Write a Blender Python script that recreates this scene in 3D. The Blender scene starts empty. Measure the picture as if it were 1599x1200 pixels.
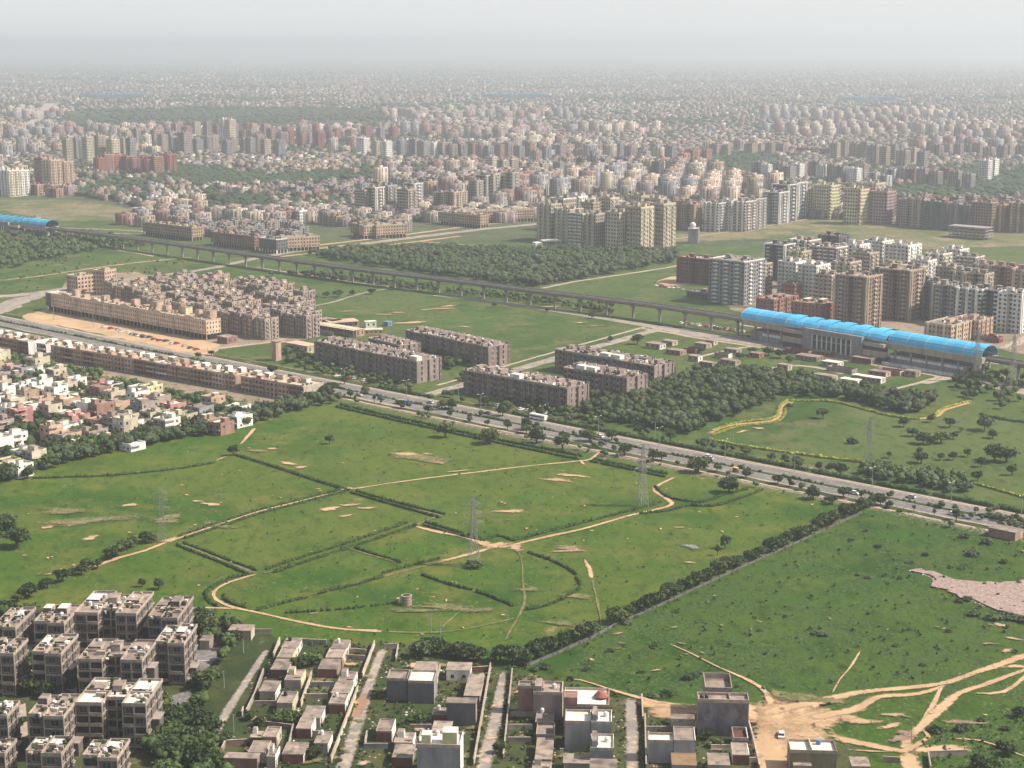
import bpy, math, random
import numpy as np
R = random.Random(7)
NR = np.random.default_rng(11)
SC = bpy.context.scene
COL = SC.collection
# ---------------------------------------------------------------- camera, sky, sun, exposure
CAM_H, FPX, YH = 200.0, 2600.0, 72.0
PITCH = math.atan((600 - YH) / FPX)
CP, SP = math.cos(PITCH), math.sin(PITCH)
cam = bpy.data.cameras.new('camera'); cam_o = bpy.data.objects.new('camera', cam); COL.objects.link(cam_o)
cam.sensor_width = 36; cam.lens = 36 * FPX / 1599; cam.clip_start = 1; cam.clip_end = 90000
cam_o.location = (0, 0, CAM_H); cam_o.rotation_euler = (math.pi / 2 - PITCH, 0, 0)
SC.camera = cam_o
SUN_EL, SUN_AZ = math.radians(47), math.radians(-4)      # azimuth counted from +x towards +y
w = bpy.data.worlds.new('World'); SC.world = w; w.use_nodes = True
nt = w.node_tree; nt.nodes.clear()
sky = nt.nodes.new('ShaderNodeTexSky'); sky.sky_type = 'NISHITA'; sky.sun_disc = False
sky.sun_elevation = SUN_EL; sky.sun_rotation = math.pi / 2 - SUN_AZ
sky.air_density = 1.0; sky.dust_density = 4.0; sky.ozone_density = 1.0; sky.altitude = 200
mx = nt.nodes.new('ShaderNodeMixRGB'); mx.inputs[0].default_value = .6
mx.inputs[2].default_value = (5.25, 5.35, 5.35, 1)
bg = nt.nodes.new('ShaderNodeBackground'); bg.inputs[1].default_value = .1
wo = nt.nodes.new('ShaderNodeOutputWorld')
tc = nt.nodes.new('ShaderNodeTexCoord'); sx = nt.nodes.new('ShaderNodeSeparateXYZ'); mr = nt.nodes.new('ShaderNodeMapRange')      # dusty air: paler towards the horizon all round
mr.interpolation_type = 'SMOOTHSTEP'; mr.inputs[1].default_value = 0; mr.inputs[2].default_value = .55; mr.inputs[3].default_value = .94; mr.inputs[4].default_value = .22
nt.links.new(tc.outputs['Generated'], sx.inputs[0]); nt.links.new(sx.outputs[2], mr.inputs[0]); nt.links.new(mr.outputs[0], mx.inputs[0])
nt.links.new(sky.outputs[0], mx.inputs[1]); nt.links.new(mx.outputs[0], bg.inputs[0]); nt.links.new(bg.outputs[0], wo.inputs[0])
sd = bpy.data.lights.new('sun', 'SUN'); sd.energy = 5.0; sd.angle = math.radians(.8); sd.color = (1, .91, .78)
so = bpy.data.objects.new('sun', sd); COL.objects.link(so)
so.rotation_euler = (math.pi / 2 - SUN_EL, 0, math.pi / 2 + SUN_AZ)
SC.view_settings.view_transform = 'Standard'; SC.view_settings.look = 'None'
SC.view_settings.exposure = 0.72; SC.view_settings.gamma = 1; SC.view_settings.use_curve_mapping = False
SC.cycles.max_bounces = 5; SC.cycles.diffuse_bounces = 3; SC.cycles.glossy_bounces = 2
SC.cycles.volume_bounces = 1; SC.cycles.use_denoising = True
HAZE_DENS, HAZE_COL = 0.000124, (.695, .74, .805)

def G(x, y, z=0.0):
    """photo pixel -> point of the horizontal plane at height z"""
    u = x - 799.5; v = y - 600
    t = (CAM_H - z) / (FPX * SP + v * CP)
    return (u * t, (FPX * CP - v * SP) * t)
def PX(X, Y, Z=0.0):
    """world point -> photo pixel (numpy friendly); only used to number things from left to right"""
    dz = CAM_H - Z
    d = Y * CP + dz * SP; v = (dz * CP - Y * SP) / d * FPX
    return X / d * FPX + 799.5, v + 600
# ---------------------------------------------------------------- materials
def N(nt, t, **k):
    n = nt.nodes.new(t)
    for a, b in k.items(): setattr(n, a, b)
    return n
MATS = {}
def mat(name, c1, c2=None, scale=.5, rough=.9, stretch=(1, 1, 1), rnd=.12, detail=5, lo=.35, hi=.65, spec=.2, c3=None, scale3=4.0, metal=0, tex='Object', amt3=.5):
    if name in MATS: return MATS[name]
    m = bpy.data.materials.new(name); m.use_nodes = True; nt = m.node_tree
    b = nt.nodes['Principled BSDF']; b.inputs['Roughness'].default_value = rough
    b.inputs['Specular IOR Level'].default_value = spec; b.inputs['Metallic'].default_value = metal
    c2 = c2 or tuple(x * .72 for x in c1)
    if tex == 'Object':
        src = N(nt, 'ShaderNodeTexCoord').outputs['Object']
    else: src = N(nt, 'ShaderNodeNewGeometry').outputs['Position']
    mp = N(nt, 'ShaderNodeMapping'); mp.inputs['Scale'].default_value = stretch
    nt.links.new(src, mp.inputs[0])
    oi = N(nt, 'ShaderNodeObjectInfo')
    ad = N(nt, 'ShaderNodeVectorMath', operation='ADD')
    sc = N(nt, 'ShaderNodeMath', operation='MULTIPLY'); sc.inputs[1].default_value = 97.0
    nt.links.new(oi.outputs['Random'], sc.inputs[0]); nt.links.new(mp.outputs[0], ad.inputs[0]); nt.links.new(sc.outputs[0], ad.inputs[1])
    nz = N(nt, 'ShaderNodeTexNoise'); nz.inputs['Scale'].default_value = scale; nz.inputs['Detail'].default_value = detail
    nz.inputs['Roughness'].default_value = .62
    nt.links.new(ad.outputs[0], nz.inputs['Vector'])
    rp = N(nt, 'ShaderNodeValToRGB'); rp.color_ramp.elements[0].position = lo; rp.color_ramp.elements[1].position = hi
    rp.color_ramp.elements[0].color = (*c2, 1); rp.color_ramp.elements[1].color = (*c1, 1)
    nt.links.new(nz.outputs['Fac'], rp.inputs[0])
    out = rp.outputs[0]
    if c3:
        n3 = N(nt, 'ShaderNodeTexNoise'); n3.inputs['Scale'].default_value = scale3; n3.inputs['Detail'].default_value = 3
        nt.links.new(ad.outputs[0], n3.inputs['Vector'])
        r3 = N(nt, 'ShaderNodeValToRGB'); r3.color_ramp.elements[0].position = .52; r3.color_ramp.elements[1].position = .66
        r3.color_ramp.elements[1].color = (amt3 * 2, amt3 * 2, amt3 * 2, 1)
        nt.links.new(n3.outputs['Fac'], r3.inputs[0])
        m3 = N(nt, 'ShaderNodeMixRGB'); m3.inputs[2].default_value = (*c3, 1)
        nt.links.new(r3.outputs[0], m3.inputs[0]); nt.links.new(out, m3.inputs[1]); out = m3.outputs[0]
    if rnd:
        h = N(nt, 'ShaderNodeMapRange'); h.inputs[3].default_value = 1 - rnd; h.inputs[4].default_value = 1 + rnd
        nt.links.new(oi.outputs['Random'], h.inputs[0])
        vm = N(nt, 'ShaderNodeVectorMath', operation='SCALE'); nt.links.new(out, vm.inputs[0]); nt.links.new(h.outputs[0], vm.inputs['Scale'])
        out = vm.outputs[0]
    nt.links.new(out, b.inputs['Base Color'])
    MATS[name] = m
    return m
def wallm(name, c, k=.66, rnd=.1):
    return mat('wall_' + name, c, tuple(x * k for x in c), .35, stretch=(1, 1, .3), rnd=rnd, c3=tuple(x * .45 for x in c), scale3=.16, amt3=.28)
WC = dict(concrete=(.33, .275, .24), beige=(.41, .35, .27), cream=(.52, .46, .35), pink=(.44, .22, .2), white=(.74, .72, .67),
          brick=(.19, .075, .055), grey=(.29, .28, .29), yellow=(.42, .32, .17), brown=(.25, .18, .14), peach=(.50, .35, .26), red=(.3, .12, .09),
          green=(.32, .36, .26), darkgrey=(.13, .125, .135), mauve=(.33, .25, .25), tan=(.36, .27, .19), blue=(.12, .26, .45), sand=(.62, .48, .37), taupe=(.27, .215, .2), paleyellow=(.58, .54, .34),
          dustbrick=(.29, .17, .14), olive=(.22, .19, .12), magenta=(.35, .05, .12))
W_ = {k: wallm(k, v) for k, v in WC.items()}
M_GLASS = mat('window_glass', (.035, .04, .05), (.012, .014, .018), .8, .25, spec=.5, rnd=.3)
M_OPENSHADE = mat('opening_shade', (.05, .04, .035), (.02, .017, .015), .6)  # near-black colour painted as the shade inside openings
M_ROOF = mat('roof_screed', (.30, .235, .19), (.17, .135, .115), .22, c3=(.09, .078, .07), scale3=.35, rnd=.18, amt3=.4)
M_ROOFW = mat('roof_whitewashed', (.68, .64, .56), (.45, .41, .35), .3, rnd=.12)
M_PARA = mat('parapet_plaster', (.39, .32, .265), (.23, .19, .165), .7, rnd=.12)
M_SLAB = mat('pale_concrete_frame', (.32, .27, .225), (.20, .165, .145), .6, rnd=.1)
M_ROOFL = mat('roof_sandy', (.48, .39, .30), (.33, .265, .21), .3, c3=(.2, .16, .13), scale3=.4, rnd=.15, amt3=.3)
M_TANK = mat('tank_plastic', (.03, .03, .035), (.018, .018, .02), 1, .5)
M_TANKW = mat('tank_white', (.6, .6, .58), rnd=.1)
M_ASPH = mat('asphalt', (.155, .145, .14), (.10, .095, .095), .12, c3=(.22, .19, .165), scale3=.6, tex='P', rnd=0)
M_ASPH2 = mat('dusty_asphalt', (.26, .225, .195), (.16, .145, .135), .1, c3=(.36, .28, .2), scale3=.35, tex='P', rnd=0)
M_DIRT = mat('dirt', (.43, .29, .17), (.30, .20, .115), .07, c3=(.43, .33, .22), scale3=.22, tex='P', rnd=0, amt3=.2)
M_DIRT2 = mat('grassy_dirt', (.22, .17, .09), (.075, .09, .028), .25, c3=(.05, .075, .02), scale3=.5, tex='P', rnd=0)
M_PAVE = mat('pavement_dust', (.38, .30, .225), (.26, .205, .16), .3, c3=(.22, .2, .17), scale3=.8, tex='P', rnd=0)
M_KERB = mat('kerb', (.5, .45, .38), (.36, .32, .28), .6, tex='P', rnd=0)
M_BLUE = mat('blue_sheet', (.065, .42, .66), (.05, .34, .57), .05, .42, spec=.5, rnd=.09, c3=(.03, .22, .40), scale3=.25, amt3=.2)
M_BLUE2 = mat('blue_sheet_dull', (.03, .30, .46), (.02, .2, .34), .08, .4, spec=.4, rnd=.07)
M_RIB = mat('grey_rib', (.42, .45, .5), rnd=0)
M_STEEL = mat('galvanised_steel', (.27, .265, .26), (.17, .16, .15), 1.0, .6, rnd=.05)
M_TRUNK = mat('bark', (.10, .075, .05), (.06, .045, .03), 2)
M_PAINTW = mat('white_paint', (.72, .71, .68), (.6, .58, .54), .5, .4, rnd=.03, spec=.5)
M_TYRE = mat('tyre', (.02, .02, .02), rnd=0)
def leafm(name, a, b, c3=None): return mat('leaves_' + name, a, b, .45, .75, rnd=.28, detail=3, lo=.38, hi=.62, spec=.15)
L_DARK = leafm('dark', (.052, .074, .024), (.024, .040, .014))
L_MID = leafm('mid', (.072, .100, .028), (.034, .056, .017))
L_LIGHT = leafm('light', (.10, .13, .036), (.048, .075, .022))
L_GREY = leafm('grey', (.085, .11, .055), (.04, .058, .03))
L_HEDGE = mat('leaves_hedge', (.05, .085, .024), (.022, .042, .013), .6, .8, rnd=.1, spec=.1)
L_YELL = mat('leaves_yellow', (.26, .27, .05), (.11, .14, .03), .6, .8, rnd=.1, spec=.1)
SOFT = {}
def soft(m):
    """the same material fading out raggedly where the mesh attribute 'edge' falls to 0 (soil thinning out into grass)"""
    if m.name in SOFT: return SOFT[m.name]
    c = m.copy(); c.name = m.name + '_ragged'; nt = c.node_tree; b = nt.nodes['Principled BSDF']; out = [n for n in nt.nodes if n.type == 'OUTPUT_MATERIAL'][0]
    at = N(nt, 'ShaderNodeAttribute', attribute_name='edge'); P = N(nt, 'ShaderNodeNewGeometry').outputs['Position']
    n1 = N(nt, 'ShaderNodeTexNoise'); n1.inputs['Scale'].default_value = .55; n1.inputs['Detail'].default_value = 5; n1.inputs['Roughness'].default_value = .75; nt.links.new(P, n1.inputs['Vector'])
    ad = N(nt, 'ShaderNodeMath', operation='ADD'); nt.links.new(at.outputs['Fac'], ad.inputs[0]); nt.links.new(n1.outputs['Fac'], ad.inputs[1])
    mr = N(nt, 'ShaderNodeMapRange'); mr.inputs[1].default_value = .72; mr.inputs[2].default_value = 1.0; nt.links.new(ad.outputs[0], mr.inputs[0])
    tr = N(nt, 'ShaderNodeBsdfTransparent'); ms = N(nt, 'ShaderNodeMixShader'); nt.links.new(mr.outputs[0], ms.inputs[0]); nt.links.new(tr.outputs[0], ms.inputs[1]); nt.links.new(b.outputs[0], ms.inputs[2]); nt.links.new(ms.outputs[0], out.inputs['Surface'])
    SOFT[m.name] = c; return c
# ---------------------------------------------------------------- ground material
def ground_mat(name, a, b, yel, soil, soil_lo=.63, fine=1.0, tuft=.5, k=1.0):
    m = bpy.data.materials.new(name); m.use_nodes = True; nt = m.node_tree
    bs = nt.nodes['Principled BSDF']; bs.inputs['Roughness'].default_value = .95; bs.inputs['Specular IOR Level'].default_value = .1
    P = N(nt, 'ShaderNodeNewGeometry').outputs['Position']
    def nz(s, d=4, r=.6, off=0, st=None):
        n = N(nt, 'ShaderNodeTexNoise'); n.inputs['Scale'].default_value = s; n.inputs['Detail'].default_value = d; n.inputs['Roughness'].default_value = r
        mp = N(nt, 'ShaderNodeMapping'); mp.inputs['Location'].default_value = (off, off * 2, 0)
        if st: mp.inputs['Scale'].default_value = st; mp.inputs['Rotation'].default_value = (0, 0, .75)
        nt.links.new(P, mp.inputs[0]); nt.links.new(mp.outputs[0], n.inputs['Vector']); return n.outputs['Fac']
    def ramp(f, lo, hi):
        r = N(nt, 'ShaderNodeMapRange'); r.inputs[1].default_value = lo; r.inputs[2].default_value = hi; nt.links.new(f, r.inputs[0]); return r.outputs[0]
    def mix(f, c1, c2):
        x = N(nt, 'ShaderNodeMixRGB'); nt.links.new(f, x.inputs[0])
        for i, c in ((1, c1), (2, c2)):
            if isinstance(c, tuple): x.inputs[i].default_value = (*c, 1)
            else: nt.links.new(c, x.inputs[i])
        return x.outputs[0]
    c = mix(ramp(nz(.016, 5, .6), .4, .62), a, b)
    c = mix(ramp(nz(.035, 5, .65, 300), .46, .66), c, yel)
    c = mix(ramp(nz(.006, 4, .6, 1300), .46, .62), c, tuple((x + y) / 2 for x, y in zip(yel, a)))
    dark = tuple(x * .55 for x in b)
    c = mix(ramp(nz(.22 * fine, 4, .7, 50, (1, .55, 1)), .5, .75), c, dark)
    c = mix(ramp(nz(.9 * fine, 3, .7, 90), .54, .74), c, dark)
    s = N(nt, 'ShaderNodeMath', operation='MULTIPLY'); nt.links.new(ramp(nz(.045, 6, .7, 700, (1, .45, 1)), soil_lo, soil_lo + .07), s.inputs[0])
    nt.links.new(ramp(nz(.3, 3, .6, 9), .35, .6), s.inputs[1])
    c = mix(s.outputs[0], c, soil)
    nt.links.new(c, bs.inputs['Base Color'])
    return m
GM_PARK = ground_mat('park_grass', (.046, .092, .009), (.027, .066, .007), (.105, .110, .022), (.22, .16, .085), .66)
GM_FIELD = ground_mat('field_grass', (.030, .074, .008), (.016, .043, .006), (.060, .088, .012), (.14, .10, .055), .70, fine=.8)
GM_MID = ground_mat('meadow_grass', (.046, .088, .014), (.028, .060, .011), (.098, .102, .038), (.23, .18, .12), .66)
GM_BASE = ground_mat('far_ground', (.055, .078, .03), (.034, .055, .02), (.10, .10, .06), (.2, .16, .13), .6)
GM_SCRUB = ground_mat('scrub_ground', (.036, .055, .017), (.022, .036, .012), (.075, .075, .03), (.2, .15, .1), .6)
GM_DUST = ground_mat('town_dust', (.22, .17, .125), (.15, .125, .09), (.28, .22, .16), (.12, .12, .06), .55)
GM_DRY = ground_mat('dry_field', (.13, .12, .06), (.05, .085, .022), (.25, .18, .12), (.06, .09, .025), .5)
# ---------------------------------------------------------------- mesh tools
class MB:
    def __init__(s): s.b = []; s.v = []; s.f = []; s.fm = []
    def box(s, x0, x1, y0, y1, z0, z1, m=0, bot=False):
        if isinstance(m, int): m = (m,) * 5
        s.b.append((x0, x1, y0, y1, z0, z1, m, bot)); return s
    def cbox(s, cx, cy, lx, ly, z0, z1, m=0): return s.box(cx - lx / 2, cx + lx / 2, cy - ly / 2, cy + ly / 2, z0, z1, m)
    def poly(s, pts, m=0):
        n = len(s.v); s.v += [tuple(p) for p in pts]; s.f.append(tuple(range(n, n + len(pts)))); s.fm.append(m); return s
    def prism(s, p2, z0, z1, m=0, mtop=None):
        n = len(p2)
        for i in range(n):
            a, b = p2[i], p2[(i + 1) % n]
            s.poly([(a[0], a[1], z0), (b[0], b[1], z0), (b[0], b[1], z1), (a[0], a[1], z1)], m)
        s.poly([(a[0], a[1], z1) for a in p2], m if mtop is None else mtop); return s
    def cyl(s, cx, cy, r, z0, z1, m=0, n=8, r1=None, mtop=None):
        r1 = r if r1 is None else r1
        A = [(cx + r * math.cos(6.2832 * i / n), cy + r * math.sin(6.2832 * i / n), z0) for i in range(n)]
        B = [(cx + r1 * math.cos(6.2832 * i / n), cy + r1 * math.sin(6.2832 * i / n), z1) for i in range(n)]
        for i in range(n): s.poly([A[i], A[(i + 1) % n], B[(i + 1) % n], B[i]], m)
        s.poly(B, m if mtop is None else mtop); return s
    def bar(s, p, q, t, m=0, t2=None):
        p = np.array(p, float); q = np.array(q, float); d = q - p; d /= (np.linalg.norm(d) + 1e-9)
        up = np.array((0, 0, 1.)) if abs(d[2]) < .9 else np.array((1., 0, 0))
        a = np.cross(d, up); a /= np.linalg.norm(a); b = np.cross(d, a); t2 = t if t2 is None else t2
        A = [p + (i * a + j * b) * t / 2 for i, j in ((-1, -1), (1, -1), (1, 1), (-1, 1))]
        B = [q + (i * a + j * b) * t2 / 2 for i, j in ((-1, -1), (1, -1), (1, 1), (-1, 1))]
        for i in range(4): s.poly([A[i], A[(i + 1) % 4], B[(i + 1) % 4], B[i]], m)
        s.poly(B, m); s.poly(A[::-1], m); return s
    def mesh(s, name, mats):
        V = list(s.v); F = list(s.f); FM = list(s.fm)
        for x0, x1, y0, y1, z0, z1, m, bot in s.b:
            n = len(V)
            V += [(x0, y0, z0), (x1, y0, z0), (x1, y1, z0), (x0, y1, z0), (x0, y0, z1), (x1, y0, z1), (x1, y1, z1), (x0, y1, z1)]
            F += [(n + 4, n + 5, n + 6, n + 7), (n, n + 1, n + 5, n + 4), (n + 1, n + 2, n + 6, n + 5), (n + 2, n + 3, n + 7, n + 6), (n + 3, n, n + 4, n + 7)]
            FM += list(m)
            if bot: F.append((n + 3, n + 2, n + 1, n)); FM.append(m[1])
        me = bpy.data.meshes.new(name); me.from_pydata(V, [], F)
        for x in (mats if isinstance(mats, (list, tuple)) else [mats]): me.materials.append(x)
        if any(FM): me.polygons.foreach_set('material_index', FM)
        return me
def mesh_np(name, V, F, mats, mi=None):
    me = bpy.data.meshes.new(name); k = F.shape[1]
    me.vertices.add(len(V)); me.vertices.foreach_set('co', np.asarray(V, np.float32).ravel())
    me.loops.add(F.size); me.loops.foreach_set('vertex_index', np.asarray(F, np.int32).ravel())
    me.polygons.add(len(F)); me.polygons.foreach_set('loop_start', np.arange(0, F.size, k, dtype=np.int32))
    for x in mats: me.materials.append(x)
    if mi is not None: me.polygons.foreach_set('material_index', np.asarray(mi, np.int32))
    me.update(calc_edges=True); return me
def inst(bv, bf, pos, scl, rot):
    """copies of a little base mesh in one array"""
    n = len(pos); c, s = np.cos(rot)[:, None], np.sin(rot)[:, None]
    v = bv[None] * scl[:, None, :]
    x = v[..., 0] * c - v[..., 1] * s; y = v[..., 0] * s + v[..., 1] * c
    V = np.stack([x, y, v[..., 2]], -1) + pos[:, None, :]
    F = bf[None] + (np.arange(n) * len(bv))[:, None, None]
    return V.reshape(-1, 3), F.reshape(-1, bf.shape[1])
def o_(name, me, parent=None, loc=None, rz=None, kind=None):
    o = bpy.data.objects.new(name, me); COL.objects.link(o)
    if parent is not None: o.parent = parent
    if loc is not None: o.location = (loc[0], loc[1], loc[2] if len(loc) > 2 else 0)
    if rz is not None: o.rotation_euler = (0, 0, rz)
    if kind: o['kind'] = kind
    return o
def tag(o, label, cat, group=None):
    o['label'] = label; o['category'] = cat
    if group: o['group'] = group
    return o
def thing(name, label, cat, loc, rz=0, group=None, sc=None):
    o = o_(name, None, loc=loc, rz=rz); o.empty_display_size = 1
    if sc: o.scale = sc
    return tag(o, label, cat, group)
_T = 'one two three four five six seven eight nine'.split()
_O = 'first second third fourth fifth sixth seventh eighth ninth tenth eleventh twelfth thirteenth fourteenth fifteenth sixteenth seventeenth eighteenth nineteenth'.split()
_D = 'twenty thirty forty fifty sixty seventy eighty ninety'.split()
def nth(n):
    """1 -> first"""
    if n < 20: return _O[n - 1]
    if n > 99: return ('hundred and ' + nth(n - 100)) if n > 100 else 'hundredth'
    t, u = divmod(n, 10)
    return _D[t - 2][:-1] + 'ieth' if u == 0 else _D[t - 2] + '-' + _O[u - 1]
def inpoly(x, y, poly):
    x = np.asarray(x, float); y = np.asarray(y, float); r = np.zeros(x.shape, bool); n = len(poly); j = n - 1
    for i in range(n):
        xi, yi = poly[i]; xj, yj = poly[j]
        if yi != yj: r ^= ((yi > y) != (yj > y)) & (x < (xj - xi) * (y - yi) / (yj - yi) + xi)
        j = i
    return r
def smooth(pts, step=4.0):
    P = [np.array(p, float) for p in pts]; out = []
    for i in range(len(P) - 1):
        p0, p1, p2, p3 = P[max(i - 1, 0)], P[i], P[i + 1], P[min(i + 2, len(P) - 1)]
        n = max(1, int(np.linalg.norm(p2 - p1) / step))
        for k in range(n):
            t = k / n
            out.append(.5 * ((2 * p1) + (-p0 + p2) * t + (2 * p0 - 5 * p1 + 4 * p2 - p3) * t * t + (-p0 + 3 * p1 - 3 * p2 + p3) * t ** 3))
    out.append(P[-1]); return np.array(out)
def line(pts, step=4.0):
    P = np.array(pts, float); out = []
    for a, b in zip(P[:-1], P[1:]):
        n = max(1, int(np.linalg.norm(b - a) / step)); out += [a + (b - a) * k / n for k in range(n)]
    out.append(P[-1]); return np.array(out)
def normals(C):
    d = np.gradient(C, axis=0); d /= np.linalg.norm(d, axis=1)[:, None] + 1e-9
    return np.stack([-d[:, 1], d[:, 0]], 1)
def wobble(n, amp, seed, corr=3):
    r = np.random.default_rng(seed).normal(size=n + corr * 2); k = np.ones(corr) / corr
    return amp * np.convolve(r, k, 'same')[corr:corr + n] * math.sqrt(corr)
LAY = [.02]
def ribbon(name, pts, width, m, z=None, px=True, jit=.12, off=0.0, kind='structure', step=4.0, seed=1, straight=False, thick=0):
    W = [G(*p) for p in pts] if px else pts
    C = (line if straight else smooth)(W, step); n = len(C); Nn = normals(C)
    wd = np.interp(np.linspace(0, 1, n), np.linspace(0, 1, len(width)), width) if isinstance(width, (list, tuple)) else np.full(n, float(width))
    a = wd / 2 * (1 + wobble(n, jit, seed)); b = wd / 2 * (1 + wobble(n, jit, seed + 5))
    L = C + Nn * (off + a)[:, None]; Rr = C + Nn * (off - b)[:, None]
    if z is None: LAY[0] += .004; z = LAY[0]
    if m in (M_DIRT, M_DIRT2) or name in ('dirt_track', 'earth_verge', 'lane', 'dirt_ground', 'sandy_forecourt'):
        cols = [C + Nn * (off + a * k)[:, None] for k in (1.45, .7)] + [C + Nn * off] + [C + Nn * (off - b * k)[:, None] for k in (.7, 1.45)]
        V = np.zeros((5 * n, 3))
        for q in range(5): V[q::5, :2] = cols[q]
        V[:, 2] = z; i = np.arange(n - 1) * 5; F = np.vstack([np.stack([i + q, i + q + 1, i + q + 6, i + q + 5], 1) for q in range(4)])
        me = mesh_np(name, V, F, [soft(m)]); e = me.attributes.new('edge', 'FLOAT', 'POINT'); ev = np.tile(np.array((0, .48, .75, .48, 0), np.float32), n); ev[:5] *= .3; ev[-5:] *= .3; e.data.foreach_set('value', ev)
        return o_(name, me, kind=kind)
    V = np.zeros((2 * n, 3)); V[0::2, :2] = L; V[1::2, :2] = Rr; V[:, 2] = z
    i = np.arange(n - 1) * 2; F = np.stack([i, i + 1, i + 3, i + 2], 1)
    if thick:
        V2 = V.copy(); V2[:, 2] = z - thick; V = np.vstack([V, V2]); k = 2 * n
        F = np.vstack([F, np.stack([i, i + 2, i + 2 + k, i + k], 1), np.stack([i + 1, i + 1 + k, i + 3 + k, i + 3], 1)])
    return o_(name, mesh_np(name, V, F, [m]), kind=kind)
def sheet(name, pts, m, z=None, px=True, jag=0.0, seed=3, step=8):
    W = [G(*p) for p in pts] if px else list(pts)
    C = line(W + [W[0]], step)[:-1]
    if jag:
        r = np.random.default_rng(seed); C = C + r.normal(0, jag, C.shape)
    if z is None: LAY[0] += .004; z = LAY[0]
    me = bpy.data.meshes.new(name); me.from_pydata([(x, y, z) for x, y in C], [], [tuple(range(len(C)))]); me.materials.append(m)
    return o_(name, me, kind='structure')
def patch(px, py, rx, ry, m=None, seed=0, rz=0.0, name='bare_patch'):
    r = np.random.default_rng(seed + 100); n = 22; t = np.linspace(0, 2 * math.pi, n, endpoint=False)
    k = 1 + .28 * np.sin(2 * t + r.uniform(0, 6)) + .16 * np.sin(3 * t + r.uniform(0, 6)) + r.normal(0, .10, n)
    x, y = rx * k * np.cos(t), ry * k * np.sin(t); c, s = math.cos(rz), math.sin(rz); gx, gy = G(px, py)
    LAY[0] += .0007
    V = [(gx, gy, LAY[0])] + [(gx + q * (a * c - b * s), gy + q * (a * s + b * c), LAY[0]) for q in (.6, 1.35) for a, b in zip(x, y)]
    F = [(0, 1 + i, 1 + (i + 1) % n) for i in range(n)] + [(1 + i, 1 + n + i, 1 + n + (i + 1) % n, 1 + (i + 1) % n) for i in range(n)]
    me = bpy.data.meshes.new(name); me.from_pydata(V, [], F); e = me.attributes.new('edge', 'FLOAT', 'POINT'); e.data.foreach_set('value', [.62] + [.45] * n + [0.] * n)
    me.materials.append(soft(m or M_DIRT)); return o_(name, me, kind='structure')
# ---------------------------------------------------------------- base shapes for foliage
_t = (1 + 5 ** .5) / 2
ICO_V = np.array([(-1, _t, 0), (1, _t, 0), (-1, -_t, 0), (1, -_t, 0), (0, -1, _t), (0, 1, _t), (0, -1, -_t), (0, 1, -_t), (_t, 0, -1), (_t, 0, 1), (-_t, 0, -1), (-_t, 0, 1)], float)
ICO_V /= np.linalg.norm(ICO_V[0])
ICO_F = np.array([(0, 11, 5), (0, 5, 1), (0, 1, 7), (0, 7, 10), (0, 10, 11), (1, 5, 9), (5, 11, 4), (11, 10, 2), (10, 7, 6), (7, 1, 8), (3, 9, 4), (3, 4, 2), (3, 2, 6), (3, 6, 8), (3, 8, 9), (4, 9, 5), (2, 4, 11), (6, 2, 10), (8, 6, 7), (9, 8, 1)])
def leaf_tris(P, size, rng):
    n = len(P); a = rng.normal(size=(n, 3)); a /= np.linalg.norm(a, axis=1)[:, None]
    b = np.cross(a, rng.normal(size=(n, 3))); b /= np.linalg.norm(b, axis=1)[:, None]
    s = size * rng.uniform(.6, 1.4, (n, 1)); V = np.stack([P - a * s * .6 - b * s * .5, P + a * s, P - a * s * .4 + b * s * .8], 1).reshape(-1, 3)
    return V, np.arange(3 * n).reshape(-1, 3)
def crown(seed, rx, rz, zc, clumps, leaves, ls=.5, flat=1.0):
    """uneven crown: clumps spread through an ellipsoid and loose leaf faces round each of them"""
    r = np.random.default_rng(seed); d = r.normal(size=(clumps, 3)); d /= np.linalg.norm(d, axis=1)[:, None]
    d[:, 2] = np.where(d[:, 2] < -.45, -d[:, 2], d[:, 2])
    P = d * r.uniform(.35, .82, (clumps, 1)) * np.array((rx, rx, rz * flat)) * r.uniform(.75, 1.2, (1, 3)); P[:, 2] += zc
    S = np.stack([r.uniform(.26, .46, clumps) * rx] * 3, 1) * np.array((1, 1, .8))
    V, F = inst(ICO_V * .82, ICO_F, P, S, r.uniform(0, 6, clumps)); V = V + r.normal(0, rx * .06, V.shape)
    q = r.integers(0, clumps, leaves); e = r.normal(size=(leaves, 3)); e /= np.linalg.norm(e, axis=1)[:, None]
    LP = P[q] + e * S[q] * r.uniform(.7, 1.5, (leaves, 1))
    LV, LF = leaf_tris(LP, ls, r)
    return np.vstack([V, LV]), np.vstack([F, LF + len(V)])
# ---------------------------------------------------------------- ground and ground covers
S = 60000
me = bpy.data.meshes.new('ground'); me.from_pydata([(-S, -S / 8, 0), (S, -S / 8, 0), (S, S, 0), (-S, S, 0)], [], [(0, 1, 2, 3)]); me.materials.append(GM_BASE)
o_('ground', me, kind='structure')
sheet('meadow', [(-500, 350), (-500, 620), (560, 640), (1000, 700), (2500, 960), (2500, 400), (1050, 385), (560, 375), (300, 372), (190, 350), (0, 325)], GM_MID)
sheet('dry_field', [(1010, 372), (1230, 345), (1350, 342), (1620, 362), (1620, 385), (1330, 392), (1230, 372), (1010, 380)], GM_DRY, jag=3)
sheet('dry_field', [(-20, 312), (110, 312), (230, 330), (215, 345), (90, 345), (-20, 325)], GM_DRY, jag=3)
PARK = [(-360, 1060), (-360, 860), (130, 704), (260, 680), (395, 650), (470, 640), (520, 628), (560, 634), (900, 706), (1390, 792), (930, 985), (800, 1035), (640, 1010), (440, 1005), (300, 985), (40, 960)]
sheet('park_lawn', PARK, GM_PARK)
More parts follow.
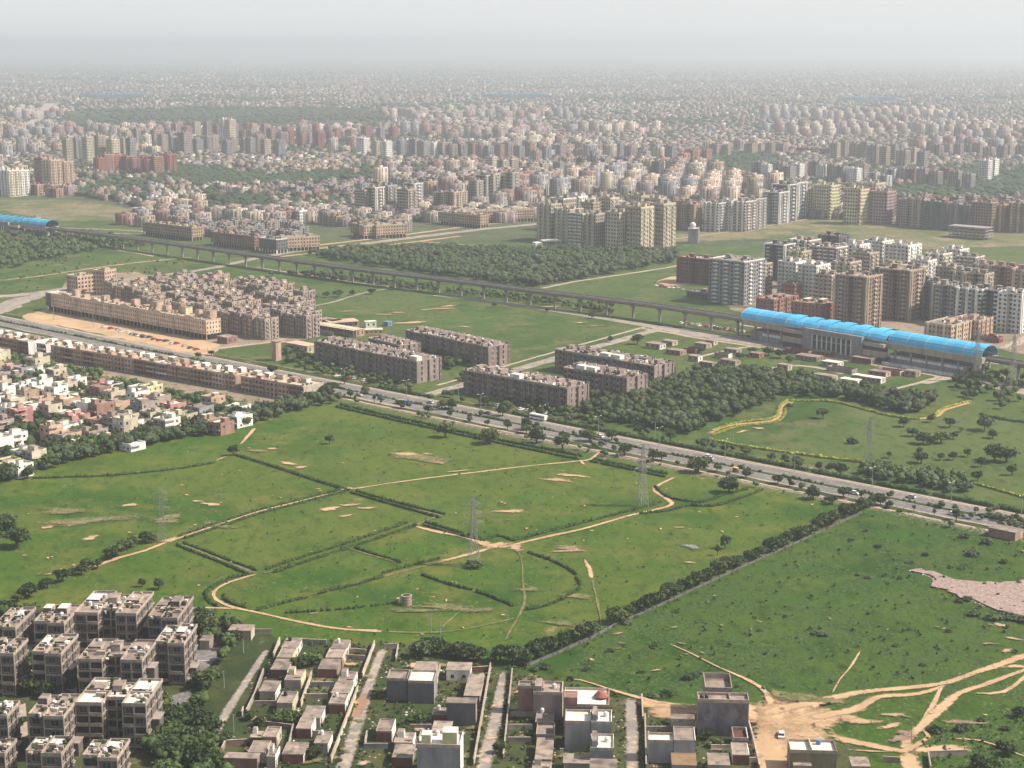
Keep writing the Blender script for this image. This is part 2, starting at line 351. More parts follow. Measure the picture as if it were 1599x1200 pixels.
sheet('grass_field', [(760, 1060), (930, 985), (1390, 785), (2300, 975), (2300, 1260), (1195, 1260), (1195, 1110), (1000, 1100), (870, 1070)], GM_FIELD)
sheet('park_lawn', [(1105, 682), (1215, 634), (1330, 625), (1440, 640), (1530, 640), (1900, 665), (1900, 880), (1560, 800), (1250, 730)], GM_MID)
sheet('meadow', [(-30, 398), (170, 385), (330, 400), (300, 418), (100, 455), (-30, 462)], GM_MID)
sheet('scrub_ground', [(-30, 960), (60, 950), (420, 990), (435, 1000), (330, 1230), (-60, 1230)], GM_SCRUB)
sheet('town_ground', [(-60, 520), (150, 560), (480, 630), (400, 645), (130, 700), (-60, 760)], GM_DUST)
sheet('town_ground', [(70, 488), (110, 430), (210, 425), (480, 480), (480, 530), (330, 545)], GM_DUST)
sheet('meadow', [(1160, 500), (1160, 470), (1050, 440), (1050, 420), (1230, 370), (1620, 420), (1620, 600)], GM_MID)
sheet('town_ground', [(1165, 492), (1120, 470), (1200, 440), (1230, 410), (1420, 425), (1560, 470), (1640, 500), (1640, 560), (1560, 545), (1420, 520), (1290, 505)], GM_DUST, jag=2)
sheet('town_ground', [(1000, 540), (1035, 522), (1165, 535), (1470, 590), (1350, 615), (1200, 590), (1060, 585)], GM_MID)
sheet('plot_ground', [(330, 1185), (430, 1005), (600, 1005), (800, 1045), (1010, 1100), (1200, 1140), (1215, 1230), (320, 1230)], GM_SCRUB)
sheet('plot_ground', [(1215, 1230), (1225, 1160), (1340, 1165), (1370, 1230)], GM_SCRUB)
# main road: two carriageways, median, footpaths
def roadline(dy=0): return [G(x, 612 + .199 * (x - 555) + dy) for x in (-260, 120, 325, 555, 800, 1000, 1300, 1620, 2100)]
RL = roadline()
A0, A1 = np.array(RL[0]), np.array(RL[-1]); ROAD_D = (A1 - A0) / np.linalg.norm(A1 - A0); ROAD_N = np.array((-ROAD_D[1], ROAD_D[0]))
TH = math.atan2(ROAD_D[1], ROAD_D[0])
def road_pt(x, off):
    """point of the road beside photo column x, off metres to its far side"""
    p = np.array(G(x, 612 + .199 * (x - 555))); return p + ROAD_N * off
ribbon('earth_verge', [A0, A1], 44, M_PAVE, px=False, straight=True, step=30, jit=.05)
ribbon('grass_verge', [A0, A1], 7.5, GM_SCRUB, px=False, straight=True, off=17.5, step=12, jit=.10, seed=3)
ribbon('grass_verge', [A0, A1], 5, GM_SCRUB, px=False, straight=True, off=-14.6, step=9, jit=.28, seed=4)
ribbon('carriageway', [A0, A1], 8.8, M_ASPH, px=False, straight=True, off=6.4, step=40, jit=0)
ribbon('carriageway', [A0, A1], 8.8, M_ASPH, px=False, straight=True, off=-6.4, step=40, jit=0)
ribbon('median', [A0, A1], 3.6, GM_SCRUB, px=False, straight=True, z=.2, step=10, jit=.0, thick=.2)
for off in (-1.95, 1.95, -10.95, 10.95):
    ribbon('kerb', [A0, A1], .35, M_KERB, px=False, straight=True, off=off, step=60, jit=0, z=.15, thick=.15)
ribbon('footpath', [A0, A1], 2.4, M_PAVE, px=False, straight=True, off=-18.2, step=14, jit=.05, z=.1, thick=.1, seed=7)
ribbon('footpath', [A0, A1], 2.6, M_PAVE, px=False, straight=True, off=12.9, step=14, jit=.06, z=.1, thick=.1, seed=8)
# painted lane dashes joined in one mark
mb = MB()
for off in (-6.4, 6.4):
    d = 0
    while d < np.linalg.norm(A1 - A0):
        a = A0 + ROAD_D * d + ROAD_N * off; b = a + ROAD_D * 3; h = ROAD_N * .09
        mb.poly([(*(a - h), .085), (*(b - h), .085), (*(b + h), .085), (*(a + h), .085)]); d += 9
o_('lane_marking', mb.mesh('lane_marking', M_PAINTW), kind='structure')
# other roads
ribbon('side_road', [(648, 623), (740, 597), (830, 571), (950, 537), (1045, 510)], 9, M_ASPH2, seed=11)
ribbon('footpath', [(690, 603), (760, 583), (850, 557), (950, 529), (1015, 511)], 3, M_PAVE, seed=12, off=3)
ribbon('viaduct_road', [(680, 461), (760, 470), (850, 483), (975, 503), (1040, 514), (1100, 524), (1240, 545), (1440, 577), (1660, 622)], [9, 9, 9, 10, 17, 20, 18, 18, 18], M_ASPH2, seed=13, jit=.05)
ribbon('earth_verge', [(1000, 513), (1040, 519), (1100, 530), (1240, 551), (1440, 583), (1660, 628)], 5, M_PAVE, seed=14)
ribbon('earth_verge', [(1060, 513), (1160, 527), (1300, 549), (1500, 578), (1660, 607)], 6, M_PAVE, seed=15)
ribbon('lane', [(400, 418), (480, 430), (580, 445), (620, 450)], 3, M_PAVE, seed=16)
ribbon('lane', [(470, 482), (520, 472), (560, 460), (600, 452), (640, 452)], 3.5, M_ASPH2, seed=17)
ribbon('side_road', [(-60, 466), (20, 462), (80, 455), (160, 442), (300, 424), (360, 413), (400, 404), (470, 392), (560, 382), (640, 372), (740, 360), (840, 350), (900, 345)], [14, 14, 13, 9, 10, 11, 12, 13, 15, 15, 14, 14, 12], M_ASPH2, seed=18)
ribbon('earth_verge', [(470, 386), (560, 376), (640, 366), (740, 353), (835, 344)], 8, M_DIRT, seed=19)
ribbon('earth_verge', [(430, 402), (560, 388), (640, 379), (720, 369)], 6, M_DIRT, seed=20)
ribbon('lane', [(845, 451), (900, 440), (980, 428), (1055, 416), (1070, 410)], 5, M_PAVE, seed=21)
ribbon('lane', [(880, 378), (950, 383), (1010, 380), (1060, 373), (1140, 362), (1260, 343)], 4.5, M_PAVE, seed=22)
ribbon('side_road', [(-60, 500), (-5, 485), (30, 470), (80, 458)], [22, 24, 20, 12], M_ASPH2, seed=23)
ribbon('earth_verge', [(85, 482), (60, 490), (45, 497), (75, 507), (150, 524), (250, 545), (330, 560)], [10, 12, 5, 3, 3, 3, 3], M_PAVE, seed=24)
sheet('sandy_forecourt', [(82, 487), (45, 490), (35, 497), (80, 507), (180, 527), (280, 549), (335, 556), (345, 540), (322, 533), (200, 510)], M_DIRT, jag=1.0)
ribbon('lane', [(330, 546), (380, 540), (430, 533), (475, 520), (510, 512)], 6, M_PAVE, seed=25)
ribbon('dirt_track', [(-30, 441), (60, 432), (140, 420), (220, 410), (300, 402)], 7, M_DIRT2, seed=26)
ribbon('dirt_track', [(-30, 441), (60, 432), (140, 420), (220, 410), (300, 402)], 3, M_DIRT, seed=27, jit=.5)
ribbon('dirt_track', [(180, 390), (215, 396), (240, 401)], 5, M_DIRT, seed=28, jit=.5)
ribbon('dirt_track', [(585, 372), (700, 381), (800, 386), (900, 393), (1060, 398)], 3, M_DIRT, seed=29, jit=.5)
ribbon('lane', [(-30, 352), (60, 355), (210, 361), (215, 366), (60, 361)], 5, M_PAVE, seed=30)
ribbon('far_road', [(35, 205), (50, 190), (70, 172), (80, 162)], 45, M_PAVE, seed=31)
ribbon('far_road', [(44, 205), (61, 188), (78, 172), (92, 160)], 14, M_ASPH2, seed=32)
sheet('yard', [(1018, 440), (1060, 432), (1105, 440), (1110, 446), (1040, 447)], M_DIRT, jag=1.5)
sheet('yard', [(1180, 492), (1300, 508), (1560, 560), (1560, 570), (1300, 530), (1150, 508)], M_PAVE)
ribbon('lane', [(1440, 600), (1500, 586), (1490, 580)], 6, M_PAVE, seed=33)
ribbon('lane', [(1070, 565), (1100, 556), (1150, 545), (1180, 541)], 4, M_PAVE, seed=34)
ribbon('lane', [(1190, 580), (1230, 572), (1270, 574), (1320, 585)], 5, M_PAVE, seed=35)
ribbon('lane', [(1380, 612), (1430, 600), (1470, 588)], 4, M_PAVE, seed=36)
ribbon('lane', [(1570, 545), (1590, 535), (1640, 510)], 12, M_PAVE, seed=37)
# park paths
pth = lambda pts, w_, m=M_DIRT, **k: ribbon('footpath', pts, w_, m, **k)
pth([(938, 706), (922, 718), (900, 721), (840, 727), (760, 736), (640, 751), (560, 763), (540, 766)], 1.9, seed=40, jit=.25)
pth([(540, 766), (470, 783), (400, 801), (330, 824), (265, 846)], 3.2, M_DIRT2, seed=41, jit=.25)
pth([(540, 766), (470, 783), (400, 801), (330, 824), (265, 846)], 1.2, M_DIRT, seed=42, jit=.6)
pth([(265, 846), (225, 861), (170, 877), (130, 894)], 2.2, seed=43, jit=.3)
pth([(540, 766), (480, 747), (425, 729), (370, 713)], 1.8, M_DIRT2, seed=44, jit=.3)
pth([(398, 669), (388, 681), (375, 695)], 1.8, seed=45, jit=.3)
pth([(356, 712), (345, 717), (333, 722)], 1.6, seed=46, jit=.3)
pth([(545, 768), (600, 784), (650, 797), (692, 806)], 1.8, M_DIRT2, seed=47, jit=.3)
pth([(694, 804), (672, 811), (650, 821), (600, 838), (540, 858), (480, 877), (420, 895), (403, 897)], 1.9, M_DIRT2, seed=48, jit=.3)
pth([(403, 897), (375, 905), (350, 914), (335, 926), (338, 938), (360, 949), (413, 960), (480, 975), (540, 984), (600, 987)], 1.6, seed=49, jit=.3)
pth([(290, 951), (320, 950), (350, 951), (370, 952)], 1.5, seed=50, jit=.3)
pth([(600, 987), (690, 988), (760, 977), (815, 964)], 1.1, M_DIRT2, seed=51, jit=.5)
pth([(278, 850), (320, 865), (360, 881), (401, 897)], 1.9, M_DIRT2, seed=52, jit=.3)
pth([(646, 822), (680, 831), (730, 840), (762, 852), (800, 855)], [2.2, 2.6, 3, 6, 5], seed=53, jit=.25)
pth([(790, 855), (850, 840), (913, 826), (988, 805), (1040, 793), (1050, 786), (1040, 779), (1022, 768), (1022, 762), (1053, 746)], 2.0, seed=54, jit=.2)
pth([(765, 855), (730, 866), (688, 878), (605, 900), (500, 926), (440, 943), (405, 953)], 1.5, M_DIRT2, seed=55, jit=.35)
pth([(765, 857), (715, 871), (688, 878)], 2.0, M_DIRT, seed=56, jit=.35)
pth([(800, 857), (811, 866), (815, 885), (817, 915), (819, 938), (811, 964), (798, 983), (789, 1002)], .9, M_DIRT2, seed=57, jit=.4)
pth([(913, 873), (920, 885), (926, 905)], 1.1, M_DIRT, seed=58, jit=.7)
pth([(926, 905), (930, 930), (935, 960), (940, 985)], .8, M_DIRT2, seed=59, jit=.7)
pth([(688, 983), (720, 955), (740, 948)], .8, M_DIRT2, seed=60)
pth([(540, 856), (580, 868), (620, 879)], 1.2, M_DIRT2, seed=61)
pth([(905, 719), (914, 728)], 1.8, seed=62)
pth([(1108, 678), (1120, 671), (1150, 664), (1204, 658), (1218, 648), (1222, 636), (1235, 628)], 2.6, mat('red_path', (.42, .22, .11), (.33, .19, .09), .3, tex='P', rnd=0), seed=63)
pth([(1430, 656), (1462, 651), (1476, 641), (1514, 630)], 2.6, MATS['red_path'], seed=64)
# dirt junction and tracks of the right foreground
for pts, wd in (([(985, 1096), (1040, 1104), (1095, 1112), (1150, 1112), (1200, 1117), (1262, 1122), (1310, 1124)], [5, 7, 9, 12, 20, 22, 9]), ([(1180, 1104), (1215, 1118), (1218, 1140), (1209, 1165), (1210, 1235)], [6, 16, 17, 9, 9]), ([(1225, 1150), (1265, 1148), (1305, 1146)], [16, 14, 7]), ([(1008, 1112), (1060, 1114), (1095, 1116)], 9), ([(1215, 1112), (1245, 1106), (1275, 1100)], [12, 10, 5])):
    ribbon('dirt_ground', pts, wd, M_DIRT, seed=int(pts[0][0]), jit=.1)
for x, y, rx, ry in ((1245, 1135, 13, 17), (1215, 1122, 9, 12), (1275, 1122, 9, 8), (1100, 1114, 9, 4)): patch(x, y, rx, ry, M_DIRT, seed=int(x), name='dirt_ground')
trk = lambda pts, w_, **k: ribbon('dirt_track', pts, [q * .72 for q in w_] if isinstance(w_, list) else w_ * .8, M_DIRT, jit=.22, **k)
trk([(1190, 1118), (1225, 1107), (1274, 1097), (1339, 1084), (1399, 1077), (1469, 1070), (1524, 1052), (1610, 1022)], [7, 6, 5, 4, 4, 3.5, 4, 4], seed=70)
trk([(1260, 1124), (1300, 1117), (1335, 1108), (1374, 1090), (1434, 1085), (1480, 1070)], [6, 6, 5, 4, 3, 2], seed=71)
trk([(1472, 1072), (1459, 1098), (1448, 1115), (1439, 1130)], 2.2, seed=72)
trk([(1610, 1044), (1536, 1072), (1499, 1085), (1461, 1115), (1436, 1140), (1415, 1158), (1420, 1176)], [3, 3, 3.5, 4, 4, 4, 5], seed=73)
trk([(1610, 1043), (1585, 1042), (1562, 1044)], 4, seed=74)
trk([(1605, 1052), (1590, 1068), (1567, 1082), (1545, 1085), (1521, 1084)], 1.8, seed=75)
trk([(1295, 1150), (1320, 1157), (1360, 1165), (1412, 1175), (1430, 1166), (1449, 1152), (1445, 1145), (1439, 1138)], [6, 4.5, 4, 4, 2.5, 2, 1.8, 1.5], seed=76)
trk([(1420, 1177), (1450, 1172), (1490, 1171), (1519, 1172)], [6, 8, 8, 8], seed=77)
trk([(1416, 1176), (1424, 1200), (1432, 1250)], 7, seed=78)
trk([(1318, 1172), (1360, 1175), (1400, 1176)], 1.2, seed=79)
trk([(1344, 1017), (1328, 1043), (1312, 1062), (1300, 1084)], .9, seed=80)
trk([(1040, 1005), (1075, 1020), (1125, 1045), (1175, 1067), (1198, 1085), (1205, 1107)], [.5, 1.0, 1.0, 1.6, 3, 4], seed=81)
trk([(880, 1062), (905, 1063), (950, 1077), (1000, 1092), (1040, 1101)], [1, 1.5, 2, 3, 4], seed=82)
trk([(1480, 1155), (1530, 1158), (1570, 1172), (1620, 1190)], 1.0, seed=83)
# plot lanes
lane = lambda pts, w_, m, **k: ribbon('lane', pts, w_, m, jit=.07, **k)
lane([(417, 1016), (395, 1050), (372, 1085), (345, 1130), (319, 1182)], [2, 2.6, 2.8, 3.4, 3.6], M_ASPH2, seed=90)
lane([(598, 1015), (580, 1062), (561, 1120), (532, 1215)], [3, 3.4, 4, 4], M_ASPH2, seed=91)
lane([(786, 1050), (781, 1078), (774, 1120), (764, 1160), (752, 1215)], [2, 3.5, 4, 4.2, 5], M_ASPH2, seed=92)
lane([(985, 1092), (986, 1130), (987, 1170), (987, 1215)], [3, 4, 3.6, 3.6], M_ASPH2, seed=93)
ribbon('rust_soil', [(572, 1085), (560, 1108), (556, 1122)], [2, 4, 2.5], mat('rust_soil', (.26, .15, .09), (.2, .13, .09), .4, tex='P', rnd=0), seed=94, jit=.4)
sheet('parking_yard', [(287, 1015), (296, 1010), (342, 1014), (340, 1030), (318, 1050), (292, 1066), (283, 1062), (290, 1040)], M_ASPH)
sheet('parking_yard', [(265, 1090), (298, 1078), (300, 1108), (285, 1118), (268, 1108)], M_ASPH)
sheet('parking_yard', [(12, 1110), (40, 1100), (44, 1150), (14, 1165)], M_PAVE)
sheet('yard', [(28, 985), (120, 1000), (120, 1085), (28, 1060)], M_PAVE)
ribbon('lane', [(288, 1036), (342, 1032)], .7, M_KERB, seed=95)
# bare patches and pitches in the grass
for i, (x, y, rx, ry, mm) in enumerate([(141, 842, 3.4, 3.4, 0), (74, 825, 2.8, 2.6, 0), (204, 790, 3.2, 3.0, 0), (266, 808, 3.6, 3, 0), (262, 812, 8, 7, 1), (330, 789, 6, 2.2, 0), (308, 784, 3, 1.5, 0),
        (640, 712, 11, 5, 0), (680, 722, 8, 3.5, 0), (662, 717, 17, 7, 1), (870, 751, 9, 2.5, 0), (893, 744, 8, 3, 0), (795, 800, 7, 3, 0), (715, 737, 6, 1.2, 0), (668, 710, 4, 1.2, 0), (890, 858, 8, 3.5, 2), (888, 862, 6, 1.5, 0),
        (515, 796, 7, 2.5, 0), (545, 790, 6, 1.6, 0), (573, 795, 4.5, 1.8, 0), (540, 807, 5, 1.4, 0), (450, 725, 7, 2, 0), (470, 731, 5, 2, 0), (400, 705, 8, 2.5, 1), (425, 702, 4, 1.5, 0), (265, 845, 4, 4, 0), (540, 765, 3, 3, 0), (775, 853, 6, 4, 0), (805, 857, 4, 4, 0),
        (650, 955, 9, 3, 1), (740, 954, 9, 3, 1), (700, 950, 14, 4, 1), (825, 922, 5, 3, 1), (900, 933, 7, 3, 1), (880, 975, 8, 3, 1), (340, 822, 9, 4, 1), (130, 815, 18, 8, 1), (100, 800, 14, 5, 1), (1080, 855, 4, 3, 3), (1062, 825, 2.5, 1, 0), (1078, 880, 3, 1, 0), (1185, 670, 4, 2, 0),
        (965, 991, 2.2, 1.2, 4), (1395, 1118, 3.2, 1.8, 0), (1272, 1105, 2, 1.2, 0), (1340, 1128, 7, 2.5, 5), (1325, 1122, 4, 2, 5), (1390, 1136, 5, 1.5, 5), (1562, 978, 2.6, 2, 0), (1545, 1007, 3, 1.2, 2), (1572, 1018, 2.5, 1.6, 0), (1582, 999, 3, 1, 0), (1505, 1130, 6, 2.2, 2), (1407, 1155, 5, 2, 2), (1415, 1148, 4, 2, 2), (1290, 1096, 7, 3, 1),
        (1240, 1090, 9, 5, 1), (855, 480, 12, 3, 0), (700, 479, 8, 3, 0), (620, 489, 9, 2, 0), (665, 485, 6, 2, 0), (725, 511, 5, 2, 0), (930, 510, 10, 4, 1), (905, 505, 5, 2, 0), (545, 487, 7, 2, 0), (600, 492, 7, 2, 0), (1180, 480, 20, 7, 1), (90, 415, 6, 2, 0), (135, 414, 5, 2, 0), (430, 445, 6, 3, 1), (440, 535, 8, 3, 0), (640, 505, 12, 6, 0), (690, 483, 10, 3, 0), (1160, 675, 4, 2, 0)]):
    patch(x, y, rx, ry, [M_DIRT, M_DIRT2, mat('brown_soil', (.25, .17, .12), (.16, .11, .08), .5, tex='P', rnd=0), mat('grey_ash', (.2, .2, .19), (.13, .14, .12), .5, tex='P', rnd=0), MATS.get('rust_soil'), M_DIRT][mm], seed=i, rz=R.uniform(-.5, .5))
for i in range(150):
    x, y = R.uniform(20, 1330), R.uniform(650, 1000)
    if inpoly(x, y, PARK): patch(x, y, R.uniform(.5, 1.7), R.uniform(.4, .9), R.choice([M_DIRT, M_DIRT, M_DIRT2]), seed=300 + i, rz=R.uniform(0, 3))
for i in range(40):
    x, y = R.uniform(900, 1599), R.uniform(850, 1180)
    if x * .42 + y > 1395: patch(x, y, R.uniform(.5, 1.8), R.uniform(.4, 1.0), R.choice([M_DIRT, M_DIRT2, M_DIRT2, MATS['brown_soil']]), seed=500 + i, rz=R.uniform(0, 3))
TUFT_V = np.array([(1, 0, 0), (.3, .95, 0), (-.8, .6, 0), (-.8, -.6, 0), (.3, -.95, 0), (.1, .05, 1)], float); TUFT_F = np.array([(0, 1, 5), (1, 2, 5), (2, 3, 5), (3, 4, 5), (4, 0, 5)])
# rubbish heap
DUMP = [(1415, 890), (1440, 890), (1462, 897), (1490, 906), (1530, 911), (1560, 912), (1680, 900), (1680, 985), (1600, 965), (1560, 955), (1530, 945), (1505, 935), (1478, 922), (1456, 917), (1456, 903)]
M_RUB = mat('rubbish_soil', (.27, .19, .165), (.16, .115, .10), .5, c3=(.36, .30, .27), scale3=1.5, tex='P', rnd=0)
sheet('rubbish_ground', DUMP, M_RUB, jag=.8, step=3)
n = 17000; x = NR.uniform(1400, 1680, n); y = NR.uniform(888, 975, n); k = inpoly(x, y, DUMP); gx, gy = G(x[k], y[k]); n = len(gx)
V, F = inst(TUFT_V, TUFT_F, np.stack([gx, gy, np.zeros(n)], 1), np.stack([NR.uniform(.12, .7, n), NR.uniform(.12, .6, n), NR.uniform(.1, .5, n)], 1), NR.uniform(0, 6, n)); V += NR.normal(0, .05, V.shape)
o_('rubbish', mesh_np('rubbish', V, F, [M_RUB, M_PAINTW, W_['grey'], W_['red'], W_['mauve']], np.repeat(NR.choice(5, n, p=[.5, .13, .17, .08, .12]), 5)), kind='stuff')['label'] = 'pinkish rubbish strewn over the tip at the field edge'
# ---------------------------------------------------------------- hedges
def hedge(pts, label, w_=.9, h=.8, m=None, off=0.0, gap=.05, seed=0, wild=.3, group='clipped hedges along the park paths', px=True, straight=False):
    r = np.random.default_rng(seed + 900)
    W = [G(*p) for p in pts] if px else pts
    C = (line if straight else smooth)(W, .38); C = C + normals(C) * off
    keep = r.random(len(C)) > gap
    C = C[keep]; n = len(C); big = 1 + np.abs(wobble(n, wild, seed, 5))
    P = np.column_stack([C + r.normal(0, .12 * w_, (n, 2)), h * .3 * big])
    s = np.column_stack([w_ * .5 * big * r.uniform(.6, 1.2, n), w_ * .5 * big * r.uniform(.6, 1.2, n), h * .6 * big * r.uniform(.6, 1.2, n)])
    V, F = inst(ICO_V, ICO_F, P, s, r.uniform(0, 6, n)); V += r.normal(0, .1, V.shape)
    q = r.integers(0, n, n * 4); e = r.normal(size=(n * 4, 3)); e /= np.linalg.norm(e, axis=1)[:, None]; e[:, 2] = abs(e[:, 2])
    LV, LF = leaf_tris(P[q] + e * s[q] * 1.15, .34, r)
    o0 = C.mean(0); V = np.vstack([V, LV]); V[:, :2] -= o0
    o = o_('hedge', mesh_np('hedge', V, np.vstack([F, LF + len(F) // 20 * 12]), [m or L_HEDGE]), loc=(o0[0], o0[1], 0))
    return tag(o, label, 'hedge', group)
H_ = [
 ([(540, 764), (480, 745), (425, 727), (372, 711)], 1.7, 'hedge on the far side of the path from the lone leafy tree to the crossing'),
 ([(540, 768), (480, 749), (425, 731), (370, 714)], -1.7, 'hedge on the near side of the path from the lone leafy tree to the crossing'),
 ([(535, 767), (470, 784), (400, 802), (330, 825), (285, 840)], 2.1, 'dark hedge on the near side of the straight central park path'),
 ([(535, 767), (470, 784), (400, 802), (330, 825), (285, 840)], -2.1, 'dark hedge on the far side of the straight central park path'),
 ([(552, 769), (600, 783), (650, 796), (690, 806)], 1.9, 'thick hedge on the far side of the short path east of the crossing'),
 ([(552, 769), (600, 783), (650, 797), (690, 808)], -1.7, 'thin hedge on the near side of the short path east of the crossing'),
 ([(645, 821), (600, 836), (540, 856), (480, 875), (425, 893)], 1.6, 'hedge on the near side of the path running down to the left bend'),
 ([(640, 818), (600, 832), (540, 852), (480, 871), (420, 891)], -1.4, 'hedge on the far side of the path running down to the left bend'),
 ([(282, 851), (320, 865), (360, 881), (395, 893)], 1.7, 'hedge above the short path between the sandy crossing and the left bend'),
 ([(282, 851), (320, 866), (360, 882), (390, 895)], -1.7, 'hedge below the short path between the sandy crossing and the left bend'),
 ([(390, 899), (362, 905), (340, 915), (326, 927), (330, 940), (345, 948)], -.9, 'hedge bending round the outside of the left path curve'),
 ([(345, 930), (348, 938), (368, 948), (382, 951)], 1.0, 'hedge inside the left path curve'),
 ([(655, 823), (700, 836), (740, 846), (757, 848)], 2.6, 'hedge from the path fork towards the foot of the near pylon'),
 ([(660, 818), (700, 830), (745, 843)], 2.0, 'second hedge above the sandy path by the near pylon'),
 ([(757, 846), (778, 838), (800, 845)], 0, 'short angled hedge just beyond the sandy junction'),
 ([(806, 846), (860, 832), (930, 814), (1000, 796), (1035, 786)], 1.2, 'long hedge along the far side of the sandy path to the tall pylon'),
 ([(660, 899), (700, 913), (735, 922)], 0, 'left piece of the broken hedge below the near pylon'),
 ([(745, 925), (775, 936), (800, 947)], 0, 'right piece of the broken hedge below the near pylon'),
 ([(823, 953), (850, 948), (875, 938), (905, 919), (900, 903)], 0, 'curved hedge closing the oval lawn on its near side'),
 ([(825, 864), (860, 876), (885, 888), (900, 898)], 0, 'loose curved hedge closing the oval lawn on its far side'),
 ([(552, 858), (580, 867), (622, 880)], 1.0, 'hedge beside the short path in the middle of the lawn'),
 ([(688, 874), (640, 886), (600, 897)], -.8, 'thin hedge along the diagonal path below the near pylon'),
 ([(1022, 761), (1038, 775), (1062, 782), (1097, 785), (1131, 774), (1165, 765)], 0, 'curved hedge round the small lawn beside the tall pylon'),
 ([(1000, 803), (1040, 799), (1075, 791), (1116, 791), (1150, 781), (1191, 766)], 0, 'winding hedge on the near side of the small lawn by the road'),
 ([(52, 748), (110, 746), (169, 744), (263, 735), (333, 724)], 0, 'low hedge crossing the lawn below the crowded houses'),
 ([(530, 634), (600, 650), (690, 670), (763, 686), (850, 703), (905, 714)], 1.2, 'upper hedge of the pair between park and main road'),
 ([(530, 636), (600, 652), (690, 672), (763, 688), (850, 706), (905, 717)], -1.6, 'lower hedge of the pair between park and main road'),
 ([(925, 719), (980, 730), (1040, 742)], 1.0, 'upper hedge of the pair right of the park gate'),
 ([(925, 721), (980, 732), (1040, 745)], -1.2, 'lower hedge of the pair right of the park gate'),
 ([(500, 929), (560, 915), (600, 903)], 1.2, 'hedge beside the diagonal path left of the brick drum'),
 ([(405, 955), (440, 945), (480, 936)], 1.0, 'short hedge where the diagonal path meets the left curve'),
 ([(445, 958), (500, 955), (560, 950), (620, 942)], 0, 'faint line of low plants running to the brick drum'),
]
for i, (p, off, lb) in enumerate(H_):
    big = lb.startswith(('upper', 'lower'))
    hedge(p, lb, off=off, seed=i, w_=1.3 if big else (1.0 if i < 20 else .9), h=1.2 if big else .95, gap=.12 if not 'faint' in lb else .5, wild=.35)
Y_ = [([(1112, 674), (1150, 662), (1204, 655), (1214, 646), (1218, 634), (1232, 626)], 'yellow-green hedge left of the winding red park path'),
      ([(1112, 681), (1150, 668), (1208, 661), (1224, 650), (1227, 637), (1236, 630)], 'yellow-green hedge right of the winding red park path'),
      ([(1235, 627), (1270, 627), (1304, 629), (1352, 641), (1393, 651), (1436, 656)], 'yellow-topped hedge along the far edge of the right park'),
      ([(1460, 649), (1476, 638), (1514, 628)], 'short yellow hedge by the path in the far right park'),
      ([(1531, 648), (1560, 655), (1620, 664)], 'green hedge at the right end of the far park'),
      ([(1108, 687), (1150, 696), (1194, 703), (1290, 716), (1349, 723)], 'yellow-green hedge along the near side of the right park'),
      ([(1520, 756), (1560, 767), (1620, 784)], 'yellow hedge at the near right corner of the right park')]
for i, (p, lb) in enumerate(Y_): hedge(p, lb, w_=1.5, h=1.1, m=L_HEDGE if 'green hedge at' in lb else L_YELL, seed=60 + i, group='hedges of the park across the road')
# roadside planting: hedge on the far verge in sections, low shrubs in the median
for i, (a, b) in enumerate([(560, 640), (770, 900), (905, 1010), (1015, 1110), (1120, 1230), (1240, 1330), (1340, 1420), (1430, 1520), (1530, 1620)]):
    hedge([road_pt(a, 17.5), road_pt(b, 17.5)], f'dense hedge section on the far verge of the main road, {nth(i + 1)} from the left', w_=2.4, h=1.7, seed=80 + i, px=False, straight=True, group='hedges on the far road verge', gap=.03)
n = 1500; t = NR.uniform(0, 1, n); c = (A0[None] + (A1 - A0)[None] * t[:, None]) + ROAD_N[None] * NR.choice([-1, 0, 1], n)[:, None] * .6
k = np.sin(t * 230) + NR.normal(0, .5, n) > -.25; c = c[k]; n = len(c)
sc = NR.uniform(.35, 1.0, (n, 1)) * np.array((1, 1, 1.1)); V, F = inst(ICO_V, ICO_F, np.column_stack([c, np.full(n, .6)]), sc, NR.uniform(0, 6, n)); V += NR.normal(0, .08, V.shape)
o_('median_planting', mesh_np('median_planting', V, F, [L_DARK, L_MID], np.repeat(NR.choice(2, n), 20)), kind='stuff')['label'] = 'low shrubs planted along the road median'
# ---------------------------------------------------------------- trees
def trunk_mesh(name, h, r0, limbs, seed, spread=1.6, ztop=.75):
    r = random.Random(seed); mb = MB(); top = (r.uniform(-.2, .2), r.uniform(-.2, .2), h * .55)
    mb.bar((0, 0, -.2), top, r0 * 2, 0, r0 * 1.3)
    for i in range(limbs):
        a = 6.28 * i / limbs + r.uniform(-.4, .4); s = spread * r.uniform(.6, 1)
        mb.bar((top[0], top[1], top[2] - r.uniform(0, .6)), (top[0] + s * math.cos(a), top[1] + s * math.sin(a), h * ztop * r.uniform(.95, 1.3)), r0 * 1.1, 0, r0 * .4)
    return mb.mesh(name, M_TRUNK)
TREES = {}
def mk_tree(key, seed, rx, rz, zc, clumps, leaves, ls, m, hreal, th):
    V, F = crown(seed, rx, rz, zc, clumps, leaves, ls); V[:, 2] = np.maximum(V[:, 2], th * .55)
    TREES[key] = (mesh_np('crown', V, F, [m]), trunk_mesh('trunk', zc, .16 + rx * .035, 5, seed, rx * .5), hreal)
i = 0
for k, m in (('dark', L_DARK), ('mid', L_MID), ('light', L_LIGHT), ('grey', L_GREY)):
    for v in range(3):
        i += 1; mk_tree(f'{k}{v}', i, 3.0 + .25 * v, 2.1 + .3 * v, 3.9, 22 + 3 * v, 760, .62, m, 6.6, 2.2)
for v in range(3): mk_tree(f'wide{v}', 30 + v, 3.6, 1.6, 3.6, 24, 760, .6, (L_MID, L_DARK, L_MID)[v], 5.4, 2.6)
for v in range(2): mk_tree(f'tall{v}', 40 + v, 1.5, 3.0, 4.2, 16, 420, .5, (L_MID, L_DARK)[v], 7.4, 1.4)
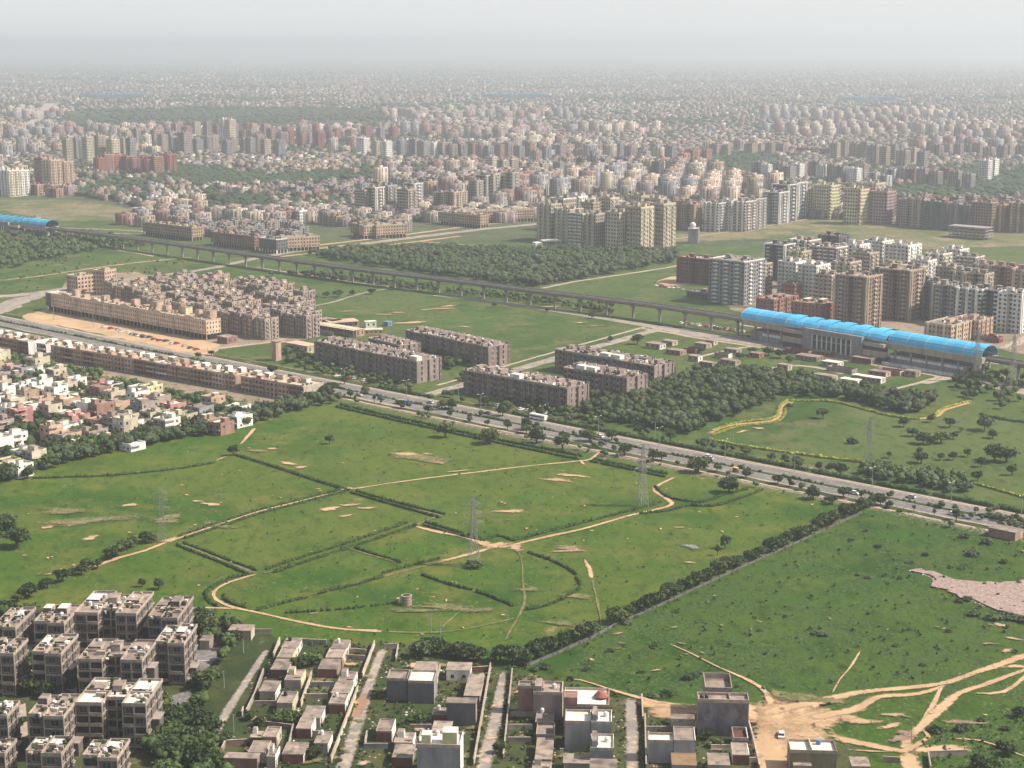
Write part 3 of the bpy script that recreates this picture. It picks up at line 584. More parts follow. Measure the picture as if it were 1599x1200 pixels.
for v in range(4):
    V, F = crown(60 + v, 1.5, .75, .55, 12, 260, .28); V[:, 2] = np.maximum(V[:, 2], -.05)
    TREES[f'shrub{v}'] = (mesh_np('crown', V, F, [(L_DARK, L_GREY, L_DARK, L_MID)[v]]), None, 1.5)
def tree(x, y, h, key, label, group=None, cat='tree', wide=1.0, px=True, name=None, species=None):
    g = G(x, y) if px else (x, y)
    if key[-1] not in '0123456789': key += str(R.randrange({'wide': 3, 'tall': 2, 'shrub': 4}.get(key, 3)))
    cr, tr, hr = TREES[key]; s = h / hr; q = wide * R.uniform(.9, 1.12)
    nm = name or ('shrub' if key.startswith('shrub') else 'tree')
    if tr is None:
        o = o_(nm, cr, loc=g, rz=R.uniform(0, 6.28)); o.scale = (s * q, s * q, s); return tag(o, label, 'shrub', group)
    t = thing(nm, label, cat, g, R.uniform(0, 6.28), group, (s * q, s * q, s))
    o_('crown', cr, t); o_('trunk', tr, t); return t
CNT = {'tree': 0}
YARDS = [[(280, 1008), (350, 1008), (345, 1040), (325, 1062), (285, 1075)], [(258, 1086), (308, 1074), (308, 1115), (262, 1124)]]
def row_of(pts, tmpl, group, px=True):
    if px: pts = [p for p in pts if not any(inpoly([p[0]], [p[1]], q)[0] for q in YARDS)]
    """pts: (x, y, h, key[, wide]); numbered from the left"""
    pts = sorted(pts, key=lambda p: p[0] if px else PX(p[0], p[1])[0])
    for i, p in enumerate(pts):
        tree(p[0], p[1], p[2], p[3], tmpl % nth(i + 1), group, wide=p[4] if len(p) > 4 else 1.0, px=px); CNT['tree'] += 1
def rpl(pts, n, hs, keys, jx=4, jy=3, wide=(.9, 1.2), seed=1):
    """n trees strewn along a pixel polyline"""
    r = random.Random(seed); C = np.array(pts, float); L = np.r_[0, np.cumsum(np.hypot(*np.diff(C, axis=0).T))]; out = []
    for i in range(n):
        d = (i + .5 + r.uniform(-.35, .35)) / n * L[-1]
        out.append((np.interp(d, L, C[:, 0]) + r.uniform(-jx, jx) * .5, np.interp(d, L, C[:, 1]) + r.uniform(-jy, jy) * .5, r.uniform(*hs), r.choice(keys), r.uniform(*wide)))
    return out
one = lambda x, y, h, k, lb, wide=1.0: tree(x, y, h, k, lb, wide=wide)
one(514, 694, 5, 'mid', 'small lone tree standing in the middle of the upper lawn')
one(364, 712, 5.6, 'mid', 'leafy lone tree at the left end of the hedged path', 1.1)
one(695, 684, 7.4, 'mid', 'rough round tree at the lawn edge below the road, left of the park gate')
one(248, 921, 4.2, 'grey', 'small greyish tree in the rough grass behind the grey flats')
one(222, 917, 3.4, 'mid0', 'bushy sapling left of the small greyish tree behind the grey flats')
one(28, 856, 8.6, 'dark1', 'large dark tree at the left edge of the lawn', 1.2); one(10, 838, 9, 'dark2', 'dark tree behind the large one at the left edge of the lawn', 1.1)
one(1120, 868, 5.2, 'tall0', 'slim tree in the right lawn, lower of the leaning pair'); one(1132, 858, 5.6, 'grey', 'feathery tree in the right lawn, upper of the leaning pair', .7)
one(1138, 770, 7, 'dark', 'round dark tree beside the curved hedge near the road', 1.2)
one(468, 612, 8, 'dark', 'dark tree at the road end of the long terrace'); one(741, 886, 2.6, 'shrub2', 'dark bush growing under the near pylon', 1.5)
one(1330, 693, 3.2, 'shrub1', 'bush at the foot of the thin pylon in the right park')
# scattered trees of the right park
row_of([(1411, 667, 5.6, 'dark', 1.15), (1424, 682, 4.2, 'wide'), (1441, 694, 5.4, 'wide', 1.1), (1453, 695, 5, 'dark'), (1469, 692, 5, 'wide', 1.1), (1489, 686, 3.8, 'mid'), (1435, 709, 3.4, 'dark'), (1438, 724, 6, 'dark', 1.15), (1469, 719, 3.6, 'mid'),
        (1488, 719, 4.6, 'dark'), (1511, 714, 4.2, 'mid'), (1532, 730, 5.4, 'grey'), (1553, 722, 8, 'wide', 1.15), (1572, 722, 6.4, 'wide', 1.1), (1580, 743, 5.6, 'mid'), (1285, 654, 6.4, 'grey', 1.1), (1483, 668, 5.5, 'dark'), (1500, 675, 2.6, 'mid'), (1537, 673, 8, 'grey', 1.1), (1550, 685, 4.6, 'dark'),
        (1453, 660, 4.4, 'dark'), (1388, 716, 3.6, 'mid'), (1560, 700, 2.6, 'mid'), (1232, 640, 3.5, 'mid'), (1526, 752, 5.5, 'dark')],
       'park tree with its own short shadow across the main road, %s from the left', 'scattered trees of the right park')
# rows beside the main road
def rd(xs, off, hs, keys, seed, wide=(.9, 1.15)):
    r = random.Random(seed); out = []
    for x in xs:
        p = road_pt(x + r.uniform(-6, 6), off + r.uniform(-.8, .8)); out.append((p[0], p[1], r.uniform(*hs), r.choice(keys), r.uniform(*wide)))
    return out
row_of(rd([515, 540, 575, 615, 650, 690, 730, 755, 790, 815, 850, 905, 950, 985, 1035, 1060, 1110, 1150, 1185, 1235, 1262, 1290, 1335, 1372, 1400, 1445, 1480, 1520, 1585], -13.4, (3.2, 5.6), ['dark', 'mid', 'dark', 'tall'], 5),
       'roadside tree between the near carriageway and its footpath, %s from the left', 'trees beside the near carriageway', px=False)
row_of([(765, 694, 7.8, 'light', 1.1), (838, 693, 8, 'dark', 1.05), (878, 703, 8, 'mid', 1.15), (822, 672, 6.5, 'dark'), (920, 690, 6.5, 'mid'), (955, 688, 6, 'dark', 1.1), (975, 712, 6.4, 'mid', 1.2), (1020, 722, 6.6, 'mid'), (1090, 738, 7.6, 'mid', 1.2), (785, 650, 6.2, 'dark'), (706, 640, 6, 'dark'), (690, 640, 5.2, 'mid'), (1270, 780, 5.6, 'dark', 1.3), (1300, 788, 4, 'mid', 1.3)],
       'large spreading tree on the main road verge, %s from the left', 'large trees of the road verge')
MED = [road_pt(560, 1), road_pt(1620, 1), road_pt(1620, -1), road_pt(560, -1)]
row_of(rd([715, 745, 800, 850, 900, 960, 1010, 1055, 1090, 1125, 1165, 1180, 1210, 1240, 1275], 22, (3.8, 6.0), ['dark', 'mid', 'grey'], 12), 'tree behind the far verge hedge of the main road, %s from the left', 'trees behind the far verge hedge', px=False)
row_of([(x, y, h, k, 1.2) for x, y, h, k in ((1340, 737, 5.2, 'dark'), (1358, 742, 6, 'mid'), (1378, 745, 6, 'dark'), (1398, 748, 6.4, 'mid'), (1418, 752, 6, 'mid'), (1436, 757, 6.2, 'dark'), (1455, 760, 6.6, 'mid'), (1474, 764, 6, 'dark'), (1494, 768, 6.4, 'mid'), (1508, 764, 5, 'dark'), (1370, 733, 5, 'dark'), (1410, 740, 5, 'dark'), (1450, 748, 5, 'mid'), (1488, 756, 5, 'dark'))],
       'dark tree of the thicket between right park and road, %s from the left', 'thicket between the right park and the road') if False else None
# row along the diagonal boundary wall
row_of(rpl([(832, 1030), (870, 1016), (905, 1001), (932, 988)], 8, (5, 6.6), ['dark', 'dark', 'mid'], seed=31, wide=(1.0, 1.25)) + rpl([(958, 975), (1008, 952), (1068, 924), (1128, 896), (1188, 869), (1248, 842), (1308, 814), (1345, 797), (1365, 786)], 38, (4.2, 6.0), ['dark', 'dark', 'dark', 'mid'], seed=32, wide=(.95, 1.2)),
       'dark tree in the line along the diagonal park wall, %s from the left', 'trees along the diagonal park wall')
# dark clump between plots and park, and along the left path
row_of(rpl([(645, 1024), (670, 1020), (700, 1028), (752, 1030)], 11, (4.2, 6), ['dark', 'dark', 'grey'], 6, 12, (1.05, 1.3), 33) + [(780, 1034, 6, 'dark', 1.1), (800, 1036, 6.2, 'dark', 1.0), (820, 1036, 5, 'dark'), (822, 1040, 5, 'dark')],
       'dark tree of the clump between the building plots and the park, %s from the left', 'trees between plots and park')
row_of(rpl([(8, 962), (30, 940), (60, 925), (100, 905), (140, 890), (190, 868), (220, 852), (246, 842)], 17, (2.6, 5.8), ['dark', 'dark', 'mid'], 8, 10, (1, 1.25), 34), 'bushy tree beside the lower left park path, %s from the left', 'trees beside the lower left path')
row_of(rpl([(-5, 752), (30, 745), (70, 732), (110, 720), (150, 706), (200, 695), (250, 684), (300, 672), (340, 663), (390, 655), (440, 640), (500, 625), (530, 612)], 34, (4.6, 8), ['dark', 'mid', 'dark', 'grey'], 10, 12, (1.05, 1.3), 35), 'tree of the thick belt between the crowded houses and the lawn, %s from the left', 'tree belt between houses and lawn')
row_of(rpl([(292, 975), (330, 985), (360, 1000), (352, 1020), (330, 1045), (310, 1075), (325, 1100), (300, 1125), (260, 1140), (240, 1105), (235, 1165), (290, 1165), (330, 1150), (300, 1195), (350, 1190), (250, 1200)], 32, (4.2, 7.6), ['dark', 'dark', 'mid', 'grey'], 26, 22, (1, 1.25), 36), 'dense dark tree right of the grey flats, %s from the left', 'trees right of the grey flats')
row_of([(45, 975, 6, 'dark', 1.2), (30, 1000, 5, 'dark', 1.1), (22, 1075, 6, 'dark', 1.2), (50, 1085, 6.5, 'dark', 1.2), (80, 1090, 5, 'mid', 1.2), (100, 1075, 5, 'dark'), (110, 1010, 5, 'mid'), (108, 1035, 4.6, 'mid'), (35, 1135, 3.4, 'dark'), (105, 1130, 5, 'dark')], 'tree in the yards among the grey flats, %s from the left', 'trees among the grey flats')
row_of([(470, 1045, 4.6, 'dark', 1.3), (490, 1040, 4.4, 'mid', 1.2), (418, 1050, 3, 'mid', 1.2), (445, 1130, 4.6, 'mid', 1.2), (462, 1127, 3.2, 'mid'), (390, 1125, 3, 'dark', 1.3), (405, 1135, 3, 'dark', 1.2), (352, 1160, 3.4, 'dark', 1.2), (490, 1185, 3.6, 'dark', 1.2), (655, 1130, 3.4, 'mid', 1.2), (780, 1178, 4, 'mid'), (1105, 1155, 3.6, 'dark', 1.1), (1120, 1168, 3, 'mid'), (1250, 1185, 4, 'dark', 1.1), (1268, 1170, 3, 'mid'), (1062, 1127, 2.6, 'mid')],
       'small tree growing among the walled plots, %s from the left', 'trees among the walled plots')
row_of([(1530, 1205, 5, 'dark', 1.1), (1550, 1212, 5, 'mid', 1.1), (1575, 1180, 3.4, 'dark', 1.2), (1590, 1120, 3.2, 'dark', 1.4), (1460, 1144, 2.2, 'shrub'), (1500, 1142, 2.2, 'shrub'), (1565, 1170, 2.4, 'shrub')], 'bush or tree at the lower right corner of the scrub, %s from the left', 'bushes of the lower right corner')
row_of([(425, 585, 6.2, 'dark'), (450, 600, 6.5, 'dark', 1.1), (310, 560, 4, 'mid'), (330, 556, 4, 'dark'), (640, 615, 3.2, 'mid'), (570, 616, 4.8, 'mid'), (538, 600, 5, 'mid'), (454, 552, 6, 'dark', 1.2), (480, 572, 5.5, 'dark', 1.3), (470, 565, 6, 'dark', 1.2), (560, 590, 4.6, 'dark', 1.2), (590, 598, 5, 'dark', 1.2), (620, 604, 4.4, 'dark', 1.2), (500, 578, 4, 'mid', 1.2), (530, 585, 4, 'dark', 1.2), (700, 572, 6, 'dark', 1.2), (712, 560, 6.5, 'dark', 1.2), (690, 545, 5.5, 'mid', 1.1), (680, 555, 6, 'dark', 1.2), (735, 580, 5, 'dark', 1.1)],
       'tree around the walk-up flats on the main road, %s from the left', 'trees around the walk-up flats')
row_of([(995, 538, 7.4, 'dark', 1.05), (953, 535, 4.5, 'mid'), (1218, 560, 6.6, 'dark', 1.2), (1200, 556, 6, 'mid', 1.2), (1232, 568, 5, 'mid', 1.1), (1300, 553, 4.6, 'dark'), (1385, 566, 4.2, 'dark'), (1475, 580, 3.6, 'mid'), (1095, 552, 4.6, 'dark'), (1155, 562, 5, 'dark', 1.2), (1335, 598, 4.6, 'mid'), (1520, 598, 8, 'dark', 1.2), (1500, 605, 7, 'dark', 1.2), (1175, 555, 5, 'dark', 1.1)], 'tree among the low huts before the metro station, %s from the left', 'trees among the low huts')
row_of([(490, 470, 5, 'dark', 1.2), (510, 465, 5.2, 'dark', 1.2), (528, 464, 6, 'dark', 1.3), (550, 462, 4.6, 'dark', 1.2), (580, 460, 5, 'dark', 1.2), (422, 472, 6.5, 'dark'), (435, 474, 4, 'mid'), (585, 452, 4, 'dark'), (298, 445, 6, 'dark'), (425, 432, 5, 'grey', 1.2), (500, 434, 4, 'mid'), (612, 453, 4, 'dark'), (772, 480, 4, 'dark'), (855, 488, 4, 'dark'), (924, 498, 5, 'dark')], 'tree in the meadow beside the viaduct road, %s from the left', 'trees in the meadow by the viaduct')
# shrubs of the right field and tufts
sh = [(1520, 868, 7, 2.6), (1540, 850, 6, 2.4), (1505, 840, 5, 2), (1568, 880, 4.5, 1.6), (1352, 831, 3, 1.2), (1372, 856, 4, 1.5), (1328, 845, 3.2, 1.2), (1484, 888, 3.5, 1.4), (1445, 868, 3.6, 1.4), (1417, 880, 3, 1.1), (1575, 968, 10, 2.2), (1550, 968, 8, 2.4), (1520, 962, 6, 2), (1598, 972, 6, 2.2), (1510, 938, 5, 1.6), (1497, 941, 4, 1.5), (1285, 993, 4.2, 1.4), (1274, 992, 3.5, 1.3), (1056, 957, 3.2, 1.1), (1226, 965, 3, 1.1), (1020, 1012, 3.6, 1.3), (953, 1018, 3.4, 1.2), (918, 1045, 3, 1.2), (1075, 1062, 5, 1.6), (1090, 1055, 4, 1.6), (1040, 1086, 6, 1.6), (1020, 1090, 4, 1.2), (1000, 1052, 3, 1), (980, 975, 4, 1.3),
      (850, 1045, 5, 1.8), (835, 1048, 4, 1.5), (915, 1048, 3.4, 1.2), (1405, 905, 3.4, 1.2), (1480, 988, 3, 1.2), (1590, 912, 3, 1.2), (1405, 800, 4, 1.5), (1385, 795, 3, 1.4), (1340, 900, 3.2, 1.1), (1354, 904, 3.4, 1.1), (1185, 987, 2.6, .8), (1400, 1010, 3, 1), (1440, 1040, 3, .9), (1460, 1143, 5, 1.8), (1505, 1140, 4.5, 1.8), (1530, 1128, 3.4, 1.4), (1568, 1140, 3.6, 1.4), (1420, 985, 2.5, .8), (890, 1062, 3.4, 1.2)]
sh.sort(key=lambda s: s[0])
for i, (x, y, wd, h) in enumerate(sh):
    o = tree(x, y, h, 'shrub', f'low dark bush in the rough right field, {nth(i + 1)} from the left', 'bushes of the right field', wide=wd / 3.0 / (h / 1.5) * .95)
# ---------------------------------------------------------------- foliage masses (stuff)
LANES_PX = [[(590, 1010), (606, 1010), (584, 1070), (545, 1230), (522, 1230), (560, 1100)], [(778, 1048), (794, 1048), (786, 1120), (768, 1230), (738, 1230), (764, 1120)], [(977, 1090), (994, 1090), (998, 1230), (976, 1230)], [(410, 1012), (424, 1012), (352, 1135), (330, 1190), (308, 1190), (360, 1095)], [(1003, 1093), (1230, 1093), (1230, 1130), (1003, 1125)], [(1180, 1120), (1230, 1120), (1225, 1230), (1190, 1230)]]
def mass(name, label, poly, n, hs, seed, mats=(0, 1), quads=24, px=True, avoid=(), ls=.13):
    r = np.random.default_rng(seed); xs = [p[0] for p in poly]; ys = [p[1] for p in poly]
    if px:
        W = [G(*p) for p in poly]
    else: W = poly
    wx = [p[0] for p in W]; wy = [p[1] for p in W]
    x = r.uniform(min(wx), max(wx), n * 6); y = r.uniform(min(wy), max(wy), n * 6); k = inpoly(x, y, W)
    for q in avoid: k &= ~inpoly(x, y, [G(*a) for a in q])
    x, y = x[k][:n], y[k][:n]; n = len(x)
    h = r.uniform(*hs, n); P = []; S_ = []; mi = []
    for j in range(4):
        a = r.uniform(0, 6.28, n); d = h * .22 * (j > 0)
        P.append(np.column_stack([x + d * np.cos(a), y + d * np.sin(a), h * r.uniform(.5, .7, n)])); q = h * r.uniform(.24, .36, n); S_.append(np.column_stack([q, q, q * .95]))
    P = np.vstack(P); S_ = np.vstack(S_); V, F = inst(ICO_V, ICO_F, P, S_, r.uniform(0, 6, len(P))); V += r.normal(0, np.mean(hs) * .03, V.shape)
    tm = r.choice(len(mats), n); mi = np.repeat(np.tile(tm, 4), 20)
    q = r.integers(0, len(P), n * quads); e = r.normal(size=(n * quads, 3)); e /= np.linalg.norm(e, axis=1)[:, None]
    LV, LF = leaf_tris(P[q] + e * S_[q] * r.uniform(.9, 1.35, (len(q), 1)), np.mean(hs) * ls, r)
    V2 = np.vstack([V, LV]); F2 = np.vstack([F, LF + len(V)]); mi = np.r_[mi, np.tile(tm, 4)[q]]
    MM = [L_DARK, L_MID, L_LIGHT, L_GREY]
    o = o_(name, mesh_np(name, V2, F2, [MM[a] for a in mats], mi), kind='stuff'); o['label'] = label; return o
mass('wood', 'dense green wood beyond the viaduct', [(480, 398), (560, 391), (700, 389), (830, 394), (1060, 395), (1055, 410), (960, 428), (850, 447), (830, 450), (640, 425), (530, 409)], 2500, (3.6, 8.6), 1, (0, 1, 3, 0), 18)
mass('wood', 'dense wood between the walk-up flats and the right park', [(905, 650), (930, 622), (1000, 610), (1065, 585), (1200, 583), (1300, 605), (1400, 620), (1460, 625), (1440, 648), (1390, 645), (1330, 625), (1240, 620), (1205, 630), (1150, 650), (1080, 680), (1010, 672)], 820, (3.2, 8.2), 2, (0, 1, 3, 0), 40)
mass('undergrowth', 'trees and undergrowth below the viaduct', [(440, 430), (520, 428), (680, 450), (830, 466), (960, 482), (960, 492), (840, 476), (690, 458), (560, 443)], 330, (3, 6), 3, (0, 1), 24)
mass('wood', 'dark wood at the left edge before the far station', [(-40, 366), (60, 362), (190, 372), (230, 385), (160, 392), (80, 405), (30, 418), (-40, 425)], 700, (4, 8), 4, (0, 1), 14)
mass('undergrowth', 'bushes in the left meadow', [(-30, 400), (150, 400), (310, 405), (200, 440), (80, 452), (-30, 460)], 90, (1.5, 3.5), 5, (0, 1), 14)
mass('wood', 'tree belt behind the huts near the right park', [(1480, 590), (1540, 582), (1640, 600), (1640, 650), (1560, 640), (1500, 625)], 60, (4, 7), 6, (0, 1), 30)
mass('undergrowth', 'low trees before the grey flats and plots', [(0, 960), (60, 950), (120, 985), (40, 1080), (0, 1080)], 30, (3, 5.5), 7, (0, 1), 60)
mass('undergrowth', 'overgrown scrub by the plot road', [(230, 1210), (345, 1180), (372, 1210), (330, 1260), (230, 1260)], 40, (3, 6), 8, (0, 1), 60)
mass('undergrowth', 'weeds along the plot lanes', [(440, 1000), (640, 1005), (830, 1045), (1000, 1100), (1200, 1150), (1200, 1230), (340, 1230)], 1300, (.4, 1.5), 9, (0, 1, 1, 2), 10, avoid=LANES_PX, ls=.3)
mass('undergrowth', 'scrub at the lower right', [(1440, 1150), (1620, 1100), (1620, 1230), (1440, 1230)], 230, (.4, 1.2), 10, (0, 1), 8)
mass('undergrowth', 'bushes between houses and park', [(-30, 735), (130, 694), (400, 642), (520, 614), (530, 628), (400, 663), (130, 718), (-30, 768)], 330, (3, 7), 11, (0, 1, 3), 30)
mass('undergrowth', 'green margin between wall trees and field', [(640, 1000), (840, 1030), (930, 990), (1000, 955), (1200, 862), (1370, 792), (1385, 800), (1210, 870), (1010, 970), (850, 1050), (640, 1030)], 340, (.5, 1.3), 12, (0, 1, 1), 10)
mass('undergrowth', 'hedge trees behind the main road', [(1520, 795), (1620, 815), (1620, 832), (1500, 810)], 30, (2, 4), 13, (0, 1), 30)
mass('median_planting', 'small trees and shrubs planted along the road median', MED, 150, (1.8, 4.2), 14, (0, 1), 30, px=False)
mass('undergrowth', 'thicket between the right park and the main road', [(1335, 735), (1365, 730), (1430, 742), (1500, 752), (1520, 772), (1490, 772), (1420, 758), (1340, 745)], 75, (3.6, 6.4), 15, (0, 1, 3), 34)
mass('undergrowth', 'bushes behind the far verge hedge', [road_pt(640, 20), road_pt(1330, 20), road_pt(1330, 27), road_pt(640, 27)], 130, (2.4, 5.6), 16, (0, 1, 3), 30, px=False)
mass('undergrowth', 'dense greenery right of the grey flats', [(285, 975), (370, 985), (372, 1010), (345, 1050), (320, 1110), (345, 1170), (240, 1230), (225, 1100), (262, 1085), (300, 1080), (330, 1040)], 70, (3.4, 6.4), 17, (0, 1, 0), 50, avoid=YARDS)
mass('undergrowth', 'planted strip between the near carriageway and the footpath', [road_pt(500, -12.4), road_pt(1640, -12.4), road_pt(1640, -15.5), road_pt(500, -15.5)], 190, (1.6, 4.4), 18, (0, 1), 30, px=False)
mass('undergrowth', 'bushes between the main road footpath and the park hedges', [road_pt(540, -21), road_pt(1560, -21), road_pt(1560, -25), road_pt(540, -25)], 170, (1.4, 4.2), 19, (0, 1, 3), 30, px=False)
mass('undergrowth', 'trees round the walk-up flats', [(450, 545), (490, 560), (640, 604), (650, 612), (560, 598), (440, 572)], 60, (3, 6), 20, (0, 1), 30)
mass('undergrowth', 'trees in the court between the walk-up flats', [(655, 545), (690, 538), (740, 560), (735, 575), (700, 580), (660, 562)], 36, (4, 7), 23, (0, 1), 30)
mass('undergrowth', 'trees before the flats right of the side street', [(710, 590), (725, 590), (890, 640), (930, 640), (1000, 620), (1010, 640), (930, 665), (880, 655), (790, 632)], 150, (3, 6), 24, (0, 1, 1), 30)
mass('undergrowth', 'dense bushes filling the tree line along the park wall', [(826, 1030), (905, 996), (1008, 948), (1128, 892), (1248, 838), (1345, 792), (1366, 780), (1370, 790), (1345, 800), (1248, 846), (1128, 899), (1008, 956), (905, 1004), (830, 1040)], 260, (2.0, 4.6), 25, (0, 1, 0), 34)
mass('undergrowth', 'low dark weeds scattered through the right field', [(880, 1055), (1005, 975), (1390, 800), (1640, 860), (1640, 1010), (1400, 1068), (1205, 1095), (1040, 1085)], 300, (.3, 1.7), 26, (0, 1, 0), 12, ls=.3)
mass('undergrowth', 'weeds scattered over the park lawn', [(30, 800), (520, 645), (1350, 795), (930, 975), (780, 1010), (350, 975)], 420, (.35, 1.0), 27, (0, 1), 8, ls=.3)
# grass tufts
def tufts(name, label, poly, n, smin, smax, seed, mats, mi_p):
    r = np.random.default_rng(seed); xs = [p[0] for p in poly]; ys = [p[1] for p in poly]
    x = r.uniform(min(xs), max(xs), n); y = r.uniform(min(ys), max(ys), n); k = inpoly(x, y, poly); x, y = x[k], y[k]
    gx, gy = G(x, y); cl = np.sin(gx * .11 + 2) * np.cos(gy * .09) + np.sin(gx * .31) * np.cos(gy * .27 + 1) + r.normal(0, .8, len(gx)); k = cl > .25; gx, gy = gx[k], gy[k]; n = len(gx)
    s = r.uniform(smin, smax, n) ** 1.0; V, F = inst(ICO_V[[0, 1, 5, 9, 4, 11, 10, 7, 8, 2, 3, 6]], ICO_F[:0].reshape(0, 3), np.zeros((0, 3)), np.zeros((0, 3)), np.zeros(0)) if False else inst(TUFT_V, TUFT_F, np.column_stack([gx, gy, np.zeros(n)]), np.column_stack([s, s * r.uniform(.6, 1.1, n), s * r.uniform(.3, .6, n)]), r.uniform(0, 6, n))
    V[:, :2] += r.normal(0, smin * .2, (len(V), 2))
    o = o_(name, mesh_np(name, V, F, mats, np.repeat(r.choice(len(mats), n, p=mi_p), len(TUFT_F))), kind='stuff'); o['label'] = label
TUFT_V = np.array([(1, 0, 0), (.3, .95, 0), (-.8, .6, 0), (-.8, -.6, 0), (.3, -.95, 0), (.1, .05, 1)], float); TUFT_F = np.array([(0, 1, 5), (1, 2, 5), (2, 3, 5), (3, 4, 5), (4, 0, 5)])
LG = mat('grass_blades', (.048, .084, .014), (.034, .062, .013), .2, tex='P', rnd=0); LGD = mat('grass_blades_deep', (.038, .072, .013), (.022, .044, .010), .2, tex='P', rnd=0); LG2 = mat('grass_blades_light', (.09, .118, .026), (.06, .09, .018), .2, tex='P', rnd=0)
tufts('grass_tufts', 'rough grass and weeds covering the right field', [(870, 1060), (935, 990), (1395, 790), (1640, 850), (1640, 1100), (1400, 1070), (1205, 1100), (1000, 1085)], 52000, .35, 1.1, 1, [LG, LGD, L_HEDGE], [.5, .3, .2])
tufts('grass_tufts', 'uneven grass of the big park lawn', [(0, 760), (520, 640), (1370, 795), (930, 985), (800, 1020), (320, 985), (0, 940)], 36000, .3, .8, 2, [LG, LG2, L_HEDGE], [.5, .38, .12])
tufts('grass_tufts', 'rough grass right of the dirt tracks', [(1230, 1090), (1620, 1050), (1620, 1230), (1350, 1230), (1300, 1140)], 9000, .3, .9, 3, [LG, LG2, L_HEDGE], [.5, .2, .3])
# ---------------------------------------------------------------- building kit
class Kit:
    """collects the geometry of one building by part name"""
    def __init__(s): s.p = {}; s.mats = {}
    def __call__(s, part, mats=None):
        if part not in s.p: s.p[part] = MB(); s.mats[part] = mats if isinstance(mats, (list, tuple)) else [mats]
        return s.p[part]
    def meshes(s): return {k: v.mesh(k, s.mats[k]) for k, v in s.p.items() if v.b or v.f}
STUFFY = {'window', 'balcony', 'fin', 'roof_clutter', 'sunshade', 'rib', 'gable', 'pilaster', 'parapet', 'brick_course', 'roof_room', 'stair_head', 'water_tank', 'column', 'post'}
def put(ms, name, label, cat, loc, rz=0, group=None, sc=None):
    t = thing(name, label, cat, loc, rz, group, sc)
    for k, me in ms.items():
        o = o_(k, me, t)
        if k in STUFFY: o['kind'] = 'stuff'
    return t
def grid(K, x0, x1, y0, y1, z0, nf, fh, bx, by, wm, pier=.42, band=.42, off=.3, wpart='wall'):
    """floors of recessed windows: dark glazed core, a slab edge band per floor, piers between the bays"""
    z1 = z0 + nf * fh
    K('window', M_GLASS).box(x0 + off, x1 - off, y0 + off, y1 - off, z0, z1 - .1)
    w = K(wpart, wm)
    for i in range(nf + 1):
        lo = z0 + i * fh - band * fh * (.6 if i else 0); hi = z0 + i * fh + band * fh * .4
        w.box(x0, x1, y0, y1, max(lo, z0), hi if i < nf else z1 + .05, bot=True)
    nx = max(1, round((x1 - x0) / bx)); ny = max(1, round((y1 - y0) / by)); p = .03
    for i in range(nx + 1):
        c = x0 + (x1 - x0) * i / nx; h = pier * bx / 2; a = max(x0 - p, c - h); b = min(x1 + p, c + h)
        w.box(a, b, y0 - p, y0 + off + .1, z0, z1 + .02); w.box(a, b, y1 - off - .1, y1 + p, z0, z1 + .02)
    for i in range(ny + 1):
        c = y0 + (y1 - y0) * i / ny; h = pier * by / 2; a = max(y0 - p, c - h); b = min(y1 + p, c + h)
        w.box(x0 - p - .01, x0 + off + .1, a, b, z0, z1 + .03); w.box(x1 - off - .1, x1 + p + .01, a, b, z0, z1 + .03)
def roof(K, x0, x1, y0, y1, z, rm=None, par=.9, t=.2, pm=None, ov=.12, part='roof'):
    r = K(part, [rm or M_ROOF, pm or M_PARA]); x0 -= ov; x1 += ov; y0 -= ov; y1 += ov
    r.box(x0, x1, y0, y1, z, z + .12, (0, 1, 1, 1, 1))
    if par:
        r.box(x0, x1, y0, y0 + t, z + .12, z + par, 1).box(x0, x1, y1 - t, y1, z + .12, z + par, 1)
        r.box(x0, x0 + t, y0 + t, y1 - t, z + .12, z + par - .01, 1).box(x1 - t, x1, y0 + t, y1 - t, z + .12, z + par - .01, 1)
def tank(K, x, y, z, r=.7, m=None, part='water_tank'):
    mb = K(part, [M_TANK, M_TANKW]); i = R.choice([0, 0, 1]) if m is None else m
    mb.cyl(x, y, r, z, z + 1.2, i, 8); mb.cyl(x, y, r * .95, z + 1.2, z + 1.5, i, 8, r1=r * .4)
def clutter(K, x0, x1, y0, y1, z, n, wm, rnd, hs=(.5, 1.6)):
    c = K('roof_clutter', [M_PARA, wm, M_ROOFW, M_TANK])
    for _ in range(n):
        a, b = rnd.uniform(x0, x1 - 1.5), rnd.uniform(y0, y1 - 1.5); lx, ly = rnd.choice([(.2, 2.6), (2.6, .2), (1.4, 1.2), (.9, .9), (3, .25), (1.8, 1.6)])
        c.box(a, min(a + lx, x1), b, min(b + ly, y1), z, z + rnd.uniform(*hs), rnd.choice([0, 0, 0, 1, 2, 3]))
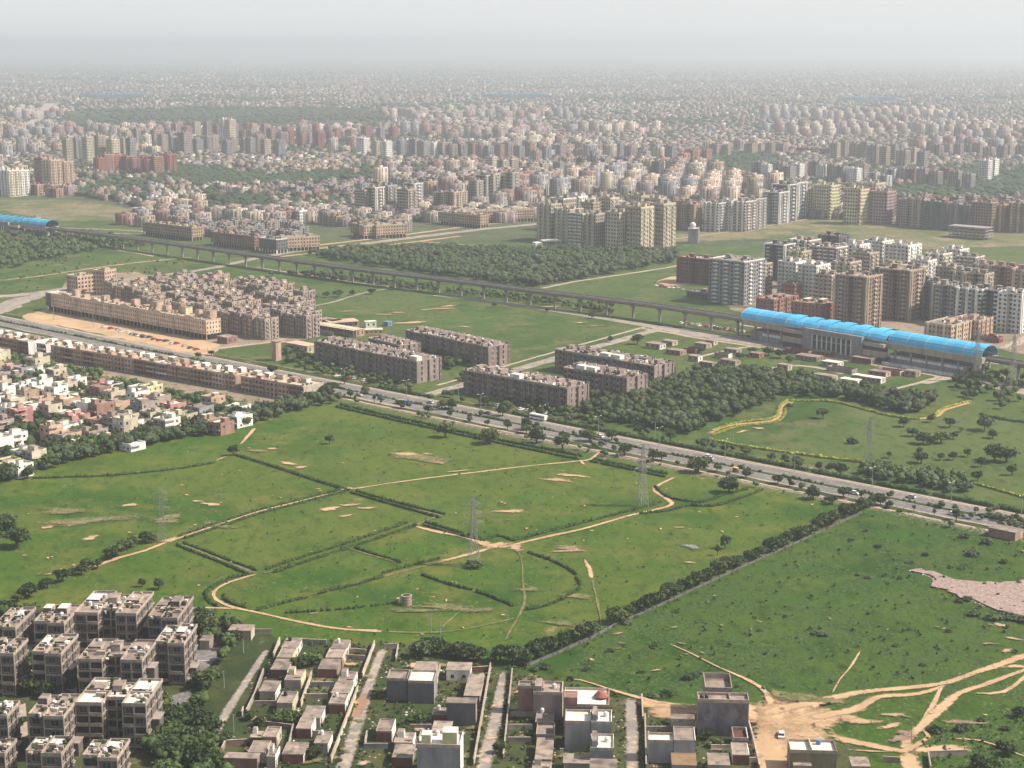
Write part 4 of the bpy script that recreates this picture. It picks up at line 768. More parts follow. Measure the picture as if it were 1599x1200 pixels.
# --- tower prototypes
PROTO = {}
def tower(col, nf=9, style=0, W=20, D=18, acc=None, seed=0):
    key = ('tower', col, nf, style, W, D, acc)
    if key in PROTO: return PROTO[key]
    K = Kit(); wm = W_[col]; am = W_[acc or col]; fh = 3.1; H = nf * fh; rr = random.Random(seed + nf)
    hx, hy = W / 2, D / 2
    if style == 0:      # cruciform point block with stacked corner balconies
        grid(K, -hx + 2.5, hx - 2.5, -hy, hy, 0, nf, fh, 3.2, 3.2, wm); grid(K, -hx, hx, -hy + 2.5, hy - 2.5, 0, nf, fh, 3.2, 3.2, wm, wpart='wall')
        for sx, sy in ((1, -1), (-1, -1), (1, 1)):
            for i in range(1, nf + 1):
                a, b = sorted((sx * (hx - 2.4), sx * (hx + .3))); c, d = sorted((sy * (hy - 2.4), sy * (hy + .3))); z = (i - 1) * fh + .35
                K('balcony', am).box(a, b, c, d, z, z + .18, bot=True)
                K('balcony').box(a, b, *sorted((sy * (hy + .3), sy * (hy + .15))), z + .18, z + 1.15).box(*sorted((sx * (hx + .3), sx * (hx + .15))), c + .16, d - .16, z + .18, z + 1.15)
    elif style == 1:    # slab with projecting bays and balconies
        grid(K, -hx, hx, -hy, hy, 0, nf, fh, 3.4, 3.0, wm, pier=.5)
        nb = max(2, int(W / 6.5))
        for j in range(nb):
            c = -hx + W * (j + .5) / nb
            K('fin', [am, wm]).box(c - 1.1, c + 1.1, -hy - 1.3, -hy, 0, H + .6, 0).box(c - 1.1, c + 1.1, hy, hy + 1.3, 0, H + .6, 0)
            for i in range(1, nf): K('balcony', am).box(c + 1.15, c + 3.3, -hy - 1.1, -hy - .04, i * fh + .1, i * fh + 1.0, bot=True)
        for i in range(1, nf):
            for c in (-hy * .5, hy * .45): K('balcony', am).box(hx + .04, hx + 1.3, c - 1.5, c + 1.5, i * fh + .1, i * fh + 1.0, bot=True)
    elif style == 2:    # two slender blocks joined by a recessed dark stair
        grid(K, -hx, -1.6, -hy, hy, 0, nf, fh, 3.2, 3.2, wm, pier=.55); grid(K, 1.6, hx, -hy + 1, hy - .5, 0, nf, fh, 3.2, 3.2, wm, pier=.55)
        grid(K, -1.6, 1.6, -hy + 3, hy - 3, 0, nf, fh, 3.2, 3.2, wm, pier=.3)
        K('fin', [am]).box(hx, hx + .5, -hy + 2.2, -hy + 3.4, 0, H + .5).box(hx, hx + .5, hy - 4.2, hy - 3, 0, H + .5).box(-hx - .02, -hx + 1.2, -hy - .5, -hy, 0, H + .5).box(hx - 1.2, hx + .02, -hy + .5, -hy + 1, 0, H + .5)
        for i in range(1, nf):
            K('balcony', am).box(hx + .04, hx + 1.4, -1.6, 1.6, i * fh, i * fh + 1.0, bot=True)
            for c in (-hx * .55, hx * .6): K('balcony').box(c - 1.4, c + 1.4, -hy - 1.2 + (1 if c > 0 else 0), -hy - .04 + (1 if c > 0 else 0), i * fh, i * fh + 1.0, bot=True)
    elif style == 3:    # curved white balconies
        grid(K, -hx, hx, -hy + 1, hy, 0, nf, fh, 3.4, 3.2, wm, pier=.5)
        for c in (-hx * .6, 0, hx * .6):
            for i in range(1, nf + 1):
                z = (i - 1) * fh + .3; pts = [(c - 2.1, -hy + .96)] + [(c + 2.1 * math.cos(a), -hy + .6 - 1.6 * math.sin(a)) for a in np.linspace(math.pi, 0, 7)] + [(c + 2.1, -hy + .96)]
                K('balcony', am).prism(pts, z, z + 1.05)
        for i in range(1, nf + 1):
            z = (i - 1) * fh + .3
            for c in (-hy * .4, hy * .5): K('balcony').prism([(hx + .03, c - 1.8), (hx + 1.2, c - 1.3), (hx + 1.5, c), (hx + 1.2, c + 1.3), (hx + .03, c + 1.8)], z, z + 1.05)
    roof(K, -hx + .3, hx - .3, -hy + .3, hy - .3, H, pm=am, ov=.05)
    for a, b, s, h in ((-hx * .45, 0, 4.6, 3.2), (hx * .35, hy * .25, 4, 2.6)):
        K('stair_head', [wm, M_ROOF]).box(a - s / 2, a + s / 2, b - s * .4, b + s * .4, H + .12, H + h, (1, 0, 0, 0, 0))
        K('stair_head').box(a - s / 2 - .3, a + s / 2 + .3, b - s * .4 - .3, b + s * .4 + .3, H + h, H + h + .25, (1, 0, 0, 0, 0))
    for _ in range(5): tank(K, rr.uniform(-hx * .8, hx * .8), rr.uniform(-hy * .8, hy * .8), H + .12, .8)
    clutter(K, -hx + .6, hx - .8, -hy + .6, hy - .8, H + .12, 8, wm, rr)
    PROTO[key] = K.meshes(); return PROTO[key]
def joined(key, ms):
    """the same geometry as one light mesh, for towers too far off to show parts"""
    k = ('joined',) + key
    if k in PROTO: return PROTO[k]
    V = []; F = []; MI = []; mats = []
    for n, me in ms.items():
        if n in ('roof_clutter', 'water_tank'): continue
        base = len(V); V += [tuple(v.co) for v in me.vertices]
        mm = []
        for m in me.materials:
            if m not in mats: mats.append(m)
            mm.append(mats.index(m))
        for p in me.polygons: F.append(tuple(base + i for i in p.vertices)); MI.append(mm[p.material_index])
    me = bpy.data.meshes.new('building'); me.from_pydata(V, [], F)
    for m in mats: me.materials.append(m)
    me.polygons.foreach_set('material_index', MI); PROTO[k] = me; return me
CN = dict(sand='sandy', taupe='taupe', concrete='grey-brown', beige='beige', cream='cream', pink='pink', white='white', brick='dark red', grey='grey', yellow='yellow', brown='brown', peach='peach', red='brick red', green='pale green',
          darkgrey='dark grey', mauve='mauve', tan='tan', blue='blue', paleyellow='pale yellow', dustbrick='dusty red', olive='olive', magenta='magenta')
def cluster(x0, y0, x1, y1, n, cols, nf, where, W=17, D=17, styles=(0, 1, 2), far=False, jit=5, seed=0, accs=(None,), rot=TH, name='apartment_tower', noun='apartment tower', sc=1.0, hj=.13):
    """n towers whose bases run from pixel (x0,y0) to (x1,y1)"""
    r = random.Random(seed * 7 + n); out = []
    for i in range(n):
        t = (i + .5) / n; out.append((x0 + (x1 - x0) * t + r.uniform(-jit, jit), y0 + (y1 - y0) * t + r.uniform(-jit, jit) * .9))
    out.sort()
    for i, (x, y) in enumerate(out):
        col = cols[i % len(cols)] if len(cols) > 1 else cols[0]; st = styles[(i + seed) % len(styles)]; acc = accs[i % len(accs)]
        ms = tower(col, nf, st, W, D, acc); g = G(x, y); z = sc * (1 + r.uniform(-hj, hj))
        lb = f'{CN[col]} {noun} {where}, {nth(i + 1)} from left'
        rz = rot + r.choice([0, 0, math.pi, 0])
        if far:
            o = o_(name, joined(('tower', col, nf, st, W, D, acc), ms), loc=g, rz=rz); q = r.uniform(.75, 1.1); o.scale = (q, q, z); tag(o, lb, 'tower' if nf > 5 else 'apartment block', noun + 's ' + where)
        else: put(ms, name, lb, 'tower' if nf > 5 else 'apartment block', g, rz, noun + 's ' + where, (1, 1, z))
# --- towers right, behind the metro station (near corner pixel -> centre)
def at_corner(x, y, W, D, z=0):
    """centre of a W x D block turned with the road whose nearest base corner stands at the pixel"""
    g = np.array(G(x, y, z)); return tuple(g - ROAD_D * W / 2 + ROAD_N * D / 2)
def T(x, y, col, nf, st, W, D, label, acc=None, sc=1.0, cat='tower', name='apartment_tower', group='towers behind the metro station'):
    put(tower(col, nf, st, W, D, acc, seed=int(x)), name, label, cat, at_corner(x, y, W, D), TH, group, (1, 1, sc))
T(1107, 447, 'brick', 7, 2, 34, 20, 'unfinished dark red slab block at the left end of the tower group')
T(1160, 478, 'grey', 11, 3, 34, 30, 'tall grey slab with many white balconies, left front of the tower group', 'white')
T(1240, 472, 'white', 10, 3, 17, 20, 'white tower with rounded balconies left of the brown pair', 'white')
T(1272, 478, 'white', 10, 3, 17, 22, 'white tower with rounded balconies touching the brown pair', 'white')
T(1222, 440, 'darkgrey', 10, 2, 20, 20, 'dark grey tower with pale roof rim behind the white round balconies', 'white')
T(1262, 432, 'concrete', 10, 1, 22, 20, 'grey-brown tower with stepped top at the back left of the group', 'white')
T(1308, 424, 'darkgrey', 10, 2, 22, 20, 'dark grey tower farthest back in the group behind the station')
T(1303, 452, 'concrete', 11, 3, 20, 20, 'grey-brown balcony tower between the two back rows', 'white')
T(1340, 446, 'white', 11, 1, 18, 18, 'white tower with stepped roof behind the brown pair', 'white')
T(1375, 440, 'white', 11, 3, 18, 20, 'white balcony tower behind the gap of the brown pair', 'white')
T(1415, 448, 'white', 11, 3, 22, 24, 'tall white tower with bright right face at the back right', 'white')
T(1350, 515, 'brown', 12, 2, 26, 24, 'brown tower with ochre top, left one of the brown pair', 'beige')
T(1418, 503, 'brown', 12, 2, 26, 24, 'brown tower with ochre top, right one of the brown pair', 'beige')
T(1380, 498, 'darkgrey', 11, 1, 14, 14, 'narrow dark block squeezed between the brown pair')
T(1446, 462, 'white', 9, 3, 16, 16, 'white stepped tower right of the brown pair, nearest of the white cluster', 'white')
T(1470, 450, 'cream', 9, 1, 17, 17, 'cream stepped tower in the middle of the right white cluster', 'white')
T(1496, 442, 'white', 9, 3, 18, 18, 'white stepped tower at the back of the right white cluster', 'white')
T(1520, 456, 'concrete', 9, 3, 18, 18, 'grey-brown stepped tower at the right end of the white cluster', 'white')
T(1462, 500, 'darkgrey', 9, 1, 18, 14, 'dark grey slab standing right behind the brown pair', 'grey')
T(1492, 508, 'grey', 9, 2, 20, 16, 'grey slab with pale edges above the peach school', 'cream')
T(1530, 514, 'grey', 9, 1, 22, 16, 'grey slab with white panels behind the peach school', 'white')
T(1560, 516, 'darkgrey', 9, 2, 20, 16, 'dark grey slab right of the peach school', 'white')
T(1592, 522, 'white', 9, 2, 18, 18, 'white tower with dark window stripes at the right edge', 'white')
T(1548, 470, 'peach', 9, 1, 18, 16, 'peach tower rising behind the grey slabs', 'cream')
T(1580, 474, 'dustbrick', 9, 2, 20, 18, 'dusty red tower at the right edge behind the white one', 'peach')
T(1612, 480, 'pink', 9, 1, 20, 18, 'pink tower cut by the right edge', 'cream')
for x, y, c, nf, st, W, D, lb in [(1188, 468, 'concrete', 9, 1, 16, 16, 'grey-brown tower squeezed behind the tall balcony slab'), (1296, 488, 'beige', 9, 3, 15, 16, 'beige tower with rounded balconies behind the red school'), (1325, 472, 'concrete', 10, 1, 16, 18, 'grey-brown tower just behind the left brown tower'), (1400, 478, 'beige', 10, 3, 15, 16, 'beige balcony tower just behind the right brown tower'),
        (1432, 474, 'concrete', 9, 1, 15, 15, 'grey-brown tower right behind the right brown tower'), (1486, 474, 'beige', 9, 3, 16, 16, 'beige stepped tower in front of the cream one'), (1510, 482, 'grey', 9, 1, 16, 16, 'grey tower wedged before the white stepped towers'), (1355, 462, 'concrete', 11, 3, 16, 16, 'grey-brown tower filling the gap behind the brown pair'), (1535, 486, 'concrete', 9, 2, 16, 16, 'grey-brown tower before the peach tower'),
        (1250, 452, 'beige', 10, 1, 15, 16, 'beige tower behind the round white balconies'), (1285, 444, 'concrete', 10, 3, 15, 16, 'grey-brown tower in the middle of the back row')]:
    T(x, y, c, nf, st, W, D, lb, 'cream')
# pinkish school buildings behind the station
def block(x, y, L, Wd, nf, col, label, acc=None, fh=3.3, bays=3.0, name='building', cat='building', group=None, rot=TH, extra=0, rm=None, gable=False, arc=False, seed=0):
    """plain block with its nearest base corner on the pixel, long side running back to the left"""
    K = Kit(); wm = W_[col]; am = W_[acc or col]; rr = random.Random(seed + int(x)); z0 = 0
    if arc:
        K('window', M_GLASS).box(-L + 2.2, -.6, 2.2, Wd - .3, 0, 3.7)
        n = max(2, int(L / 4)); c = K('column', am)
        for i in range(n + 1): c.box(-L + (L - .5) * i / n, -L + (L - .5) * i / n + .5, .05, .6, 0, 3.8)
        for i in range(max(2, int(Wd / 4)) + 1): c.box(-.55, -.05, .7 + (Wd - 1.3) * i / max(2, int(Wd / 4)), 1.2 + (Wd - 1.3) * i / max(2, int(Wd / 4)), 0, 3.8)
        z0 = 3.8
    grid(K, -L, 0, 0, Wd, z0, nf, fh, bays, bays, wm, pier=.5, band=.5); H = z0 + nf * fh
    roof(K, -L, 0, 0, Wd, H, rm, pm=am)
    nb = max(1, int(L / 13))
    for i in range(nb):
        a = -L + L * (i + .5) / nb; h = rr.uniform(2, 3); K('stair_head', [wm, M_ROOFW if rr.random() < .3 else M_ROOF]).box(a - 2.2, a + 1.8, Wd * .4, Wd * .75, H + .12, H + h, (1, 0, 0, 0, 0)); tank(K, a + 3.2, Wd * .6, H + .12)
        if gable: K('gable', am).poly([(a - 5, -.08, H + .1), (a + 5, -.08, H + .1), (a + 3.4, -.08, H + 1.9), (a, -.08, H + 2.9), (a - 3.4, -.08, H + 1.9)]).poly([(a + 5, .25, H + .1), (a - 5, .25, H + .1), (a - 3.4, .25, H + 1.9), (a, .25, H + 2.9), (a + 3.4, .25, H + 1.9)])
        if gable:
            q = [(a - 5, H + .1), (a - 3.4, H + 1.9), (a, H + 2.9), (a + 3.4, H + 1.9), (a + 5, H + .1)]
            for p1, p2 in zip(q, q[1:]): K('gable').poly([(p1[0], -.08, p1[1]), (p2[0], -.08, p2[1]), (p2[0], .25, p2[1]), (p1[0], .25, p1[1])])
    if extra:
        for i in range(max(1, int(L / extra))):
            a = -L + extra * (i + .5); K('fin', [am]).box(a - .8, a + .8, -1.0, 0, 0, H + .5)
        for b in (Wd * .2, Wd * .5, Wd * .8): K('fin').box(0, .9, b - .7, b + .7, 0, H + .5)
    clutter(K, -L + .5, -.6, .5, Wd - .6, H + .12, int(L * Wd / 45) + 1, wm, rr)
    g = G(x, y); return put(K.meshes(), name, label, cat, g, rot, group)
block(1208, 497, 16, 34, 4, 'dustbrick', 'pinkish red school wing with tall window slots behind the left end of the station', 'red', extra=5, name='school_building', cat='school', group='red school behind the station')
block(1282, 505, 26, 22, 4, 'red', 'darker brick red school wing right of the first one behind the station', 'dustbrick', extra=6, name='school_building', cat='school', group='red school behind the station')
block(1240, 478, 12, 12, 5, 'red', 'red stair tower between the two school wings', 'dustbrick', name='school_building', cat='school', group='red school behind the station')
block(1484, 540, 20, 34, 4, 'peach', 'peach school block with round arch on its end wall behind the station', 'cream', extra=6, name='school_building', cat='school', group='peach school behind the station')
block(1527, 532, 20, 22, 4, 'peach', 'taller peach school block with blank right fin wall behind the station', 'peach', extra=5, name='school_building', cat='school', group='peach school behind the station')
block(1560, 537, 26, 6, 1, 'red', 'low red roofed shed right of the peach school', rm=W_['red'], name='shed', cat='shed', bays=2.5)
block(1110, 468, 24, 16, 1, 'darkgrey', 'low dark open shed at the foot of the grey slab', name='shed', cat='shed', fh=4)
block(1245, 502, 18, 8, 1, 'cream', 'low cream building with curved forecourt behind the station', name='shed', cat='shed', rm=M_ROOFW)
# white dome tank tower in the field
K = Kit(); K('shaft', W_['grey']).box(-5, 5, -4, 4, 0, 15); K('ledge', W_['white']).box(-5.5, 5.5, -4.5, 4.5, 15, 15.6, bot=True)
for a, b, r_ in ((0, 0, 3.2),):
    for k in range(8):
        t0, t1 = -1.2 + k * 2.77 / 8, -1.2 + (k + 1) * 2.77 / 8; K('globe', M_TANKW).cyl(-.5, 0, r_ * math.cos(t0), 18.6 + r_ * math.sin(t0), 18.6 + r_ * math.sin(t1), 0, 14, r1=max(.05, r_ * math.cos(t1)))
K('pipe', W_['white']).box(5.2, 6.6, -.8, .8, 0, 17)
put(K.meshes(), 'water_tower', 'grey water tower with a white globe tank standing in the field', 'water tower', G(1082, 380), TH + .6)
# --- the yellowish arcade blocks across the viaduct and the long one left
block(500, 391, 44, 14, 3, 'peach', 'long peach arcade block with gabled front at the crossroads, right part', 'cream', arc=True, gable=True, rot=TH + 1.15, group='arcade buildings beyond the viaduct', name='arcade_building', cat='shop building')
block(432, 397, 26, 14, 3, 'darkgrey', 'dark unfinished middle section of the arcade block by the viaduct', 'white', arc=True, group='arcade buildings beyond the viaduct', name='arcade_building', cat='shop building')
block(398, 392, 70, 14, 3, 'dustbrick', 'long shaded arcade block running behind the viaduct, middle part', 'tan', arc=True, group='arcade buildings beyond the viaduct', name='arcade_building', cat='shop building')
block(300, 377, 85, 14, 3, 'tan', 'long shaded arcade block running behind the viaduct, left part', 'tan', arc=True, group='arcade buildings beyond the viaduct', name='arcade_building', cat='shop building')
block(635, 371, 48, 15, 3, 'peach', 'short peach and white arcade block between the two long ones', 'cream', arc=True, gable=True, rot=TH + 1.15, group='arcade buildings beyond the viaduct', name='arcade_building', cat='shop building')
block(588, 374, 40, 14, 3, 'tan', 'shaded wing of the short arcade block', 'tan', arc=True, group='arcade buildings beyond the viaduct', name='arcade_building', cat='shop building')
block(834, 346, 90, 15, 3, 'peach', 'peach arcade block with gables left of the cream towers', 'cream', arc=True, gable=True, rot=TH + 1.05, group='arcade buildings beyond the viaduct', name='arcade_building', cat='shop building')
block(750, 357, 66, 14, 3, 'tan', 'shaded wing of the arcade block left of the cream towers', 'peach', arc=True, group='arcade buildings beyond the viaduct', name='arcade_building', cat='shop building')
# petrol station
K = Kit(); K('canopy', [M_PAINTW, W_['blue']]).box(-9, 9, -6, 6, 5, 5.9, (0, 0, 1, 0, 0), True)
for a in (-6, 6):
    for b in (-3, 3): K('column', M_PAINTW).box(a - .3, a + .3, b - .3, b + .3, 0, 5)
K('kiosk', W_['white']).box(-18, -10, -4, 6, 0, 4); K('forecourt_wall', W_['cream']).box(-20, 22, -12, -11.6, 0, 1.6)
put(K.meshes(), 'petrol_station', 'small white canopied petrol station in the green field before the cream towers', 'petrol station', G(860, 384), TH + 1.1)
# --- F: four-storey walk-up flats on the main road
def walkups(xa, ya, xb, yb, Wd, label, H=13.2, col='taupe', seed=0):
    """long flats: near roof corner and far left roof corner given as pixels at roof height"""
    A = np.array(G(xa, ya, H)); B = np.array(G(xb, yb, H)); d = A - B; L = np.linalg.norm(d); th = math.atan2(d[1], d[0]); rr = random.Random(seed)
    K = Kit(); wm = W_[col]; nf = 4; fh = H / 4
    grid(K, -L, -.8, 1.6, Wd - 1.6, 0, nf, fh, 2.4, 2.6, wm, pier=.35, band=.35, off=.7)
    n = max(2, round(L / 8.6)); u = L / n; f_ = K('fin', [wm, W_['grey'], M_SLAB])
    for i in range(n):
        a = -L + u * i
        for s, y0, y1 in ((0, 0, 1.58), (1, Wd - 1.58, Wd)):
            wm2 = rr.choice([wm, wm, W_['concrete'], W_['mauve'], W_['taupe']]); K('wall', [wm, W_['concrete'], W_['mauve']]); grid(K, a + .3, a + u * .38, y0, y1, 0, nf, fh, 1.9, 1.6, wm, pier=.42, band=.42, off=.4); grid(K, a + u * (.60 if i % 2 else .66), a + u - .25, y0 + (0 if i % 2 else .3), y1 - (0 if i % 2 else .3), 0, nf, fh, 1.9, 1.6, wm, pier=.42, band=.42, off=.4)
            f_.box(a + u * .38, a + u * .42, y0 - (.25 if s == 0 else 0), y1 + (.25 if s else 0), 0, H + .9, 2)
            for k in range(nf): K('balcony', [wm, M_SLAB, W_['cream']]).box(a + u * .43, a + u * .59, y0 + .3 if s == 0 else y0, y1 if s == 0 else y1 - .3, k * fh + .2, k * fh + 1.1, rr.choice([0, 1, 0, 2]), True)
            if rr.random() < .5: K('sunshade', [W_['white'], W_['blue'], W_['brown'], W_['cream']]).box(a + .3, a + u * .35, (-.5 if s == 0 else Wd), (0 if s == 0 else Wd + .5), rr.randrange(1, 4) * fh - .6, rr.randrange(1, 4) * fh + .9 if 0 else 3 * fh - .4, rr.randrange(4)) if False else None
    # end wall facing the sun: four slabs with dark slots
    m = 4; v = (Wd - .6) / m
    for i in range(m):
        b = .3 + v * i; x1 = .2 if i % 2 == 0 else -.5
        K('end_wall', [M_SLAB, wm]).box(-.8, x1, b, b + v * .62, 0, H + .4, (0, 0, 1, 0, 0))
        for k in range(nf): K('balcony').box(-.8, x1 - .3, b + v * .62, b + v, k * fh + .15, k * fh + .9, 1, True)
    K('roof', [M_ROOF, M_PARA]).box(-L - .1, -.5, 0, Wd, H, H + .15, (0, 1, 1, 1, 1))
    r_ = K('roof')
    for i in range(n):
        a = -L + u * i; r_.box(a, a + .2, .2, Wd - .2, H + .15, H + .9, 1)
        for y in (0.02, Wd - .22): r_.box(a + .2, a + u - .02, y, y + .2, H + .15, H + (.95 if rr.random() < .7 else .5), 1)
        K('stair_head', [wm, M_ROOF, M_ROOFW]).box(a + u * .35, a + u * .66, Wd * .36, Wd * .64, H + .15, H + 2.6, (1, 0, 0, 0, 0))
        if rr.random() < .16: K('roof_room', [W_['white'], M_ROOFW]).box(a + u * .1, a + u * .9, 1.2, 5.5, H + .15, H + 2.9, (1, 0, 0, 0, 0))
        for _ in range(4): tank(K, a + rr.uniform(.8, u - .8), rr.choice([rr.uniform(1, Wd * .33), rr.uniform(Wd * .66, Wd - 1)]), H + .15, .6)
    clutter(K, -L + .5, -1, .5, Wd - .6, H + .15, int(L * 1.1), wm, rr, (.4, 1.9))
    g = (A[0], A[1]); t = put(K.meshes(), 'walk_up_flats', label, 'apartment block', g, th, 'four-storey walk-up flats beside the main road'); return th
walkups(650, 566, 490, 534, 21, 'long grey-brown four-storey flats nearest the main road, left of the side street', seed=1)
walkups(623, 541, 575, 529, 17, 'short grey-brown flats tucked behind the leftmost long block', seed=2)
walkups(762, 543, 633, 517, 19, 'long grey-brown flats at the back, left of the side street', seed=3)
walkups(885, 608, 723, 579, 20, 'long grey-brown flats with a blue patch, right of the side street by the road', seed=4)
walkups(978, 592, 880, 575, 20, 'shorter grey-brown flats between the two long blocks right of the side street', seed=5)
walkups(1021, 573, 866, 547, 20, 'long grey-brown flats farthest right and back from the side street', seed=6)
# construction / school buildings between the flats and the dense block
def simple(name, label, cat, x, y, L, Wd, h, wcol, rm=None, rot=TH, group=None, windows=True, roofover=.2, cols=0, side=None, open_=False):
    K = Kit(); wm = W_[wcol]; sm = W_[side or wcol]
    w = K('wall', [wm, sm])
    if open_:
        w.box(-L, 0, 0, .2, 0, h).box(-L, 0, Wd - .2, Wd, 0, h).box(-L, -L + .2, .2, Wd - .2, 0, h).box(-.2, 0, .2, Wd - .2, 0, h, (1, 1, 1, 1, 1)); K('floor', M_DIRT2).box(-L + .2, -.2, .2, Wd - .2, 0, .1)
    else:
        w.box(-L, 0, 0, Wd, 0, h, (0, 0, 1, 0, 0)); K('roof', [rm or M_ROOF, M_PARA]).box(-L - roofover, roofover, -roofover, Wd + roofover, h, h + .2, (0, 1, 1, 1, 1), True)
        if windows:
            n = max(1, int(L / 3.2))
            for i in range(n): a = -L + L * (i + .5) / n; K('window', [M_OPENSHADE, M_SLAB]).box(a - .6, a + .6, -.04, 0, h * .38, h * .75, 0)
            for i in range(max(1, int(Wd / 3.5))): b = Wd * (i + .5) / max(1, int(Wd / 3.5)); K('window').box(0, .04, b - .5, b + .5, h * .3, h * .78, 0)
        for i in range(cols): K('column', M_SLAB).box(-L + (L - .3) * i / max(1, cols - 1), -L + (L - .3) * i / max(1, cols - 1) + .3, -2.2, -1.9, 0, h)
        if cols: K('veranda_roof', [rm or M_ROOF, M_PARA]).box(-L, 0, -2.3, -roofover, h - .15, h, (0, 1, 1, 1, 1), True)
    return put(K.meshes(), name, label, cat, G(x, y), rot, group)
simple('building', 'long low building with ochre columns beyond the walk-up flats', 'building', 556, 527, 42, 8, 5, 'tan', W_['cream'], cols=10)
simple('building', 'low ochre shed with pale roof behind the columned building', 'building', 560, 512, 22, 12, 5, 'tan', W_['peach'], rot=TH + 1.1, cols=5)
simple('building', 'dark red low building left of the ochre columned one', 'building', 520, 513, 18, 10, 5, 'red')
simple('building', 'low ochre hall right of the columned building', 'building', 598, 523, 26, 8, 3.5, 'yellow', W_['cream'], rot=TH + .9)
simple('cabin', 'small white cabin at the edge of the meadow', 'cabin', 588, 512, 8, 5, 4.5, 'white', M_ROOFW, rot=TH + 1.1)
simple('cabin', 'small blue sheeted cabin right of the white one', 'cabin', 606, 510, 5, 4, 3, 'blue', W_['blue'])
simple('building', 'unfinished cream building at the left end of the road flats', 'building', 480, 553, 22, 10, 5, 'cream', W_['peach'])
K = Kit(); K('shaft', W_['peach']).box(-2.2, 2.2, -2.2, 2.2, 0, 12.5); K('cap', M_SLAB).box(-2.7, 2.7, -2.7, 2.7, 12.5, 13); put(K.meshes(), 'pump_tower', 'slim peach tower beside the unfinished cream building', 'tower', G(432, 563), TH)
simple('boundary_wall', 'long grey wall along the lane behind the walk-up flats', 'wall', 520, 526, 55, .4, 3, 'grey', windows=False, roofover=0)
# --- E: long shopping block and the dense flats behind
E0, E1 = np.array(G(82, 487)), np.array(G(322, 532)); ED = (E1 - E0) / np.linalg.norm(E1 - E0); EN = np.array((-ED[1], ED[0])); ETH = math.atan2(ED[1], ED[0]); EL = np.linalg.norm(E1 - E0)
K = Kit(); wm = W_['sand']; nseg = 5; sl = EL / nseg; rr = random.Random(5)
for i in range(nseg):
    a = sl * i; h0 = .0 if i % 2 else .35
    seg = 'wall'; nf = 3; K('window', M_GLASS).box(a + .5, a + sl - .5, 3.4, 13, 0, 3.9); c = K('column', W_['tan'])
    for k in range(9): c.box(a + .3 + (sl - 1.1) * k / 8, a + .8 + (sl - 1.1) * k / 8, h0 + .2, h0 + .8, 0, 4)
    grid(K, a + .05, a + sl - .05, h0, 13, 4, nf, 3.15, 2.45, 2.6, wm, pier=.6, band=.55); H = 4 + nf * 3.15
    roof(K, a + .05, a + sl - .05, h0, 13, H, M_ROOFL, pm=wm, par=.8)
    q = [(a + sl * .3, H + .5), (a + sl * .42, H + 2.0), (a + sl * .5, H + 2.4), (a + sl * .58, H + 2.0), (a + sl * .7, H + .5)]; K('gable', W_['sand']).poly([(x_, h0 - .05, z_) for x_, z_ in q]).poly([(x_, h0 + .3, z_) for x_, z_ in q[::-1]])
    for p1, p2 in zip(q, q[1:]): K('gable').poly([(p1[0], h0 - .05, p1[1]), (p2[0], h0 - .05, p2[1]), (p2[0], h0 + .3, p2[1]), (p1[0], h0 + .3, p1[1])])
    K('pilaster', W_['cream']).box(a - .5, a + .5, -.5, h0 + .3, 3.6, H + 1.4)
    K('stair_head', [W_['peach'], M_ROOF]).box(a + sl * .45, a + sl * .45 + 4.5, 7, 12, H + .12, H + 3.2 + rr.uniform(0, 2), (1, 0, 0, 0, 0)); K('stair_head').box(a + sl * .85, a + sl * .85 + 3, 6, 11, H + .12, H + 2.6, (1, 0, 0, 0, 0))
    clutter(K, a + 1, a + sl - 1.5, 1.5, 12, H + .12, 14, wm, rr)
put(K.meshes(), 'arcade_building', 'very long peach four-storey arcade block facing the sandy forecourt', 'shop building', tuple(E0), ETH)
g = E0 - ED * 1.0
K = Kit(); K('window', M_GLASS).box(-7, -.3, 2, 12, 0, 4); grid(K, -8, 0, .4, 13, 4, 3, 3.15, 8, 6, W_['darkgrey'], pier=.9, band=.8); roof(K, -8, 0, .4, 13, 13.45, M_ROOFW, pm=W_['cream']); put(K.meshes(), 'arcade_building', 'dark glazed corner block at the left end of the long peach arcade', 'shop building', tuple(g), ETH)
block(165, 462, 12, 15, 6, 'peach', 'tall peach building with black window holes rising behind the arcade', 'paleyellow', name='apartment_block', cat='apartment block', rot=TH + .3)
block(122, 458, 16, 16, 4, 'peach', 'peach block at the far left corner of the dense flats', 'cream', name='apartment_block', cat='apartment block')
for i, (u, h, c) in enumerate([(.62, 5, 'peach'), (.80, 4.6, 'paleyellow'), (.945, 5, 'peach')]):
    p = E0 + ED * EL * u + EN * 9; K = Kit(); K('wall', [W_[c], M_ROOF]).box(-4, 4, 0, 6, 13.5, 13.5 + h, (1, 0, 0, 0, 0)); K('parapet', M_PARA).box(-4.2, 4.2, -.2, 0, 13.5 + h, 13.9 + h)
    p0 = put(K.meshes(), 'roof_house', f'boxy roof house on top of the long peach arcade, {nth(i + 1)} from the left', 'roof house', tuple(p), ETH, 'roof houses on the peach arcade')
simple('cabin', 'brick red low annex at the right end of the peach arcade', 'building', 355, 538, 11, 9, 4.5, 'dustbrick', rot=ETH)
i = 0; rr = random.Random(3)
AREA = [(150, 452), (205, 436), (300, 448), (385, 458), (470, 488), (470, 532), (362, 536), (330, 530), (230, 500), (110, 470)]
cells = []
for v in range(7):
    for u in range(-1, 20):
        p = E0 + ED * (u * 13.6 + 4 + (v % 3) * 4) + EN * (28 + v * 22.5); px, py = PX(p[0], p[1])
        if inpoly([px], [py], AREA)[0] and (u * 7 + v * 3) % 9 != 4: cells.append((v, px, p))
